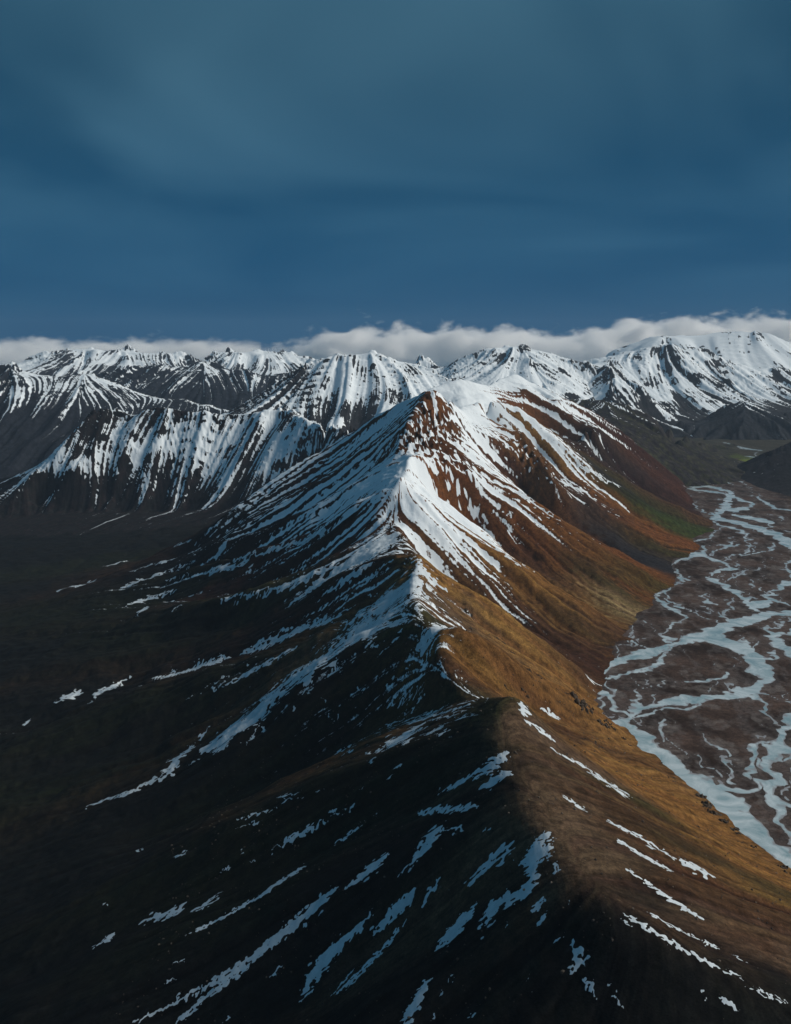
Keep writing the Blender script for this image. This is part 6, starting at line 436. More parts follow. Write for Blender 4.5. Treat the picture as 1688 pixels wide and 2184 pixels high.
 [[-394.6,2425.6,-393.2,2422.1],[-397.8,2427.5,-394.9,2421.8],[-400.2,2427.1,-397.0,2422.7],[-401.4,2425.7,-399.6,2423.5]],
 [[-467.6,2221.2,-464.0,2217.4],[-475.8,2218.3,-470.4,2213.7],[-483.6,2215.5,-471.9,2188.1],[-485.0,2191.0,-478.9,2182.0],[-489.3,2180.8,-486.3,2178.1]],
 [[-503.3,2174.2,-498.9,2168.4],[-513.1,2171.9,-499.3,2135.5],[-518.0,2154.8,-502.1,2109.1],[-514.0,2107.3,-509.9,2100.5]],
 [[-450.2,2053.1,-449.2,2051.2],[-459.1,2053.3,-457.5,2050.5],[-467.6,2052.5,-465.5,2048.7],[-475.4,2050.7,-474.1,2048.9],[-483.3,2049.9,-482.6,2049.0]],
 [[-506.6,2086.9,-503.2,2083.3],[-514.1,2085.1,-507.7,2076.8],[-519.9,2081.4,-512.1,2066.9],[-521.0,2063.6,-518.2,2061.0]],
 [[-519.4,2057.4,-516.1,2050.6],[-528.4,2055.1,-523.4,2044.4],[-537.4,2052.8,-531.1,2040.3],[-545.4,2048.5,-539.5,2038.0],[-552.5,2043.3,-548.4,2036.7],[-559.6,2038.1,-557.4,2035.4]],
 [[-567.2,2046.9,-564.5,2041.1],[-575.6,2044.6,-572.2,2039.0],[-583.3,2040.2,-579.3,2034.8],[-589.9,2035.0,-587.0,2031.5],[-596.3,2029.8,-594.4,2027.1]],
 [[-611.4,2025.3,-610.3,2023.5],[-615.5,2025.2,-613.0,2020.4],[-618.7,2023.1,-616.4,2019.4],[-621.7,2022.2,-620.2,2019.4]],
 [[-299.8,2134.1,-295.1,2126.1],[-303.9,2124.8,-295.9,2112.0],[-305.4,2109.5,-299.2,2105.1],[-306.8,2101.8,-303.5,2099.1]],
 [[-304.5,2086.1,-301.0,2078.1],[-308.4,2085.6,-302.3,2071.6],[-310.2,2080.0,-304.8,2068.1],[-310.3,2068.3,-307.8,2064.5]],
 [[-231.7,2036.0,-229.3,2034.2],[-234.3,2033.6,-229.9,2030.0],[-235.4,2029.4,-231.7,2026.7],[-235.9,2025.2,-234.0,2024.4]],
 [[-320.1,2041.6,-319.0,2041.8],[-324.6,2037.8,-323.0,2037.0],[-328.8,2031.9,-326.6,2030.2],[-331.8,2020.0,-328.8,2015.3],[-334.3,2008.2,-332.0,2005.5],[-337.1,1999.5,-335.7,1998.7],[-340.3,1992.8,-339.3,1992.0]],
 [[-185.8,2085.3,-184.1,2082.3],[-193.3,2087.8,-190.1,2081.8],[-199.9,2089.2,-196.6,2082.2],[-205.5,2087.7,-203.7,2083.6]],
 [[-127.8,2067.8,-129.3,2062.5],[-135.1,2079.8,-137.9,2076.5],[-142.9,2085.5,-145.4,2082.2],[-151.4,2090.2,-152.6,2088.0]],
 [[-122.1,2051.6,-122.5,2049.5],[-129.8,2062.5,-130.1,2055.2],[-138.0,2074.4,-138.1,2069.2],[-145.8,2078.0,-145.8,2075.9]],
 [[-202.1,2075.4,-199.9,2074.6],[-200.2,2065.1,-196.3,2063.4],[-196.3,2043.8,-192.8,2042.1],[-192.7,2030.8,-190.9,2029.9]],
 [[-169.4,2010.5,-167.8,2011.6],[-163.8,2001.9,-161.2,2005.1],[-158.1,1996.3,-155.4,1997.5],[-152.0,1991.8,-150.7,1992.9]],
 [[-156.7,1979.4,-155.0,1979.6],[-151.1,1967.0,-148.1,1967.2],[-145.0,1955.6,-142.2,1955.8],[-138.7,1946.3,-137.3,1946.4]],
 [[-134.0,1954.5,-132.4,1954.6],[-130.6,1947.8,-127.7,1949.0],[-126.7,1942.3,-124.1,1942.4],[-122.5,1935.7,-121.1,1935.8]],
 [[-83.1,1989.9,-81.0,1990.0],[-80.0,1984.0,-76.3,1984.2],[-76.1,1976.3,-72.7,1976.4],[-71.7,1966.6,-69.9,1966.6]],
 [[-91.9,1949.1,-90.3,1950.1],[-90.6,1946.2,-87.5,1947.3],[-88.7,1944.4,-85.8,1944.5],[-86.4,1942.5,-84.8,1942.6]],
 [[-119.1,1976.1,-117.8,1972.2],[-123.3,1976.8,-120.9,1971.1],[-126.8,1975.6,-124.5,1970.8],[-129.5,1973.5,-128.3,1971.6]],
 [[12.0,2025.7,13.9,2019.6],[3.1,2031.8,6.5,2020.6],[-4.8,2034.8,-1.5,2023.7],[-11.9,2033.8,-10.1,2028.7]],
 [[-8.9,2025.7,-7.7,2021.6],[-16.8,2027.6,-15.1,2023.6],[-24.7,2027.6,-22.4,2022.5],[-32.1,2027.5,-29.9,2022.4],[-39.2,2026.3,-37.6,2022.3],[-46.2,2025.2,-45.2,2023.2]],
 [[-58.9,2086.5,-56.8,2082.4],[-63.6,2085.3,-59.8,2079.2],[-67.0,2082.1,-63.5,2077.0],[-69.5,2077.8,-67.7,2075.8]],
 [[-35.6,2051.9,-35.2,2047.8],[-45.0,2061.9,-44.3,2055.8],[-54.3,2067.9,-53.3,2060.7],[-63.2,2070.8,-62.7,2068.7]],
 [[18.0,2032.7,18.6,2027.6],[12.3,2038.8,13.5,2031.7],[6.9,2042.9,8.3,2035.8],[2.0,2046.0,2.8,2041.9]],
 [[1.5,1933.8,3.0,1929.9],[-6.0,1938.6,-3.5,1931.9],[-12.8,1940.5,-10.4,1934.7],[-18.9,1939.5,-17.6,1937.6]],
 [[26.9,1904.9,27.9,1902.0],[18.1,1913.5,19.8,1908.7],[9.7,1919.3,11.4,1915.5],[1.8,1924.2,2.7,1921.3]],
 [[32.2,1907.6,32.7,1904.8],[26.9,1913.4,27.8,1909.6],[21.9,1919.2,22.9,1915.4],[17.2,1923.1,17.8,1920.2]],
 [[59.4,1810.4,60.0,1807.7],[51.6,1827.0,52.5,1821.5],[43.8,1846.5,44.9,1838.1],[35.7,1861.4,37.2,1853.1],[27.8,1871.8,29.2,1866.2],[19.8,1880.4,20.9,1875.7],[11.9,1887.0,12.6,1884.2]],
 [[16.7,1877.6,17.7,1874.8],[7.5,1884.2,9.1,1880.5],[-1.7,1889.9,0.6,1885.2],[-10.1,1892.7,-8.5,1888.9],[-18.4,1894.5,-17.5,1892.6]],
 [[63.0,1797.6,65.0,1791.3],[54.5,1808.7,57.9,1798.7],[46.8,1817.1,50.1,1806.2],[40.0,1822.7,41.7,1816.3]],
 [[31.3,1850.4,32.0,1845.8],[21.2,1866.3,22.6,1858.9],[11.3,1875.8,12.8,1870.1],[1.8,1882.4,2.6,1879.5]],
 [[49.5,1792.7,50.0,1790.0],[42.4,1802.7,43.1,1798.2],[35.1,1811.9,36.1,1805.6],[28.0,1825.7,29.1,1814.8],[20.9,1834.0,21.9,1827.6],[13.9,1837.7,14.7,1834.1],[6.8,1841.4,7.3,1838.7]],
 [[87.3,1690.2,87.4,1685.1],[81.0,1708.4,80.9,1696.5],[74.4,1723.3,74.4,1710.4],[67.4,1730.5,67.8,1724.4],[60.4,1736.8,60.8,1729.8],[53.5,1744.8,53.8,1736.1],[46.5,1753.8,46.8,1748.5],[39.6,1764.5,39.7,1757.5]],
 [[16.4,1806.8,16.7,1800.5],[8.6,1819.5,9.0,1815.0],[0.7,1827.7,1.3,1821.3],[-7.2,1835.0,-6.5,1827.7],[-14.9,1841.4,-14.3,1835.9],[-22.6,1845.9,-22.3,1843.2]],
 [[111.4,1535.3,111.3,1532.2],[105.2,1543.4,105.1,1539.6],[99.1,1554.7,99.0,1549.3],[92.8,1563.7,92.7,1558.2],[86.2,1570.3,86.3,1564.8],[79.9,1580.9,79.8,1572.2],[73.5,1591.5,73.3,1580.4],[68.0,1624.8,67.4,1605.4],[61.6,1643.0,61.7,1638.9],[54.8,1652.3,54.8,1648.2]],
 [[78.8,1525.0,79.2,1517.4],[71.6,1530.7,72.2,1515.4],[64.2,1533.3,65.3,1515.0],[57.3,1532.1,58.1,1516.8],[50.3,1523.2,50.9,1517.8]],
 [[52.2,1575.0,52.3,1566.3],[43.9,1588.7,44.3,1578.4],[35.7,1600.0,36.1,1588.1],[27.5,1607.4,27.8,1601.0]],
 [[26.6,1589.0,27.8,1566.2],[20.3,1596.3,22.0,1567.1],[14.0,1610.0,16.1,1566.3],[7.5,1610.8,10.4,1565.6],[1.3,1607.6,4.4,1567.2],[-4.5,1602.8,-1.8,1574.3],[-10.2,1596.4,-8.1,1578.2],[-15.9,1591.6,-14.4,1582.9]],
 [[-20.4,1606.7,-18.7,1594.7],[-25.4,1602.6,-22.5,1589.9],[-29.6,1597.0,-26.8,1588.3],[-33.0,1590.5,-31.4,1580.3]],
 [[26.1,1563.9,27.7,1555.3],[21.1,1562.4,23.7,1534.5],[16.8,1540.0,19.2,1514.0],[13.3,1517.1,14.6,1508.8]],
 [[88.8,1488.2,89.4,1482.3],[81.9,1490.9,82.7,1477.4],[75.1,1486.8,76.1,1475.6],[68.7,1479.6,69.3,1475.2]],
 [[-11.7,1660.6,-11.0,1655.6],[-15.1,1665.6,-13.8,1654.8],[-18.1,1662.2,-16.7,1655.6],[-20.6,1660.5,-19.9,1657.2]],
 [[-45.5,1599.0,-45.1,1594.2],[-48.6,1601.3,-47.7,1591.7],[-51.7,1602.8,-50.5,1592.4],[-54.3,1601.9,-53.5,1593.9]],
 [[-80.8,1708.4,-80.0,1704.2],[-87.6,1715.8,-86.2,1708.1],[-94.4,1726.6,-92.7,1714.6],[-100.4,1728.9,-99.3,1721.1]],
 [[-35.0,1519.8,-34.8,1516.8],[-39.5,1528.8,-38.9,1519.7],[-43.9,1535.6,-43.0,1524.2],[-47.9,1536.2,-47.5,1533.2]],
 [[9.4,1457.0,9.8,1454.8],[3.9,1460.7,4.6,1457.0],[-1.4,1463.6,-0.6,1459.9],[-6.4,1464.3,-5.9,1462.1]],
 [[-2.2,1448.3,-2.1,1447.6],[-6.3,1451.9,-6.0,1449.8],[-10.3,1454.1,-9.9,1451.9],[-14.1,1455.5,-13.8,1454.1]],
 [[-53.9,1467.7,-53.6,1465.5],[-56.9,1469.8,-56.2,1466.2],[-59.7,1471.2,-58.8,1468.3],[-62.2,1471.8,-61.6,1470.4]],
 [[-119.0,1877.6,-118.3,1874.9],[-121.4,1880.3,-116.4,1823.1],[-123.2,1880.2,-121.2,1873.7],[-124.3,1878.2,-123.2,1875.5]],
 [[-39.8,2285.5,-38.4,2278.7],[-50.0,2294.4,-47.9,2283.1],[-60.2,2298.8,-57.3,2286.3],[-69.9,2302.0,-67.0,2291.7],[-79.3,2306.3,-77.0,2298.3],[-88.6,2308.2,-87.1,2303.7]],
 [[-86.3,2413.3,-84.3,2399.0],[-98.1,2426.2,-91.1,2315.1],[-109.0,2433.0,-105.2,2404.2],[-118.7,2428.9,-116.6,2413.3]],
 [[-108.0,2488.5,-107.0,2484.8],[-119.1,2494.2,-117.5,2488.0],[-130.3,2502.4,-128.2,2495.0],[-141.3,2510.6,-138.9,2500.7],[-152.3,2523.8,-150.1,2510.1],[-163.2,2534.5,-162.1,2530.8]],
 [[-112.0,2309.5,-112.5,2307.2],[-127.3,2415.1,-127.3,2394.7],[-139.2,2436.4,-139.4,2425.4],[-150.9,2449.1,-150.9,2443.0]],
 [[-199.7,2575.5,-198.4,2570.5],[-211.0,2579.8,-209.4,2576.0],[-222.5,2586.6,-220.2,2577.7],[-234.0,2592.1,-231.2,2583.3],[-244.9,2593.7,-242.2,2587.5],[-255.7,2596.6,-253.3,2590.3],[-266.6,2600.8,-264.6,2594.4],[-277.5,2604.9,-275.8,2598.5]],
 [[-301.9,2635.3,-299.3,2630.3],[-314.4,2640.5,-310.2,2630.3],[-326.8,2644.4,-321.0,2630.4],[-338.1,2645.6,-332.5,2632.9],[-348.6,2644.3,-344.2,2634.1],[-358.7,2641.6,-356.1,2636.5]],
 [[-359.5,2646.8,-356.1,2639.2],[-370.0,2649.4,-365.6,2639.3],[-380.6,2652.0,-375.3,2640.6],[-391.5,2657.2,-384.7,2640.6],[-402.2,2661.0,-394.1,2640.5],[-411.8,2662.2,-404.8,2645.7],[-420.7,2659.5,-415.4,2649.5],[-429.7,2658.0,-425.3,2649.2],[-438.9,2657.9,-435.7,2651.6]],
 [[-49.0,2474.2,-48.4,2470.5],[-62.6,2486.3,-61.5,2481.4],[-75.8,2494.6,-74.6,2489.7],[-88.7,2500.4,-88.0,2498.0]],
 [[24.6,2118.6,24.5,2113.4],[15.5,2135.7,15.4,2128.3],[6.3,2186.5,6.3,2160.4],[-3.4,2225.0,-3.1,2190.9],[-13.2,2237.2,-12.9,2231.7],[-23.0,2248.4,-22.7,2242.8],[-33.0,2264.0,-32.8,2259.5]],
 [[33.6,2440.1,35.2,2434.0],[26.4,2439.0,29.2,2428.0],[20.1,2433.0,22.8,2422.0],[14.7,2426.9,16.1,2420.9]],
 [[-4.7,2552.5,-2.7,2546.1],[-15.9,2558.8,-13.1,2549.9],[-27.2,2565.1,-23.4,2553.7],[-38.0,2571.4,-34.0,2557.4],[-48.1,2573.8,-45.1,2564.9],[-58.1,2576.2,-56.2,2569.8]],
 [[-51.9,2560.9,-48.4,2548.2],[-62.2,2568.4,-57.6,2550.6],[-72.6,2574.5,-66.8,2552.9],[-83.0,2576.8,-75.8,2550.1],[-92.5,2576.4,-85.4,2551.1],[-101.5,2577.4,-95.5,2554.5],[-110.4,2577.0,-105.5,2555.4],[-119.2,2576.6,-115.7,2561.4]],
 [[-110.5,2550.1,-109.3,2546.3],[-123.1,2558.5,-121.2,2552.2],[-135.9,2570.7,-132.9,2558.0],[-148.1,2585.5,-145.5,2570.1],[-159.5,2587.4,-157.9,2578.4]],
 [[-91.1,2775.7,-89.1,2767.5],[-103.9,2772.5,-96.9,2661.4],[-115.3,2759.6,-108.4,2658.3],[-121.9,2661.7,-120.3,2656.4]],
 [[-207.1,1549.5,-206.7,1548.0],[-213.6,1552.6,-213.1,1550.3],[-220.3,1556.4,-219.7,1554.1],[-226.8,1558.6,-226.1,1556.4],[-233.3,1560.9,-232.4,1557.8],[-239.8,1563.1,-238.7,1559.3],[-246.5,1566.8,-245.1,1561.4],[-253.2,1569.8,-251.8,1564.4],[-259.5,1570.4,-258.5,1567.3],[-265.9,1571.7,-265.0,1568.6],[-272.4,1573.0,-271.6,1570.7],[-279.0,1575.1,-278.3,1572.8],[-285.6,1577.2,-284.9,1574.8],[-292.1,1578.4,-291.6,1576.9]],
 [[-231.3,1541.4,-231.0,1540.6],[-238.6,1541.8,-238.2,1541.1],[-246.0,1543.8,-245.3,1541.6],[-253.7,1546.5,-252.7,1543.5],[-261.3,1549.2,-260.3,1546.2],[-268.8,1551.1,-268.1,1548.9],[-276.1,1551.5,-275.6,1550.0],[-283.5,1552.5,-283.3,1551.8]],
 [[-159.7,1537.2,-159.4,1535.7],[-167.8,1541.8,-167.4,1540.2],[-175.9,1546.3,-175.3,1544.0],[-184.2,1551.6,-183.3,1547.8],[-192.5,1557.7,-191.8,1553.9],[-201.0,1564.5,-200.6,1562.2],[-209.7,1571.4,-209.4,1569.8]],
 [[-99.8,1465.3,-99.1,1463.9],[-104.2,1468.0,-102.6,1463.7],[-108.3,1469.9,-106.7,1464.8],[-111.9,1469.6,-111.4,1468.2]],
 [[-67.5,1448.2,-66.9,1446.8],[-72.4,1450.1,-71.0,1447.3],[-77.0,1452.1,-75.7,1448.5],[-81.3,1452.6,-80.8,1451.2]],
 [[-54.2,1401.7,-53.6,1399.7],[-59.2,1400.8,-58.3,1398.1],[-64.3,1401.3,-62.9,1397.2],[-69.3,1401.1,-67.7,1397.0],[-74.4,1400.8,-72.4,1396.0],[-79.3,1401.2,-77.5,1395.0],[-84.2,1401.0,-82.8,1395.4],[-89.2,1401.4,-88.1,1396.5],[-94.1,1400.3,-93.4,1397.6]],
 [[-51.3,1467.8,-50.6,1466.4],[-55.3,1469.9,-53.8,1466.3],[-59.0,1471.9,-57.6,1467.6],[-62.4,1472.5,-61.9,1470.4]],
 [[-25.7,1399.1,-25.4,1398.4],[-29.6,1400.4,-28.8,1398.3],[-33.4,1401.0,-32.6,1398.9],[-37.0,1401.6,-36.8,1400.9]],
 [[-375.2,1560.8,-373.7,1556.2],[-385.0,1565.0,-381.7,1555.1],[-394.0,1566.9,-390.7,1556.9],[-402.8,1568.0,-402.1,1566.5]],
 [[-262.0,1498.2,-261.1,1496.1],[-265.7,1499.1,-263.6,1494.1],[-268.9,1499.3,-267.0,1494.3],[-271.7,1498.0,-271.0,1495.8]],
 [[-292.0,1430.4,-291.3,1429.1],[-296.9,1428.0,-295.6,1425.2],[-301.7,1425.5,-300.1,1422.1],[-306.4,1422.2,-304.4,1418.2],[-311.1,1419.0,-308.5,1413.6],[-315.8,1416.5,-313.1,1410.4],[-320.4,1413.9,-317.8,1407.1],[-324.8,1410.0,-322.2,1402.4],[-328.6,1403.9,-326.7,1398.4],[-332.4,1397.8,-331.5,1395.8]],
 [[-289.3,1411.8,-288.7,1410.4],[-294.9,1409.9,-293.5,1405.8],[-300.2,1405.8,-298.3,1400.4],[-305.8,1403.9,-303.4,1397.1],[-311.6,1402.6,-309.0,1395.1],[-316.9,1399.9,-315.2,1395.2],[-322.3,1397.2,-321.2,1394.6],[-327.9,1395.2,-327.3,1393.9]],
 [[-275.7,1481.2,-275.2,1480.5],[-283.0,1481.3,-281.7,1479.3],[-289.8,1480.0,-288.6,1477.9],[-296.5,1478.7,-296.1,1478.0]],
 [[-511.0,1516.6,-510.1,1515.3],[-513.9,1516.5,-512.1,1513.7],[-516.7,1516.4,-514.7,1512.9],[-519.1,1515.6,-518.3,1514.2]],
 [[-471.8,1437.2,-471.0,1435.8],[-477.3,1435.3,-476.1,1433.4],[-483.1,1434.2,-481.2,1430.9],[-488.5,1432.4,-486.5,1429.1],[-495.0,1433.3,-492.1,1428.0],[-500.4,1431.5,-498.4,1428.2],[-506.3,1431.0,-504.7,1428.4],[-512.2,1430.5,-511.0,1428.5],[-518.1,1430.0,-517.5,1429.4]],
 [[-160.9,1193.9,-160.1,1192.7],[-165.0,1190.9,-163.6,1189.3],[-169.3,1188.4,-167.1,1185.7],[-173.0,1185.5,-171.6,1183.9],[-176.8,1182.5,-176.1,1181.4]],
 [[-55.0,1123.1,-54.4,1120.9],[-58.1,1119.6,-57.2,1117.4],[-61.2,1116.6,-60.1,1114.4],[-64.3,1114.2,-62.9,1110.9],[-67.3,1111.2,-65.7,1106.9],[-70.5,1108.8,-68.5,1103.9],[-73.4,1105.9,-71.7,1102.1],[-76.3,1103.4,-74.8,1099.1],[-79.2,1100.5,-78.0,1097.2],[-82.1,1096.9,-81.2,1095.4],[-85.0,1094.5,-84.4,1093.5]],
 [[-0.3,1134.6,0.3,1133.5],[-3.6,1133.5,-2.8,1131.8],[-6.9,1132.3,-5.9,1129.5],[-10.2,1130.0,-9.0,1127.2],[-13.4,1127.7,-12.1,1124.9],[-16.7,1126.0,-15.2,1122.1],[-19.9,1122.0,-18.3,1118.7],[-23.1,1118.6,-21.3,1115.3],[-26.3,1115.7,-24.4,1112.5],[-29.5,1113.4,-27.4,1110.2],[-32.7,1111.7,-30.4,1106.8],[-35.9,1109.9,-33.5,1104.5],[-38.9,1107.6,-36.8,1102.7],[-42.0,1105.3,-40.0,1100.9],[-45.1,1103.5,-43.2,1098.6],[-48.1,1100.6,-46.4,1096.3],[-51.1,1097.7,-49.6,1094.5],[-54.2,1095.4,-52.8,1092.7],[-57.2,1094.1,-56.0,1091.5],[-60.3,1092.3,-59.2,1090.2],[-63.3,1090.0,-62.3,1087.3],[-66.3,1087.6,-65.5,1085.5]],
 [[-113.2,1133.5,-112.4,1132.4],[-118.1,1131.3,-116.2,1127.5],[-122.5,1128.0,-120.5,1123.6],[-126.4,1122.4,-125.6,1120.8]],
 [[-325.4,1250.2,-325.0,1249.7],[-331.4,1249.3,-330.3,1247.6],[-337.3,1248.4,-336.2,1246.7],[-343.0,1246.8,-342.6,1246.3]],
 [[-315.2,1269.5,-314.9,1268.9],[-323.3,1270.9,-322.5,1269.1],[-331.0,1270.9,-330.4,1269.7],[-339.1,1272.9,-338.7,1271.6]],
 [[-496.9,1704.6,-496.3,1702.9],[-501.5,1706.9,-500.3,1703.6],[-506.0,1709.3,-504.4,1704.2],[-512.1,1716.8,-509.8,1709.1]],
 [[-237.9,1466.5,-237.2,1465.1],[-240.8,1466.8,-239.4,1464.0],[-243.5,1467.1,-242.2,1464.3],[-245.9,1466.7,-245.5,1466.0]],
 [[-125.7,1525.7,-125.5,1524.9],[-130.8,1528.3,-130.2,1526.1],[-135.7,1530.2,-135.1,1528.0],[-140.5,1531.3,-140.3,1530.6]],
 [[-212.4,1218.6,-210.8,1217.0],[-216.4,1217.3,-212.6,1212.9],[-219.6,1215.4,-215.5,1209.9],[-221.5,1211.3,-220.0,1209.7]],
 [[-224.7,1150.3,-224.1,1149.8],[-229.9,1149.9,-228.0,1147.2],[-234.5,1148.3,-232.7,1145.7],[-238.7,1146.3,-238.0,1145.2]],
 [[244.0,932.3,244.3,932.7],[247.6,929.4,248.2,930.2],[251.1,925.9,252.2,927.6],[255.1,923.4,255.8,924.6],[259.3,921.7,259.6,922.1]],
 [[335.6,934.1,336.1,934.9],[339.6,932.1,341.0,934.7],[344.0,931.0,345.7,934.0],[349.0,930.7,350.2,932.9],[354.0,930.4,354.5,931.3]],
 [[366.3,924.6,367.0,925.9],[369.6,921.1,370.7,922.8],[373.0,917.6,374.6,920.2],[377.3,915.8,378.4,917.5],[381.7,914.0,382.2,914.9]],
 [[367.1,872.4,367.4,872.8],[370.1,871.2,370.7,872.0],[372.9,869.4,373.7,870.6],[375.9,868.2,376.8,869.3],[379.1,867.3,380.0,868.4],[382.1,866.0,383.2,867.6],[385.2,865.1,386.4,866.6],[388.3,863.7,389.4,865.3],[391.5,862.8,392.4,864.0],[394.7,861.9,395.4,862.6],[397.9,860.9,398.5,861.7],[401.1,860.0,401.7,860.7],[404.3,859.0,404.8,859.8]],
 [[291.9,1200.1,292.6,1201.8],[295.5,1194.2,297.3,1199.4],[299.2,1188.8,301.5,1194.6],[303.2,1184.0,305.7,1190.3],[308.3,1182.7,309.8,1186.1],[313.8,1182.5,314.7,1184.8]],
 [[336.0,1173.9,337.0,1176.7],[340.8,1168.7,344.0,1177.9],[346.6,1166.3,348.9,1172.6],[353.2,1166.2,353.9,1167.9]],
 [[288.2,1136.6,288.9,1138.3],[293.3,1132.9,294.7,1136.2],[298.9,1130.2,300.0,1132.4],[305.4,1130.3,305.7,1130.8]],
 [[232.9,1218.0,233.6,1219.7],[236.9,1215.3,238.0,1217.6],[240.8,1212.0,242.4,1215.5],[244.7,1208.7,246.9,1214.0],[248.9,1206.0,251.2,1211.8],[253.5,1204.4,255.3,1209.1],[257.9,1202.2,259.2,1205.7],[262.4,1200.0,263.2,1202.3]],
 [[169.9,1157.3,170.4,1157.8],[170.4,1153.7,171.8,1155.8],[171.5,1150.6,172.9,1153.9],[173.2,1149.7,173.7,1150.8]],
 [[149.6,1085.9,150.3,1085.3],[149.1,1084.3,150.7,1083.0],[148.8,1082.7,151.0,1081.3],[149.5,1080.4,150.2,1079.8]],
 [[193.3,1034.8,194.0,1034.7],[193.0,1030.1,194.7,1029.8],[193.2,1024.7,195.0,1024.4],[193.9,1018.8,194.6,1018.7]],
 [[195.9,974.5,196.5,974.4],[195.8,973.5,197.0,973.3],[195.8,972.5,197.6,972.6],[196.7,971.3,197.2,971.2]],
 [[224.1,882.8,224.6,883.2],[224.4,881.8,225.4,882.5],[225.1,881.2,226.1,882.3],[226.2,880.9,226.5,881.3]],
 [[226.1,875.3,226.8,875.6],[227.0,871.8,228.1,872.0],[227.8,867.9,229.4,867.9],[228.9,864.4,230.7,864.8],[230.4,860.7,231.5,860.9],[232.0,857.6,232.5,857.4]],
 [[313.0,858.7,313.5,859.1],[313.4,858.1,314.3,858.8],[314.0,857.4,315.0,858.5],[315.1,857.5,315.4,857.9]],
 [[145.8,923.3,146.0,922.9],[144.4,922.6,144.9,922.1],[143.1,922.4,143.5,921.3],[141.8,921.6,142.0,921.6]],
 [[146.4,908.3,146.5,907.8],[144.7,908.5,145.0,907.5],[143.1,908.8,143.3,907.8],[141.5,908.6,141.6,908.5]],
 [[101.9,1004.8,102.5,1003.8],[101.3,1004.9,102.5,1002.3],[100.7,1005.0,102.3,1001.3],[100.8,1003.4,101.3,1002.4]],
 [[128.3,997.2,128.9,997.2],[128.6,995.7,129.9,995.5],[129.2,993.6,130.7,993.9],[130.5,991.9,131.0,992.4]],
 [[64.6,978.6,65.6,977.5],[62.2,977.7,64.7,974.6],[60.4,976.4,63.1,972.3],[59.5,973.5,60.5,972.0]],
 [[52.0,970.0,53.1,968.5],[50.8,968.2,53.3,965.6],[50.0,965.8,53.0,963.2],[50.4,962.9,51.4,961.8]],
 [[83.2,921.8,84.1,920.8],[82.5,921.4,84.2,918.9],[81.8,921.4,84.3,917.5],[82.3,919.1,83.1,918.1]],
 [[41.8,947.5,42.8,946.5],[40.1,945.2,42.7,943.7],[39.0,942.4,41.9,940.9],[38.9,939.6,40.0,939.1]]]
OUTCROPS = [[188, 2360, 14], [188, 2238, 8], [233, 2290, 7], [262, 2311, 9], [277, 2305, 6], [290, 2244, 8], [291, 1982, 10], [319, 1994, 7], [362, 1997, 6], [418, 2033, 24], [433, 2028, 20], [476, 2032, 15], [505, 2052, 8], [274, 1893, 10], [235, 1859, 8], [489, 2054, 12], [456, 2070, 10], [525, 2040, 8], [537, 2020, 6], [553, 1867, 5], [616, 1781, 18], [616, 1738, 22], [618, 1702, 20], [633, 1679, 14], [645, 1654, 12], [645, 1637, 8], [655, 1583, 8], [678, 1515, 12], [676, 1489, 10], [388, 2020, 6]]
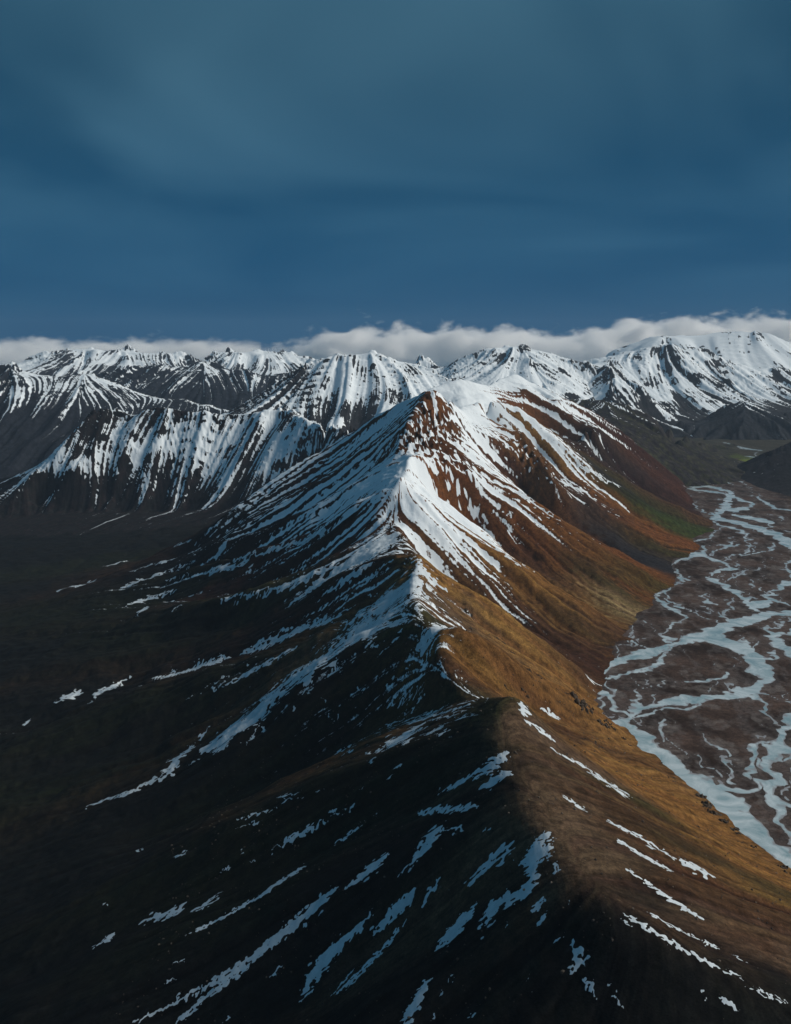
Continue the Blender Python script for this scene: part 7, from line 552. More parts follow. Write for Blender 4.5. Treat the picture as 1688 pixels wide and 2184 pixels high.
CHANNELS = [[[1430.8,3167.2,21.7],[1377.7,3157.7,25.1],[1319.3,3151.4,33.6],[1260.5,3123.2,30.2],[1193.2,3069.8,33.8],[1130.6,3025.4,36.2],[1058.4,2961.0,30.5],[993.1,2899.1,30.2],[942.4,2865.8,25.1],[889.0,2820.4,22.6],[840.8,2788.8,20.3],[799.5,2751.7,22.3],[750.2,2709.6,25.2],[708.8,2680.3,23.9],[663.3,2645.9,18.6],[626.2,2612.3,17.4],[600.1,2568.8,13.9]],
 [[1036.1,2558.1,25.1],[1056.8,2612.3,28.9],[1068.4,2692.0,32.0],[1064.6,2764.0,35.1],[1043.7,2814.0,40.8],[1021.6,2852.7,42.4],[990.6,2879.1,59.4]],
 [[1182.3,2590.4,16.3],[1188.9,2703.7,17.2],[1190.5,2751.7,20.9],[1192.5,2814.0,23.7],[1209.2,2905.9,13.9],[1229.7,2989.3,7.1],[1235.5,3025.4,2.7]],
 [[1207.9,2892.4,20.3],[1237.5,2905.9,11.9],[1284.4,2933.2,9.7],[1341.9,2961.0,10.2]],
 [[1150.2,2727.5,8.7],[1116.4,2680.3,8.4],[1092.5,2657.3,8.6]],
 [[1225.5,2947.0,5.1],[1288.8,3032.7,6.0],[1350.6,3092.5,5.4]],
 [[1111.5,2892.4,3.2],[1090.0,2801.3,6.7],[1081.7,2727.5,7.4]],
 [[1123.5,2807.7,3.8],[1094.7,2751.7,4.7]],
 [[1268.6,3178.4,10.0],[1272.4,3235.6,19.4],[1281.4,3320.6,16.8],[1295.6,3410.1,14.6],[1279.6,3485.0,16.2],[1274.7,3583.3,14.6],[1260.7,3644.8,16.7],[1256.0,3676.4,5.3],[1297.7,3741.0,10.7],[1356.6,3807.9,21.9],[1401.2,3830.7,31.2],[1410.2,3819.3,15.7]],
 [[1397.1,3819.3,13.1],[1398.7,3853.8,10.6],[1415.6,3948.8,10.6],[1394.3,3998.0,16.5],[1372.4,4048.4,16.2],[1359.8,4113.2,41.3],[1315.4,4061.2,12.4],[1251.9,3998.0,11.5],[1204.6,3948.8,7.6],[1166.8,3865.4,5.6],[1159.9,3796.6,7.7],[1155.7,3730.1,8.3],[1146.7,3665.8,9.3],[1151.0,3613.8,9.3]],
 [[1151.0,3613.8,9.5],[1107.1,3583.3,6.4],[1060.4,3523.7,5.2],[1022.0,3456.6,7.9],[983.1,3419.3,9.7],[968.4,3382.8,5.6],[964.9,3303.3,12.0],[970.8,3243.9,13.2],[987.2,3178.4,10.9],[1005.5,3123.2,5.4],[978.9,3092.5,6.8],[957.1,3062.3,6.0],[914.6,2989.3,6.1],[894.1,2947.0,6.8],[877.9,2933.2,8.4],[861.9,2919.5,5.3],[852.3,2892.4,5.0],[858.8,2865.8,8.7],[870.9,2852.7,7.2]],
 [[1024.1,3447.2,3.4],[1008.3,3391.8,4.0],[1001.0,3286.1,6.4],[1013.1,3235.6,6.5],[1031.8,3194.6,4.8],[1040.0,3123.2,3.7],[1059.6,3077.3,6.1],[1085.3,3040.0,5.2]],
 [[1092.6,3260.6,4.9],[1110.5,3219.0,4.1],[1119.8,3154.5,4.6],[1118.6,3100.1,6.8],[1125.1,3069.8,7.0]],
 [[1131.9,3138.8,5.2],[1171.5,3202.7,5.8],[1198.6,3235.6,6.4],[1222.6,3303.3,3.9],[1242.0,3364.8,1.8]],
 [[1176.1,3447.2,3.5],[1140.5,3373.8,4.9],[1134.8,3320.6,7.7],[1143.3,3277.6,6.0],[1159.6,3252.2,4.3]],
 [[787.3,3010.8,3.0],[776.6,2968.0,3.3],[751.1,2905.9,2.7],[742.8,2839.7,6.5],[752.4,2807.7,6.8],[762.1,2770.1,5.1]],
 [[739.6,2826.8,4.1],[699.5,2782.5,2.8],[671.2,2727.5,2.9],[656.5,2680.3,2.6]],
 [[840.6,3054.8,3.6],[856.3,3003.6,3.6]],
 [[1359.3,3320.6,22.7],[1296.6,3252.2,31.4],[1285.0,3269.1,23.0]],
 [[1359.3,3320.6,9.3],[1427.8,3447.2,8.2],[1487.3,3523.7,16.7],[1554.8,3583.3,32.5],[1636.5,3644.8,35.0]],
 [[1373.1,3355.9,6.0],[1399.3,3447.2,4.7],[1402.2,3504.3,4.0]],
 [[1384.6,3338.2,12.6],[1400.3,3286.1,9.3],[1417.1,3252.2,7.1]],
 [[1596.4,3644.8,16.4],[1634.1,3774.2,14.5],[1627.7,3819.3,5.5],[1676.7,3912.6,7.1],[1722.1,3985.6,10.2],[1815.8,4061.2,13.5]],
 [[1431.0,3644.8,3.3],[1387.9,3543.4,5.5],[1358.8,3504.3,3.5]],
 [[1423.2,3624.1,4.2],[1469.1,3665.8,2.6],[1533.2,3752.0,2.2]],
 [[1838.2,4113.2,37.0],[1855.2,4305.6,36.8],[1875.6,4454.1,36.8],[1889.4,4580.1,44.8],[1871.5,4662.5,43.3],[1859.5,4765.2,43.4],[1827.0,4854.1,38.4],[1793.4,4946.4,51.2],[1752.2,5003.4,44.1],[1778.4,5121.3,19.9],[1841.3,5244.7,24.1],[1914.6,5374.0,24.6],[2009.4,5603.9,23.0],[2094.2,5802.1,23.4],[2167.3,5987.0,20.6],[2155.5,6069.8,31.3],[2121.1,6212.9,36.1],[2065.6,6302.0,42.8],[2026.8,6424.7,35.8],[2023.7,6617.7,19.1],[2030.7,6857.8,14.5]],
 [[1920.4,5287.1,51.7],[2008.6,5352.1,33.8],[2092.8,5441.1,15.5],[2143.4,5556.4,13.9],[2109.3,5628.0,23.8],[2117.8,5802.1,17.5]],
 [[2077.1,5959.9,33.3],[2015.1,6042.0,37.3],[1958.5,6069.8,24.4],[1979.8,6272.0,10.3]],
 [[2024.0,6332.2,28.7],[2020.3,6212.9,37.5]],
 [[2051.5,6929.5,29.7],[2233.2,7002.7,33.1],[2429.5,7025.0,30.4],[2555.6,6980.6,24.0],[2752.7,7231.8,6.7]],
 [[2509.3,6929.5,6.2],[2430.0,6718.6,10.1],[2413.8,6584.8,11.5],[2389.2,6302.0,4.7]],
 [[2299.9,6362.8,15.7],[2271.8,6456.1,32.3],[2209.0,6424.7,7.0],[2311.9,6651.0,9.3],[2404.5,6684.6,27.7]],
 [[1850.9,5853.8,3.9],[1781.5,5603.9,5.3],[1760.9,5418.5,7.0],[1741.6,5244.7,8.4],[1771.0,5161.8,13.6]],
 [[1712.3,4965.2,6.1],[1695.4,4836.1,11.6],[1729.7,4765.2,17.5],[1756.9,4679.3,13.0],[1734.0,4548.0,7.1],[1694.1,4423.6,6.5],[1656.4,4305.6,5.0],[1599.0,4166.5,6.0],[1523.0,4113.2,6.4],[1452.3,4023.1,5.4],[1425.3,3961.0,3.8]],
 [[1656.4,4305.6,15.1],[1675.0,4277.1,4.1],[1637.7,4193.6,3.2],[1594.0,4153.0,5.4]],
 [[1697.2,4765.2,5.1],[1593.6,4629.2,5.5],[1549.8,4516.3,6.1],[1493.8,4438.8,9.6],[1419.1,4393.5,8.4]],
 [[1670.9,4580.1,4.3],[1640.9,4548.0,2.8],[1633.8,4423.6,3.5],[1562.3,4305.6,12.5],[1514.2,4320.1,8.7],[1450.5,4305.6,7.8]],
 [[1626.3,4320.1,11.4],[1557.2,4291.3,10.2],[1459.9,4193.6,7.2],[1384.8,4035.7,3.6]],
 [[1797.3,4349.2,5.5],[1745.6,4248.9,7.5],[1651.4,4139.7,8.6],[1568.8,4100.1,10.7],[1508.1,4087.1,9.4]],
 [[1432.8,4305.6,11.1],[1433.3,4234.9,8.2],[1365.4,4113.2,11.0]],
 [[1889.7,5121.3,31.6],[1909.9,5081.4,42.1],[1963.1,5003.4,38.8],[1987.9,4927.7,36.8],[1985.6,4854.1,9.2],[1917.5,4747.7,9.1]],
 [[2325.5,5244.7,27.1],[2263.4,5287.1,26.7],[2197.5,5352.1,16.6],[2228.0,5580.1,15.9],[2247.7,5751.3,7.1],[2312.6,5880.0,3.9],[2302.9,5959.9,2.7],[2378.1,6272.0,2.2]],
 [[2125.1,5101.3,5.3],[2083.6,4965.2,6.7]],
 [[1487.4,3998.0,2.7],[1462.2,3912.6,5.6],[1466.3,3807.9,2.5],[1365.8,3687.0,6.1],[1279.7,3583.3,3.4]],
 [[1320.2,3687.0,3.7],[1399.3,3752.0,3.7],[1466.3,3807.9,6.3],[1517.7,3819.3,5.5],[1561.0,3877.1,2.5],[1554.1,3900.7,4.1]],
 [[1666.2,4048.4,3.0],[1659.2,3948.8,3.9]],
 [[887.3,2788.8,4.0],[837.8,2751.7,6.3],[808.9,2703.7,7.8],[778.9,2623.4,11.5],[732.0,2585.0,11.7],[678.3,2558.1,10.2]],
 [[592.9,2560.5,11.4],[563.2,2488.0,8.8],[545.1,2419.2,7.5],[540.5,2381.5,7.5],[536.5,2363.0,4.3],[533.2,2309.3,5.9],[523.4,2249.4,6.6],[523.8,2208.4,6.9],[528.0,2192.4,4.8]],
 [[544.5,2400.2,16.2],[552.5,2390.8,14.2],[566.4,2363.0,11.6],[570.6,2309.3,7.5],[565.0,2257.8,7.2],[568.2,2224.6,8.8],[562.1,2192.4,13.8]],
 [[552.1,2176.5,18.5],[562.3,2130.4,23.4],[575.0,2086.0,25.1],[585.4,2036.4,26.3],[591.7,1975.7,30.3],[603.0,1937.1,33.7],[617.5,1893.8,34.3],[634.1,1852.2,34.7],[645.6,1806.7,28.6],[652.3,1758.0,26.0],[662.9,1716.6,30.9],[669.4,1667.4,32.4],[681.5,1629.8,29.4],[694.9,1598.2,28.1],[704.3,1559.1,26.8],[718.6,1513.7,26.6]],
 [[560.9,2200.3,9.6],[574.9,2232.8,11.0],[624.5,2279.0,13.4],[668.9,2300.5,14.7],[725.9,2318.1,18.2],[765.3,2340.4,24.8],[809.9,2335.9,25.3],[855.5,2353.9,26.2],[905.1,2372.2,24.6],[952.2,2400.2,24.0],[1004.7,2458.0,20.5],[1046.7,2539.4,18.5],[1057.1,2603.8,32.4]],
 [[568.3,2192.4,7.9],[582.5,2212.4,7.0],[633.8,2241.1,8.3],[691.5,2266.2,8.8],[745.9,2287.6,9.0],[800.7,2307.5,7.3]],
 [[945.0,2363.0,13.0],[954.3,2326.9,8.0],[932.5,2257.8,7.5],[929.1,2220.5,4.8],[937.9,2164.8,2.1]],
 [[1039.1,2257.8,19.4],[992.9,2208.4,17.2],[936.0,2130.4,16.5],[900.2,2071.6,15.3],[863.4,2009.0,15.9],[834.3,1949.8,11.5],[814.5,1899.8,15.1],[795.6,1852.2,17.2],[773.2,1795.7,15.9],[757.0,1742.2,14.5],[756.6,1716.6,9.0],[752.7,1677.0,5.3],[742.3,1629.8,3.8],[734.1,1576.3,3.8]],
 [[862.0,2071.6,8.5],[825.5,2029.5,11.8],[796.8,1975.7,10.4],[774.9,1924.5,7.6],[756.3,1881.7,8.1],[758.1,1858.0,5.6]],
 [[859.4,2057.4,4.7],[903.0,2086.0,3.8]],
 [[816.4,1975.7,4.5],[805.4,1918.3,8.6],[812.1,1893.8,14.1]],
 [[782.0,1858.0,8.4],[749.8,1829.2,8.0],[714.3,1817.9,17.4],[686.4,1834.9,16.4],[665.6,1812.3,18.4]],
 [[672.7,1817.9,17.5],[680.0,1779.3,22.2],[684.4,1742.2,17.6]],
 [[748.5,1982.3,2.4],[741.0,1937.1,4.1],[725.6,1893.8,5.0],[709.7,1863.9,6.3]],
 [[726.0,2119.1,2.1],[738.7,2071.6,3.0],[736.2,2029.5,6.7],[739.0,1995.6,3.2],[745.7,1982.3,2.8]],
 [[659.8,2204.3,4.5],[641.0,2153.2,8.1],[632.3,2100.6,5.8],[619.3,2064.5,2.2]],
 [[636.2,2093.3,2.7],[653.1,2050.3,2.9],[661.6,2002.3,2.3],[677.4,1962.7,2.5],[689.2,1930.8,2.9],[691.8,1881.7,3.6]],
 [[720.8,2453.1,5.7],[767.0,2458.0,7.3],[819.9,2472.9,7.2],[875.2,2482.9,8.9],[911.7,2498.1,9.8],[947.3,2549.9,6.2]],
 [[698.1,2458.0,3.0],[658.1,2409.7,4.4],[632.8,2363.0,4.8],[628.1,2318.1,5.8],[631.1,2291.9,5.7]],
 [[682.6,2363.0,3.3],[663.9,2318.1,2.9]],
 [[831.9,1869.8,2.6],[818.1,1823.5,3.1],[809.2,1795.7,2.5]],
 [[732.6,2560.5,9.8],[664.2,2544.6,9.3],[616.7,2523.7,9.9],[586.3,2498.1,10.1]],
 [[590.0,2467.9,1.8],[583.7,2409.7,4.3],[575.2,2372.2,3.2]],
 [[858.9,1962.7,4.9],[886.1,1975.7,7.7],[923.3,1988.9,8.1]],
 [[778.3,1795.7,15.2],[790.0,1773.9,10.0],[801.4,1752.7,9.9]],
 [[3268.9,9342.2,14.0],[3259.4,8941.7,15.8],[3297.6,8632.9,25.5],[3349.2,8573.6,4.9],[3159.8,8234.2,4.5],[3106.5,7970.9,8.3],[3063.9,7771.8,7.9]],
 [[3041.5,8074.2,19.0],[3083.5,7970.9,31.4],[3175.3,7970.9,30.6]],
 [[3349.2,8573.6,28.7],[3232.7,8693.0,14.5],[3259.4,8941.7,6.9]],
 [[3063.9,7771.8,22.3],[3026.5,7820.6,18.0]]]
MEADOWS = [[[2584, 8118], [2764, 8268], [2701, 7664], [2554, 7378], [2456, 7503]], [[2962, 7902], [3212, 8192], [2990, 7664], [2857, 7566]]]

# ---------------------------------------------------------------- materials
def mat(name):
    m = bpy.data.materials.new(name); m.use_nodes = True; m.node_tree.nodes.clear()
    return m, m.node_tree.nodes, m.node_tree.links
def noise_node(n, l, scale, detail=4, rough=0.55, vec=None, dist=0.0):
    t = N(n, 'ShaderNodeTexNoise'); t.inputs['Scale'].default_value = scale; t.inputs['Detail'].default_value = detail
    t.inputs['Roughness'].default_value = rough; t.inputs['Distortion'].default_value = dist
    if vec is not None: l.new(vec, t.inputs['Vector'])
    return t
def math_node(n, l, op, a, b=None, clamp=False):
    m = N(n, 'ShaderNodeMath', operation=op, use_clamp=clamp)
    for i, v in enumerate((a, b)):
        if v is None: continue
        if isinstance(v, (int, float)): m.inputs[i].default_value = v
        else: l.new(v, m.inputs[i])
    return m.outputs[0]
def range_node(n, l, v, a, b, c=0.0, d=1.0, smooth=True):
    m = N(n, 'ShaderNodeMapRange', interpolation_type='SMOOTHSTEP' if smooth else 'LINEAR')
    l.new(v, m.inputs[0]); m.inputs[1].default_value = a; m.inputs[2].default_value = b; m.inputs[3].default_value = c; m.inputs[4].default_value = d
    return m.outputs[0]

SNOW = (0.80, 0.86, 0.90, 1)
def terrain_material(name, fine, edge=0.05, jitter=0.08, snow=SNOW, bump=1.0):
    """earth tint from the mesh, snow laid over it; `fine` is the size in metres of the smallest grain"""
    m, n, l = mat(name)
    o = N(n, 'ShaderNodeOutputMaterial'); p = N(n, 'ShaderNodeBsdfPrincipled'); l.new(p.outputs[0], o.inputs['Surface'])
    geo = N(n, 'ShaderNodeNewGeometry'); pos = geo.outputs['Position']
    tint = N(n, 'ShaderNodeAttribute', attribute_name='tint'); sn = N(n, 'ShaderNodeAttribute', attribute_name='snow')
    n1 = noise_node(n, l, 1.0 / (fine * 6), 6, 0.62, pos); n2 = noise_node(n, l, 1.0 / fine, 4, 0.6, pos)
    v = math_node(n, l, 'ADD', range_node(n, l, n1.outputs['Fac'], 0.25, 0.75, 0.5, 1.5, False), range_node(n, l, n2.outputs['Fac'], 0.25, 0.75, -0.42, 0.42, False))
    n3 = noise_node(n, l, 1.0 / (fine * 2.2), 5, 0.75, pos)
    v = math_node(n, l, 'MULTIPLY', v, range_node(n, l, n3.outputs['Fac'], 0.32, 0.68, 0.66, 1.36, False))
    mul = N(n, 'ShaderNodeVectorMath', operation='SCALE'); l.new(tint.outputs['Color'], mul.inputs[0]); l.new(v, mul.inputs['Scale'])
    j = math_node(n, l, 'ADD', range_node(n, l, n1.outputs['Fac'], 0.3, 0.7, -jitter, jitter, False), range_node(n, l, n2.outputs['Fac'], 0.3, 0.7, -jitter * .6, jitter * .6, False))
    f = range_node(n, l, math_node(n, l, 'ADD', sn.outputs['Fac'], j), -edge, edge)
    mix = N(n, 'ShaderNodeMix', data_type='RGBA'); l.new(f, mix.inputs[0]); l.new(mul.outputs[0], mix.inputs[6]); mix.inputs[7].default_value = snow
    l.new(mix.outputs[2], p.inputs['Base Color'])
    p.inputs['Roughness'].default_value = 0.95; p.inputs['Specular IOR Level'].default_value = 0.06
    b1 = N(n, 'ShaderNodeBump'); b1.inputs['Strength'].default_value = 0.55 * bump; b1.inputs['Distance'].default_value = fine * 1.6; l.new(n1.outputs['Fac'], b1.inputs['Height'])
    b2 = N(n, 'ShaderNodeBump'); b2.inputs['Strength'].default_value = 0.4 * bump; b2.inputs['Distance'].default_value = fine * 0.5; l.new(n2.outputs['Fac'], b2.inputs['Height'])
    l.new(b1.outputs[0], b2.inputs['Normal']); l.new(b2.outputs[0], p.inputs['Normal'])
    return m

# ---------------------------------------------------------------- mesh helpers
def tag(o, label=None, cat=None, group=None, kind=None):
    for k, v in (('label', label), ('category', cat), ('group', group), ('kind', kind)):
        if v: o[k] = v
    return o
def link(name, me, material, parent=None):
    o = bpy.data.objects.new(name, me); C.objects.link(o); o.parent = parent
    if material: me.materials.append(material)
    return o
def mesh_from(name, co, faces, smooth=True, attrs=None):
    me = bpy.data.meshes.new(name)
    co = np.asarray(co, F4); faces = np.asarray(faces, np.int32)
    me.vertices.add(len(co)); me.vertices.foreach_set('co', co.ravel())
    k = faces.shape[1]
    me.loops.add(faces.size); me.loops.foreach_set('vertex_index', faces.ravel())
    me.polygons.add(len(faces)); me.polygons.foreach_set('loop_start', np.arange(0, faces.size, k, dtype=np.int32))
    me.polygons.foreach_set('use_smooth', np.full(len(faces), smooth))
    me.update(calc_edges=True)
    for an, av in (attrs or {}).items():
        av = np.asarray(av, F4)
        if av.ndim == 1:
            a = me.attributes.new(an, 'FLOAT', 'POINT'); a.data.foreach_set('value', av)
        else:
            a = me.attributes.new(an, 'FLOAT_COLOR', 'POINT'); a.data.foreach_set('color', np.concatenate([av, np.ones((len(av), 1), F4)], 1).ravel())
    return me
def grid_faces(nr, nt, keep=None):
    i = np.arange(nr * nt).reshape(nr, nt)
    f = np.stack([i[:-1, :-1], i[:-1, 1:], i[1:, 1:], i[1:, :-1]], -1)[:, :, ::-1].reshape(-1, 4)
    if keep is not None: f = f[keep.ravel()]
    return f
def grid_mesh(name, X, Y, Zs, attrs, keep=None):
    f = grid_faces(*X.shape, keep)
    co = np.stack([X, Y, Zs], -1).reshape(-1, 3)
    at = {k: (v.reshape(-1) if v.ndim == 2 else v.reshape(-1, 3)) for k, v in attrs.items()}
    if keep is not None:
        used = np.unique(f); remap = np.zeros(len(co), np.int32); remap[used] = np.arange(len(used))
        f = remap[f]; co = co[used]; at = {k: v[used] for k, v in at.items()}
    return mesh_from(name, co, f, True, at)

# ---------------------------------------------------------------- the long ridge in front
MT0, MT1, MR0, MR1, MNT, MNR = -29.5, 29.5, 640.0, 7500.0, 880, 1130
main_dem = DEM(MAIN_LINES, -3900, 3900, 300, 7900, 8, near=(1300, 2700))
main_dem.comb([L for L in MAIN_LINES if L[0][2] - L[-1][2] > 40 and L[-1][1] < 7100 and not (L[0][1] < 1000)] + FLOW_LINES, 0.22)
MX, MY = polar_grid(MT0, MT1, MR0, MR1, MNT, MNR)
main_slope = main_dem.z(MX, MY, main_dem.slope)
MZ = main_dem.z(MX, MY).astype(np.float64)
_sl = smoothstep(0.08, 0.55, main_slope)
_dist = np.hypot(MX, MY)
S320 = main_dem.broad(320, 0)(MX, MY); S150 = main_dem.broad(150, 1)(MX, MY); S60 = main_dem.streak(MX, MY, 58, 2, 26)
S26 = main_dem.streak(MX, MY, 26, 3, 34); S11 = main_dem.streak(MX, MY, 11, 4, 36)
_crest = smoothstep(0, 200, line_distance(MAIN_LINES[:4], MX, MY))
_quiet = np.where(MX > 250, 0.3 + 0.7 * smoothstep(-3, 40, MZ), 1.0) * (0.45 + 0.55 * smoothstep(1300, 2600, _dist))
_rough = 0.55 + 0.45 * smoothstep(300, 650, MZ)
MZ = MZ + _quiet * _sl * (.15 + .85 * _crest) * (20 * S320 * smoothstep(900, 2200, _dist) + (6 + 5 * smoothstep(1500, 2600, _dist)) * S150 + 4.2 * S60 - 2.0 * np.abs(S60) + 1.5 * S26 + 0.4 * S11) * _rough
MZ = MZ + _quiet * (3.0 * fbm(MX, MY, 190, 4, .5, 1) + 0.22 * fbm(MX, MY, 26, 3, .5, 2))
# broken rock near the summits
CRAGS = ((185, 3850, 92, 17), (120, 3690, 55, 14), (640, 4380, 120, 14), (230, 3560, 90, 12), (60, 3660, 60, 14), (1080, 5100, 160, 14))
_rock = sum(np.exp(-(((MX - cx) / cr) ** 2 + ((MY - cy) / (cr * 1.3)) ** 2)) * ch for cx, cy, cr, ch in CRAGS)
_rg = ridged(MX, MY, 66, 4, .55, 2)
MZ = MZ + _rock * (_rg - _rg.mean()) * .9
main_polar = Polar(MT0, MT1, MR0, MR1, MZ)
# ==CONTROL==
# snow: how much of the ground it covers, broken up into streaks that follow the fall line
_cov, = spread(SNOW_COVER, MX, MY, 4.2, 24.0, 14.0, 3, main_dem, .6)
_iso = fbm(MX, MY, 42, 4, .6, 3)
_iso = _iso / _iso.std()
_s5 = np.zeros(MX.shape, F4); _nr = int(np.searchsorted(_dist[:, 0], 3300)); _s5[:_nr] = main_dem.streak(MX[:_nr], MY[:_nr], 5.5, 5, 36)
_far = smoothstep(1500, 3200, _dist)
_st = (0.75 * S150 + 0.9 * S60 + 0.8 * S26 + 0.7 * S11 * (1 - .55 * smoothstep(2600, 4500, _dist)) + 0.4 * _s5 * (1 - _far) + 0.36 * _iso)
_st = _st / _st.std()
_u = 0.5 * (1 + np.tanh(0.85 * _st))                       # roughly uniform 0..1
_u = _u + np.clip(_rock / 14, 0, .8) * (.7 + .4 * noise(MX, MY, 44, 3) + .35 * noise(MX, MY, 17, 1) + .2 * S26)
main_snow = (_cov - _u)
# bare ground: earth colours blended between places, shade painted into nose, crest and gullies
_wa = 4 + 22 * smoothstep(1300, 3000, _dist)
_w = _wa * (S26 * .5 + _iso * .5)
_r, _g, _b = spread(ROCK_AND_SHADE, MX + _w, MY + _wa * S60 * .6, 5.0, 20.0, 12.0, 1, main_dem, .33)
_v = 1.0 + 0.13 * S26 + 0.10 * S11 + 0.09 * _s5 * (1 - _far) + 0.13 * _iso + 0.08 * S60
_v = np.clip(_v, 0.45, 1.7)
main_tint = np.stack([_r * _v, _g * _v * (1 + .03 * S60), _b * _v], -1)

_cellmax = np.maximum(np.maximum(MZ[:-1, :-1], MZ[1:, :-1]), np.maximum(MZ[:-1, 1:], MZ[1:, 1:]))
_under = (_cellmax < -6) & (MX[:-1, :-1] > 350) & (MY[:-1, :-1] > 900)
ridge_mat = terrain_material('ridge_earth', 2.0, bump=.9)
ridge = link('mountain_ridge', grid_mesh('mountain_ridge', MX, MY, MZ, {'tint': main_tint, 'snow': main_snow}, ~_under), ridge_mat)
tag(ridge, 'long ochre and black mountain ridge with snow streaks running from foreground to rocky peak', 'mountain', None, 'structure')
print('main ridge', round(time.time() - _t0, 1))

# ---------------------------------------------------------------- mountains behind
def far_mountain(key, name, label, nt, nr, wl, amp, snow_z, tint, cell=30, border=-320, rough=0.0, cover=1.0, bare=None, fine=9.0, tint2=None, aspect=0.0, rock_cut=0.9, crag=.5, mtl=None):
    L = FAR_LINES[key]; P = np.concatenate([np.asarray(l, float) for l in L])
    th = np.degrees(np.arctan2(P[:, 0], P[:, 1])); r = np.hypot(P[:, 0], P[:, 1])
    t0, t1 = max(th.min() - .4, -28), min(th.max() + .4, 28); r0, r1 = r.min() - 150, min(r.max() * 1.06 + 500, 16850)
    d = DEM(L, P[:, 0].min() - 900, P[:, 0].max() + 900, P[:, 1].min() - 700, P[:, 1].max() + 1300, cell, border)
    X, Y = polar_grid(t0, t1, r0, r1, nt, nr)
    z = d.z(X, Y).astype(float); s = d.z(X, Y, d.slope)
    m = smoothstep(0.08, 0.5, s) * smoothstep(border + 20, border + 160, z)
    a, b, c, e = (d.streak(X, Y, wl * k, sd, n) for k, sd, n in ((9, 1, 18), (2.8, 2, 24), (1.2, 3, 32), (.55, 4, 36)))
    rg = ridged(X, Y, wl * 16, 4, .42, 2)
    z = z + amp * m * wl * (.55 * a + .12 * b - .06 * np.abs(b) + .03 * c + .01 * e) + amp * rough * wl * .4 * (rg - rg.mean()) * (m * .7 + .3)
    iso = fbm(X, Y, wl * 2.2, 5, .6, 4); iso = iso / iso.std()
    st = .5 * b + .8 * c + .6 * e + .4 * iso; st = st / st.std()
    u = .5 * (1 + np.tanh(.85 * st))
    zz = z + wl * 2 * a + 12 * iso
    cov = smoothstep(snow_z[0], snow_z[1], zz) * cover
    cov = cov * (1 + .3 * np.clip(fbm(X, Y, wl * 14, 3, .5, 1), -1.2, 1.2)) + .12 * np.clip(noise(X, Y, wl * 9, 0), -1, 1) * cov
    gy = np.gradient(z, axis=0) / np.gradient(Y, axis=0)
    steep = np.hypot(np.gradient(z, axis=1) / np.maximum(np.hypot(np.gradient(X, axis=1), np.gradient(Y, axis=1)), 1e-3), gy)
    cov = cov - crag * smoothstep(.9, 1.7, fbm(X, Y, wl * 7, 4, .6, 5) + .4 * c) * smoothstep(.25, .7, steep) 
    cov = cov - smoothstep(rock_cut, rock_cut + .7, steep) * .8
    if bare: 
        for (bx, by, br, bv) in bare: cov = cov - bv * np.exp(-(((X - bx) / br) ** 2 + ((Y - by) / (br * 1.6)) ** 2))
    sn = cov * 1.04 - u
    v = np.clip(1 + .2 * c + .15 * e + .2 * iso, .4, 1.8)[..., None]
    T = np.asarray(tint)[None, None] * v
    if tint2 is not None:
        w = smoothstep(-.3, .9, iso * .6 + b * .4)[..., None]; T = T * (1 - w) + np.asarray(tint2)[None, None] * v * w
    o = link(name, grid_mesh(name, X, Y, z, {'tint': T, 'snow': sn}), mtl or far_mat)
    tag(o, label, 'mountain', None, 'structure')
    return o
far_mat = terrain_material('far_mountain_earth', 9.0, 0.07, 0.035, bump=.12)
BASALT = (0.020, 0.020, 0.022)
far_mountain('left', 'mountain', 'snow-dusted flat-crested mountain above the dark valley on the left', 460, 270, 30, 1, (-170, 180), (.013, .013, .013), 16, -320, 0.6, .88, rock_cut=1.3, crag=.7, bare=[(-2130, 6850, 230, .55), (-1500, 6780, 120, .3)], tint2=(.015, .011, .011))
far_mountain('white', 'mountain', 'white twin-topped mountain with black gully streaks behind the left ridge', 330, 230, 36, 1, (120, 620), BASALT, 20, -320, 0.35, 1.12)
far_mountain('dome', 'mountain', 'broad white snow dome with dark cliff bands left of the snow cone', 240, 180, 44, 1, (60, 420), BASALT, 24, -320, 0.7, 1.02, rock_cut=.75, crag=.9)
far_mountain('massif', 'mountain', 'tall snow massif with black crags above the valley head on the right', 300, 250, 48, 1, (120, 400), BASALT, 26, -320, 0.8, 1.02, rock_cut=.7, crag=.9)
far_mountain('cloud_dome', 'mountain', 'smooth white snow dome rising into the cloud at the right edge', 160, 80, 70, .45, (-200, 300), BASALT, 50, -320, 0.4, 1.03, rock_cut=1.2)
far_mountain('valley_hills', 'hill', 'dark brown hills left of the far river flat', 220, 150, 36, .55, (330, 640), (.024, .021, .023), 18, -320, 0.6, .5, tint2=(.032, .032, .018))
far_mountain('right_hills', 'hill', 'dark blue-black hills closing the head of the valley', 180, 110, 44, 1, (250, 520), (.016, .018, .022), 22, -320, 0.6, .6)
far_mountain('right_near', 'hill', 'black hillside sloping to the river from the right edge', 170, 150, 32, 0.8, (600, 900), (.017, .016, .018), 14, -60, 0.4, .2)
far_mountain('left_row', 'mountain', 'dark mountain row with snowy hollows at the far left edge', 330, 190, 44, 1, (120, 560), (.013, .015, .020), 24, -320, 0.9, .6)
far_mountain('mid_row', 'mountain', 'black jagged mountain row behind the left valley', 280, 160, 48, 1.2, (250, 800), (.012, .015, .021), 26, -320, 0.9, .48)
far_mountain('far_left', 'mountain', 'distant snowy plateau with dark cliffs under the cloud on the left', 260, 90, 60, 1, (300, 700), (.018, .02, .025), 34, -320, 1.2, .75)
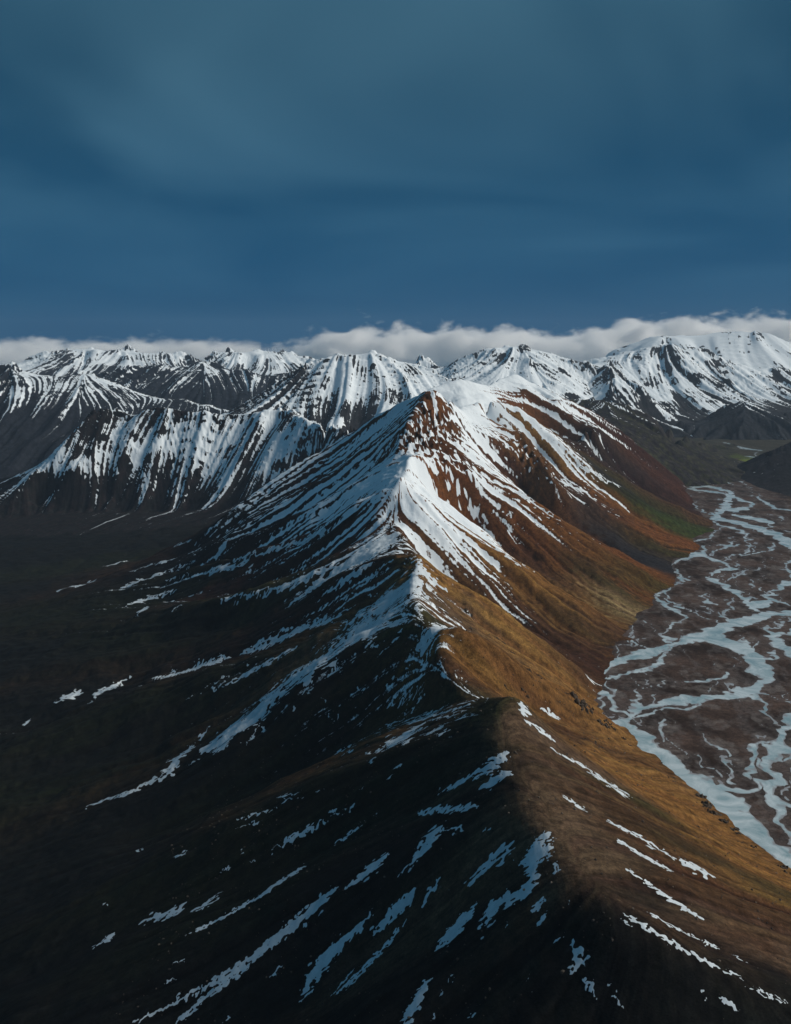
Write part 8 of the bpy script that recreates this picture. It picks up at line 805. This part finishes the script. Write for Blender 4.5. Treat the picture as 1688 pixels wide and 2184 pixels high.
far_mountain('far_mid', 'mountain', 'distant snowy peaks with a pyramid left of the white mountain', 210, 90, 60, 1, (300, 700), (.018, .02, .025), 34, -320, 1, .85)
print('mountains', round(time.time() - _t0, 1))

# ---------------------------------------------------------------- ground, river flat and river
gx, gy = np.meshgrid(np.linspace(-16000, 16000, 60), np.linspace(-2000, 16900, 60))
gz = -330 + 6 * fbm(gx, gy, 2500, 3, .5, 1)
gm = grid_mesh('ground', gx, gy, gz, {'tint': np.ones(gx.shape + (3,)) * np.array((.02, .021, .016)), 'snow': np.full(gx.shape, -2.0)})
ground = tag(link('ground', gm, far_mat), 'dark lowland under the mountains', None, None, 'structure')

def channel_field(X, Y):
    """how far inside the nearest channel each place is, in metres (negative = dry)"""
    wx = X + 7 * noise(X, Y, 95, 1) + 3.0 * noise(X, Y, 34, 2) + .7 * noise(X, Y, 13, 3); wy = Y + 9 * noise(X, Y, 95, 4) + 4 * noise(X, Y, 34, 5) + .9 * noise(X, Y, 13, 0)
    F = np.full(X.shape, -400.0)
    for ch in CHANNELS:
        for (x0, y0, w0), (x1, y1, w1) in zip(ch[:-1], ch[1:]):
            pad = max(w0, w1) + 130
            sel = (X > min(x0, x1) - pad) & (X < max(x0, x1) + pad) & (Y > min(y0, y1) - pad) & (Y < max(y0, y1) + pad)
            jj, ii = np.nonzero(sel)
            if len(jj) == 0: continue
            a0, a1, b0, b1 = jj.min(), jj.max() + 1, ii.min(), ii.max() + 1
            px = wx[a0:a1, b0:b1] - x0; py = wy[a0:a1, b0:b1] - y0
            dx, dy = x1 - x0, y1 - y0; q = dx * dx + dy * dy + 1e-6
            t = np.clip((px * dx + py * dy) / q, 0, 1)
            d = (w0 + (w1 - w0) * t) - np.hypot(px - dx * t, py - dy * t)
            F[a0:a1, b0:b1] = np.maximum(F[a0:a1, b0:b1], d)
    # thin threads wandering between the channels
    th = 1.7 + .9 * noise(X, Y, 400, 3) - 24 * np.abs(noise(wx * 1.7, wy * .55, 170, 5)) - 30 * smoothstep(-60, -170, F) - 3 * smoothstep(.2, -.6, noise(X, Y, 260, 1))
    return np.maximum(F, th)
def marching(X, Y, F, z):
    """mesh of the region F > 0 with interpolated edges"""
    nr, nt = F.shape; co = []; faces = []; cache = {}
    def gv(j, i):
        k = (j, i, 0)
        if k not in cache: cache[k] = len(co); co.append((X[j, i], Y[j, i], z))
        return cache[k]
    def ev(j0, i0, j1, i1):
        k = (min(j0, j1), min(i0, i1), 1 if j0 == j1 else 2)
        if k not in cache:
            t = F[j0, i0] / (F[j0, i0] - F[j1, i1]); cache[k] = len(co)
            co.append((X[j0, i0] + t * (X[j1, i1] - X[j0, i0]), Y[j0, i0] + t * (Y[j1, i1] - Y[j0, i0]), z))
        return cache[k]
    P = F > 0; cnt = P[:-1, :-1].astype(int) + P[1:, :-1] + P[:-1, 1:] + P[1:, 1:]
    for j, i in zip(*np.nonzero(cnt)):
        ring = ((j, i), (j, i + 1), (j + 1, i + 1), (j + 1, i)); poly = []
        for a, b in zip(ring, ring[1:] + ring[:1]):
            if P[a]: poly.append(gv(*a))
            if P[a] != P[b]: poly.append(ev(*a, *b) if P[a] else ev(*b, *a))
        if len(poly) >= 3: faces.append(poly[::-1])
    return co, faces
RX, RY = polar_grid(8.0, 31.0, 1350, 11500, 520, 620)
RF = channel_field(RX, RY)
co, faces = marching(RX, RY, RF, 0.25)
me = bpy.data.meshes.new('river'); me.from_pydata(co, [], faces); me.update()
m, n, l = mat('glacial_water')
o_ = N(n, 'ShaderNodeOutputMaterial'); p = N(n, 'ShaderNodeBsdfPrincipled'); l.new(p.outputs[0], o_.inputs[0])
geo = N(n, 'ShaderNodeNewGeometry'); t1 = noise_node(n, l, 1 / 110., 6, .65, geo.outputs['Position'], 1.6); t2 = noise_node(n, l, 1 / 9., 4, .6, geo.outputs['Position'], .3)
rm = N(n, 'ShaderNodeValToRGB'); l.new(t1.outputs['Fac'], rm.inputs[0])
rm.color_ramp.elements[0].position = .36; rm.color_ramp.elements[0].color = (.24, .36, .40, 1); rm.color_ramp.elements[1].position = .64; rm.color_ramp.elements[1].color = (.60, .68, .71, 1)
l.new(rm.outputs[0], p.inputs['Base Color']); p.inputs['Roughness'].default_value = .22; p.inputs['IOR'].default_value = 1.33
bp = N(n, 'ShaderNodeBump'); bp.inputs['Strength'].default_value = .25; bp.inputs['Distance'].default_value = .6; l.new(t2.outputs['Fac'], bp.inputs['Height']); l.new(bp.outputs[0], p.inputs['Normal'])
rp = Polar(8.0, 31.0, 1350, 11500, RF); cw = np.array(co)
at_ = me.attributes.new('depth', 'FLOAT', 'POINT'); at_.data.foreach_set('value', np.clip(rp.at(cw[:, 0], cw[:, 1]) / 9.0 + .25 * noise(cw[:, 0], cw[:, 1], 30, 2), 0, 1).astype(F4))
da = N(n, 'ShaderNodeAttribute', attribute_name='depth'); mx = N(n, 'ShaderNodeMix', data_type='RGBA'); l.new(range_node(n, l, da.outputs['Fac'], 0.0, .75), mx.inputs[0])
mx.inputs[6].default_value = (.30, .30, .31, 1); l.new(rm.outputs[0], mx.inputs[7]); l.new(mx.outputs[2], p.inputs['Base Color'])
river = tag(link('river', me, m), 'milky blue braided river spread over the gravel flat', 'river', None, 'structure')
for f in me.polygons: f.use_smooth = True

fl = smoothstep(-26, -1, RF + 4 * noise(RX, RY, 20, 2))
bars = smoothstep(.9, 1.9, noise(RX, RY, 120, 3) + .7 * noise(RX, RY, 40, 4)) * smoothstep(-90, -10, RF)
dark = fbm(RX, RY, 300, 5, .6, 2)
base = np.array((.052, .034, .027))[None, None] * np.clip(1 + .28 * dark, .5, 1.6)[..., None]
tint = base * (1 - (.35 * fl)[..., None]) + np.array((.16, .14, .135)) * (.30 * fl)[..., None]
tint = tint * (1 - (.5 * bars)[..., None]) + np.array((.17, .15, .14)) * (.5 * bars)[..., None]
for poly in MEADOWS:
    q = np.array(poly, float); cx, cy = q.mean(0); rx, ry = np.ptp(q[:, 0]) * .5, np.ptp(q[:, 1]) * .5
    w = smoothstep(1.25, .7, np.hypot((RX - cx) / rx, (RY - cy) / ry) + .22 * fbm(RX, RY, 220, 4, .6, 5))[..., None]
    tint = tint * (1 - w) + np.array((.12, .15, .022)) * w
fw = smoothstep(7000, 7800, RY + 300 * noise(RX, RY, 800, 1))[..., None]
tint = tint * (1 - .6 * fw) + np.array((.03, .034, .02)) * .6 * fw
outside = RX[:-1, :-1] < 330
flat_mat = terrain_material('gravel', 2.5, bump=.5)
bed = link('riverbed', grid_mesh('riverbed', RX, RY, np.zeros(RX.shape), {'tint': tint, 'snow': np.full(RX.shape, -2.0)}), flat_mat)
tag(bed, 'dark brown gravel flat crossed by braided river channels', None, None, 'structure')
print('river', len(faces), round(time.time() - _t0, 1))

# ---------------------------------------------------------------- snow patches lying on the ridge
m, n, l = mat('shaded_snow')
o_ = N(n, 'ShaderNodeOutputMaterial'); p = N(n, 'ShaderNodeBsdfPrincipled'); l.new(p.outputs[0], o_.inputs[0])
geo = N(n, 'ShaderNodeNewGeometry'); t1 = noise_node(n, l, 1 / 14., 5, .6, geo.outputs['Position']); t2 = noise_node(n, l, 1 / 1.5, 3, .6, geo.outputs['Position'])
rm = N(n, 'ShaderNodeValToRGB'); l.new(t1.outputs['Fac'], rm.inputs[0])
rm.color_ramp.elements[0].position = .3; rm.color_ramp.elements[0].color = (.50, .56, .60, 1); rm.color_ramp.elements[1].position = .65; rm.color_ramp.elements[1].color = (.66, .72, .76, 1)  # snow tone lowered to stand in for shade on the near slopes
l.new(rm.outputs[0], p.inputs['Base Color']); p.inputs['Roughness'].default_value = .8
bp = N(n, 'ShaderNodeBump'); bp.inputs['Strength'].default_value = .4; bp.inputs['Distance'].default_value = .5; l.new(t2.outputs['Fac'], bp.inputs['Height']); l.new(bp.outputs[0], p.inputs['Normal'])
shaded_snow = m
def snow_patch(rows, seed):
    """a drift: contour of distance to a ragged centre line, thin at the rim"""
    E = np.asarray(rows, float); mid = (E[:, :2] + E[:, 2:]) / 2; half = (E[:, :2] - E[:, 2:]) / 2
    tg = np.gradient(mid, axis=0); tg /= np.hypot(tg[:, 0], tg[:, 1])[:, None] + 1e-6
    hw = np.abs(half[:, 0] * tg[:, 1] - half[:, 1] * tg[:, 0]); hw = np.maximum(hw, .35 * np.hypot(half[:, 0], half[:, 1])) * .88 + .2
    hw[0] *= .5; hw[-1] *= .5
    r = np.hypot(mid[:, 0], mid[:, 1]).mean(); c = r * .0008; pad = hw.max() * 1.6 + 4
    X, Y = np.meshgrid(np.arange(mid[:, 0].min() - pad, mid[:, 0].max() + pad, c), np.arange(mid[:, 1].min() - pad, mid[:, 1].max() + pad, c * 1.3))
    F = np.full(X.shape, -99.0); W = np.ones(X.shape)
    wx = X + c * (2.2 * noise(X, Y, c * 16, seed) + 1.0 * noise(X, Y, c * 6, seed + 2)); wy = Y + c * (2.2 * noise(X, Y, c * 16, seed + 1) + 1.0 * noise(X, Y, c * 6, seed + 3))
    for k in range(len(mid) - 1):
        (x0, y0), (x1, y1) = mid[k], mid[k + 1]; w0, w1 = hw[k], hw[k + 1]; q = max(w0, w1) * 1.6 + 4 * c + 4
        i0, i1 = np.searchsorted(X[0], (min(x0, x1) - q, max(x0, x1) + q)); j0, j1 = np.searchsorted(Y[:, 0], (min(y0, y1) - q, max(y0, y1) + q))
        sl_ = (slice(j0, j1), slice(i0, i1)); px, py = wx[sl_] - x0, wy[sl_] - y0; dx, dy = x1 - x0, y1 - y0
        t = np.clip((px * dx + py * dy) / (dx * dx + dy * dy + 1e-6), 0, 1); ww = w0 + (w1 - w0) * t
        d = ww - np.hypot(px - dx * t, py - dy * t); up = d > F[sl_]
        F[sl_] = np.where(up, d, F[sl_]); W[sl_] = np.where(up, ww, W[sl_])
    s5_, s11_ = main_polar.at(X, Y, _s5), main_polar.at(X, Y, S11)
    F = F + W * (.22 * np.clip(s11_, -2, 2) + .26 * np.clip(s5_, -2, 2) + .24 * noise(X, Y, max(hw.mean() * 2.2, c * 9), seed + 4) + .10 * noise(X, Y, c * 5, seed + 5)) + .05 * W
    co, faces = marching(X, Y, F, 0.0)
    if not faces: return None
    co = np.array(co); 
    u = np.clip((co[:, 0] - X[0, 0]) / c, 0, X.shape[1] - 1).astype(int); v = np.clip((co[:, 1] - Y[0, 0]) / (c * 1.3), 0, X.shape[0] - 1).astype(int)
    co[:, 2] = main_polar.at(co[:, 0], co[:, 1]) + .10 + c * .25 + np.clip(F[v, u], 0, 3) * .08
    me = bpy.data.meshes.new('snow_patch'); me.from_pydata(co.tolist(), [], faces); me.update()
    me.polygons.foreach_set('use_smooth', np.full(len(me.polygons), True))
    return link('snow_patch', me, shaded_snow, ridge)
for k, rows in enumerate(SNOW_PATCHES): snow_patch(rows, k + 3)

# ---------------------------------------------------------------- rock outcrops on the ridge
m, n, l = mat('crag')
o_ = N(n, 'ShaderNodeOutputMaterial'); p = N(n, 'ShaderNodeBsdfPrincipled'); l.new(p.outputs[0], o_.inputs[0])
geo = N(n, 'ShaderNodeNewGeometry'); t1 = noise_node(n, l, 1 / 5., 5, .65, geo.outputs['Position'])
rm = N(n, 'ShaderNodeValToRGB'); l.new(t1.outputs['Fac'], rm.inputs[0])
rm.color_ramp.elements[0].position = .3; rm.color_ramp.elements[0].color = (.030, .020, .012, 1); rm.color_ramp.elements[1].position = .7; rm.color_ramp.elements[1].color = (.085, .055, .03, 1)
l.new(rm.outputs[0], p.inputs['Base Color']); p.inputs['Roughness'].default_value = .9
crag = m
import bmesh
def outcrop(x, y, s, seed):
    """broken crag: a few angular blocks leaning together on the slope"""
    r = random.Random(seed); bm = bmesh.new()
    ang = math.atan2(*(-float(main_dem.near(a_, np.array([x]), np.array([y]))[0]) for a_ in (main_dem.dy, main_dem.dx)))
    for q in range(r.randint(5, 9)):
        g = bmesh.ops.create_icosphere(bm, subdivisions=2, radius=1.0)
        al, ac = r.uniform(-1.5, 1.5) * s, r.uniform(-.5, .5) * s
        ox, oy = al * math.cos(ang) - ac * math.sin(ang), al * math.sin(ang) + ac * math.cos(ang); k = s * r.uniform(.18, .5); hgt = s * r.uniform(.25, .8)
        zb = float(main_polar.at(np.array([x + ox]), np.array([y + oy]))[0]); px, py, pz = (r.uniform(0, 6) for _ in range(3)); lean = r.uniform(-.4, .4)
        for v in g['verts']:
            c = v.co.copy(); d = 1 + .28 * math.sin(c.x * 3.1 + px) * math.cos(c.y * 3.7 + py) + .2 * math.sin(c.z * 6 + pz) + r.uniform(-.16, .16)
            v.co = Vector((x + ox + (c.x + lean * c.z) * k * d, y + oy + c.y * k * d * r.uniform(.9, 1.1), zb + (c.z * d - .1) * hgt * .9))
    me = bpy.data.meshes.new('rock_outcrop'); bm.to_mesh(me); bm.free()
    return link('rock_outcrop', me, crag, ridge)
for k, (x, y, s) in enumerate(OUTCROPS): outcrop(x, y, s * .62, k)
# ---------------------------------------------------------------- loose stones on the near ground
m, n, l = mat('stones')
o_ = N(n, 'ShaderNodeOutputMaterial'); p = N(n, 'ShaderNodeBsdfPrincipled'); l.new(p.outputs[0], o_.inputs[0])
geo = N(n, 'ShaderNodeNewGeometry'); rm = N(n, 'ShaderNodeValToRGB'); l.new(geo.outputs['Random Per Island'], rm.inputs[0])
rm.color_ramp.elements[0].color = (.018, .014, .011, 1); rm.color_ramp.elements[1].color = (.13, .10, .075, 1)
l.new(rm.outputs[0], p.inputs['Base Color']); p.inputs['Roughness'].default_value = .9
bm = bmesh.new(); bmesh.ops.create_icosphere(bm, subdivisions=1, radius=1.0)
bm.verts.ensure_lookup_table(); iv = np.array([v.co[:] for v in bm.verts]); it = np.array([[v.index for v in f.verts] for f in bm.faces]); bm.free()
r = np.random.default_rng(5); K = 5200
sx = r.uniform(-420, 640, K); sy = r.uniform(720, 2000, K)
keep = (noise(sx, sy, 120, 2) + .5 * noise(sx, sy, 35, 3) > -.1) & (np.abs(np.degrees(np.arctan2(sx, sy))) < 27); sx, sy = sx[keep], sy[keep]; K = len(sx)
size = .35 + .75 * r.random(K) ** 5 * 2.2 + .0002 * sy; sz = main_polar.at(sx, sy)
V = iv[None] * (1 + r.uniform(-.28, .28, (K, len(iv), 1))) * (size[:, None] * r.uniform(.6, 1.25, (K, 3)))[:, None, :] + np.stack([sx, sy, sz + size * .2], -1)[:, None, :]
Fs = it[None] + (np.arange(K) * len(iv))[:, None, None]
tag(link('loose_stones', mesh_from('loose_stones', V.reshape(-1, 3), Fs.reshape(-1, 3), False), m, ridge), None, None, None, 'stuff')
print('patches', round(time.time() - _t0, 1))

# ---------------------------------------------------------------- clouds behind the last ranges
def cloud(x0, x1, y0, y1, z0, z1, seed, dens, label, thr=0.47):
    co = [(x, y, z) for z in (z0, z1) for y in (y0, y1) for x in (x0, x1)]
    f = [(0, 2, 3, 1), (4, 5, 7, 6), (0, 1, 5, 4), (2, 6, 7, 3), (0, 4, 6, 2), (1, 3, 7, 5)]
    m, n, l = mat('cloud_vapour'); o_ = N(n, 'ShaderNodeOutputMaterial'); v = N(n, 'ShaderNodeVolumePrincipled'); l.new(v.outputs[0], o_.inputs['Volume'])
    tc = N(n, 'ShaderNodeTexCoord'); geo = N(n, 'ShaderNodeNewGeometry')
    mp = N(n, 'ShaderNodeMapping'); l.new(geo.outputs['Position'], mp.inputs[0]); mp.inputs['Location'].default_value = (seed * 31.7, seed * 12.3, 0); mp.inputs['Scale'].default_value = (1 / 620., 1 / 620., 1 / 330.)
    t = noise_node(n, l, 1.0, 6, .58, mp.outputs[0], .15)
    sp = N(n, 'ShaderNodeSeparateXYZ'); l.new(tc.outputs['Generated'], sp.inputs[0])
    top = range_node(n, l, sp.outputs['Z'], .30, 1.0, 0, .50)
    ex = range_node(n, l, math_node(n, l, 'ABSOLUTE', math_node(n, l, 'SUBTRACT', sp.outputs['X'], .5)), .32, .5, 0, .3)
    ey = range_node(n, l, math_node(n, l, 'ABSOLUTE', math_node(n, l, 'SUBTRACT', sp.outputs['Y'], .5)), .25, .5, 0, .25)
    d = math_node(n, l, 'SUBTRACT', math_node(n, l, 'SUBTRACT', math_node(n, l, 'SUBTRACT', t.outputs['Fac'], top), ex), ey)
    l.new(range_node(n, l, d, thr - .2, thr + .08, 0, dens), v.inputs['Density'])
    v.inputs['Color'].default_value = (1, 1, 1, 1); v.inputs['Anisotropy'].default_value = 0.0
    m.cycles.volume_step_rate = .12
    me = bpy.data.meshes.new('cloud'); me.from_pydata(co, [], f); me.update()
    return tag(link('cloud', me, m), label, 'cloud', 'cloud bank along the skyline')
cloud(-9300, -1900, 17700, 19300, 450, 1420, 1, .006, 'thin grey cloud bank over the distant mountains on the left', .43)
cloud(-2500, 5200, 17700, 19500, 450, 1700, 2, .010, 'white cloud bank behind the snow dome in the middle of the skyline', .42)
cloud(3600, 10500, 17900, 19900, 450, 1960, 3, .013, 'tall billowing white cloud behind the crags at the right edge', .41)

# ---------------------------------------------------------------- the air between
hx, hy0, hy1, hz0, hz1 = 16400, -2400, 17300, -375, 1450
co = [(x, y, z) for z in (hz0, hz1) for y in (hy0, hy1) for x in (-hx, hx)]
me = bpy.data.meshes.new('haze'); me.from_pydata(co, [], [(0, 2, 3, 1), (4, 5, 7, 6), (0, 1, 5, 4), (2, 6, 7, 3), (0, 4, 6, 2), (1, 3, 7, 5)]); me.update()
m, n, l = mat('air'); o_ = N(n, 'ShaderNodeOutputMaterial'); v = N(n, 'ShaderNodeVolumePrincipled'); l.new(v.outputs[0], o_.inputs['Volume'])
v.inputs['Color'].default_value = (.62, .80, 1, 1); v.inputs['Density'].default_value = 1.05e-5; v.inputs['Anisotropy'].default_value = .1
tag(link('haze', me, m), 'faint blue haze in the valley air', None, None, 'stuff')
print('done', round(time.time() - _t0, 1))
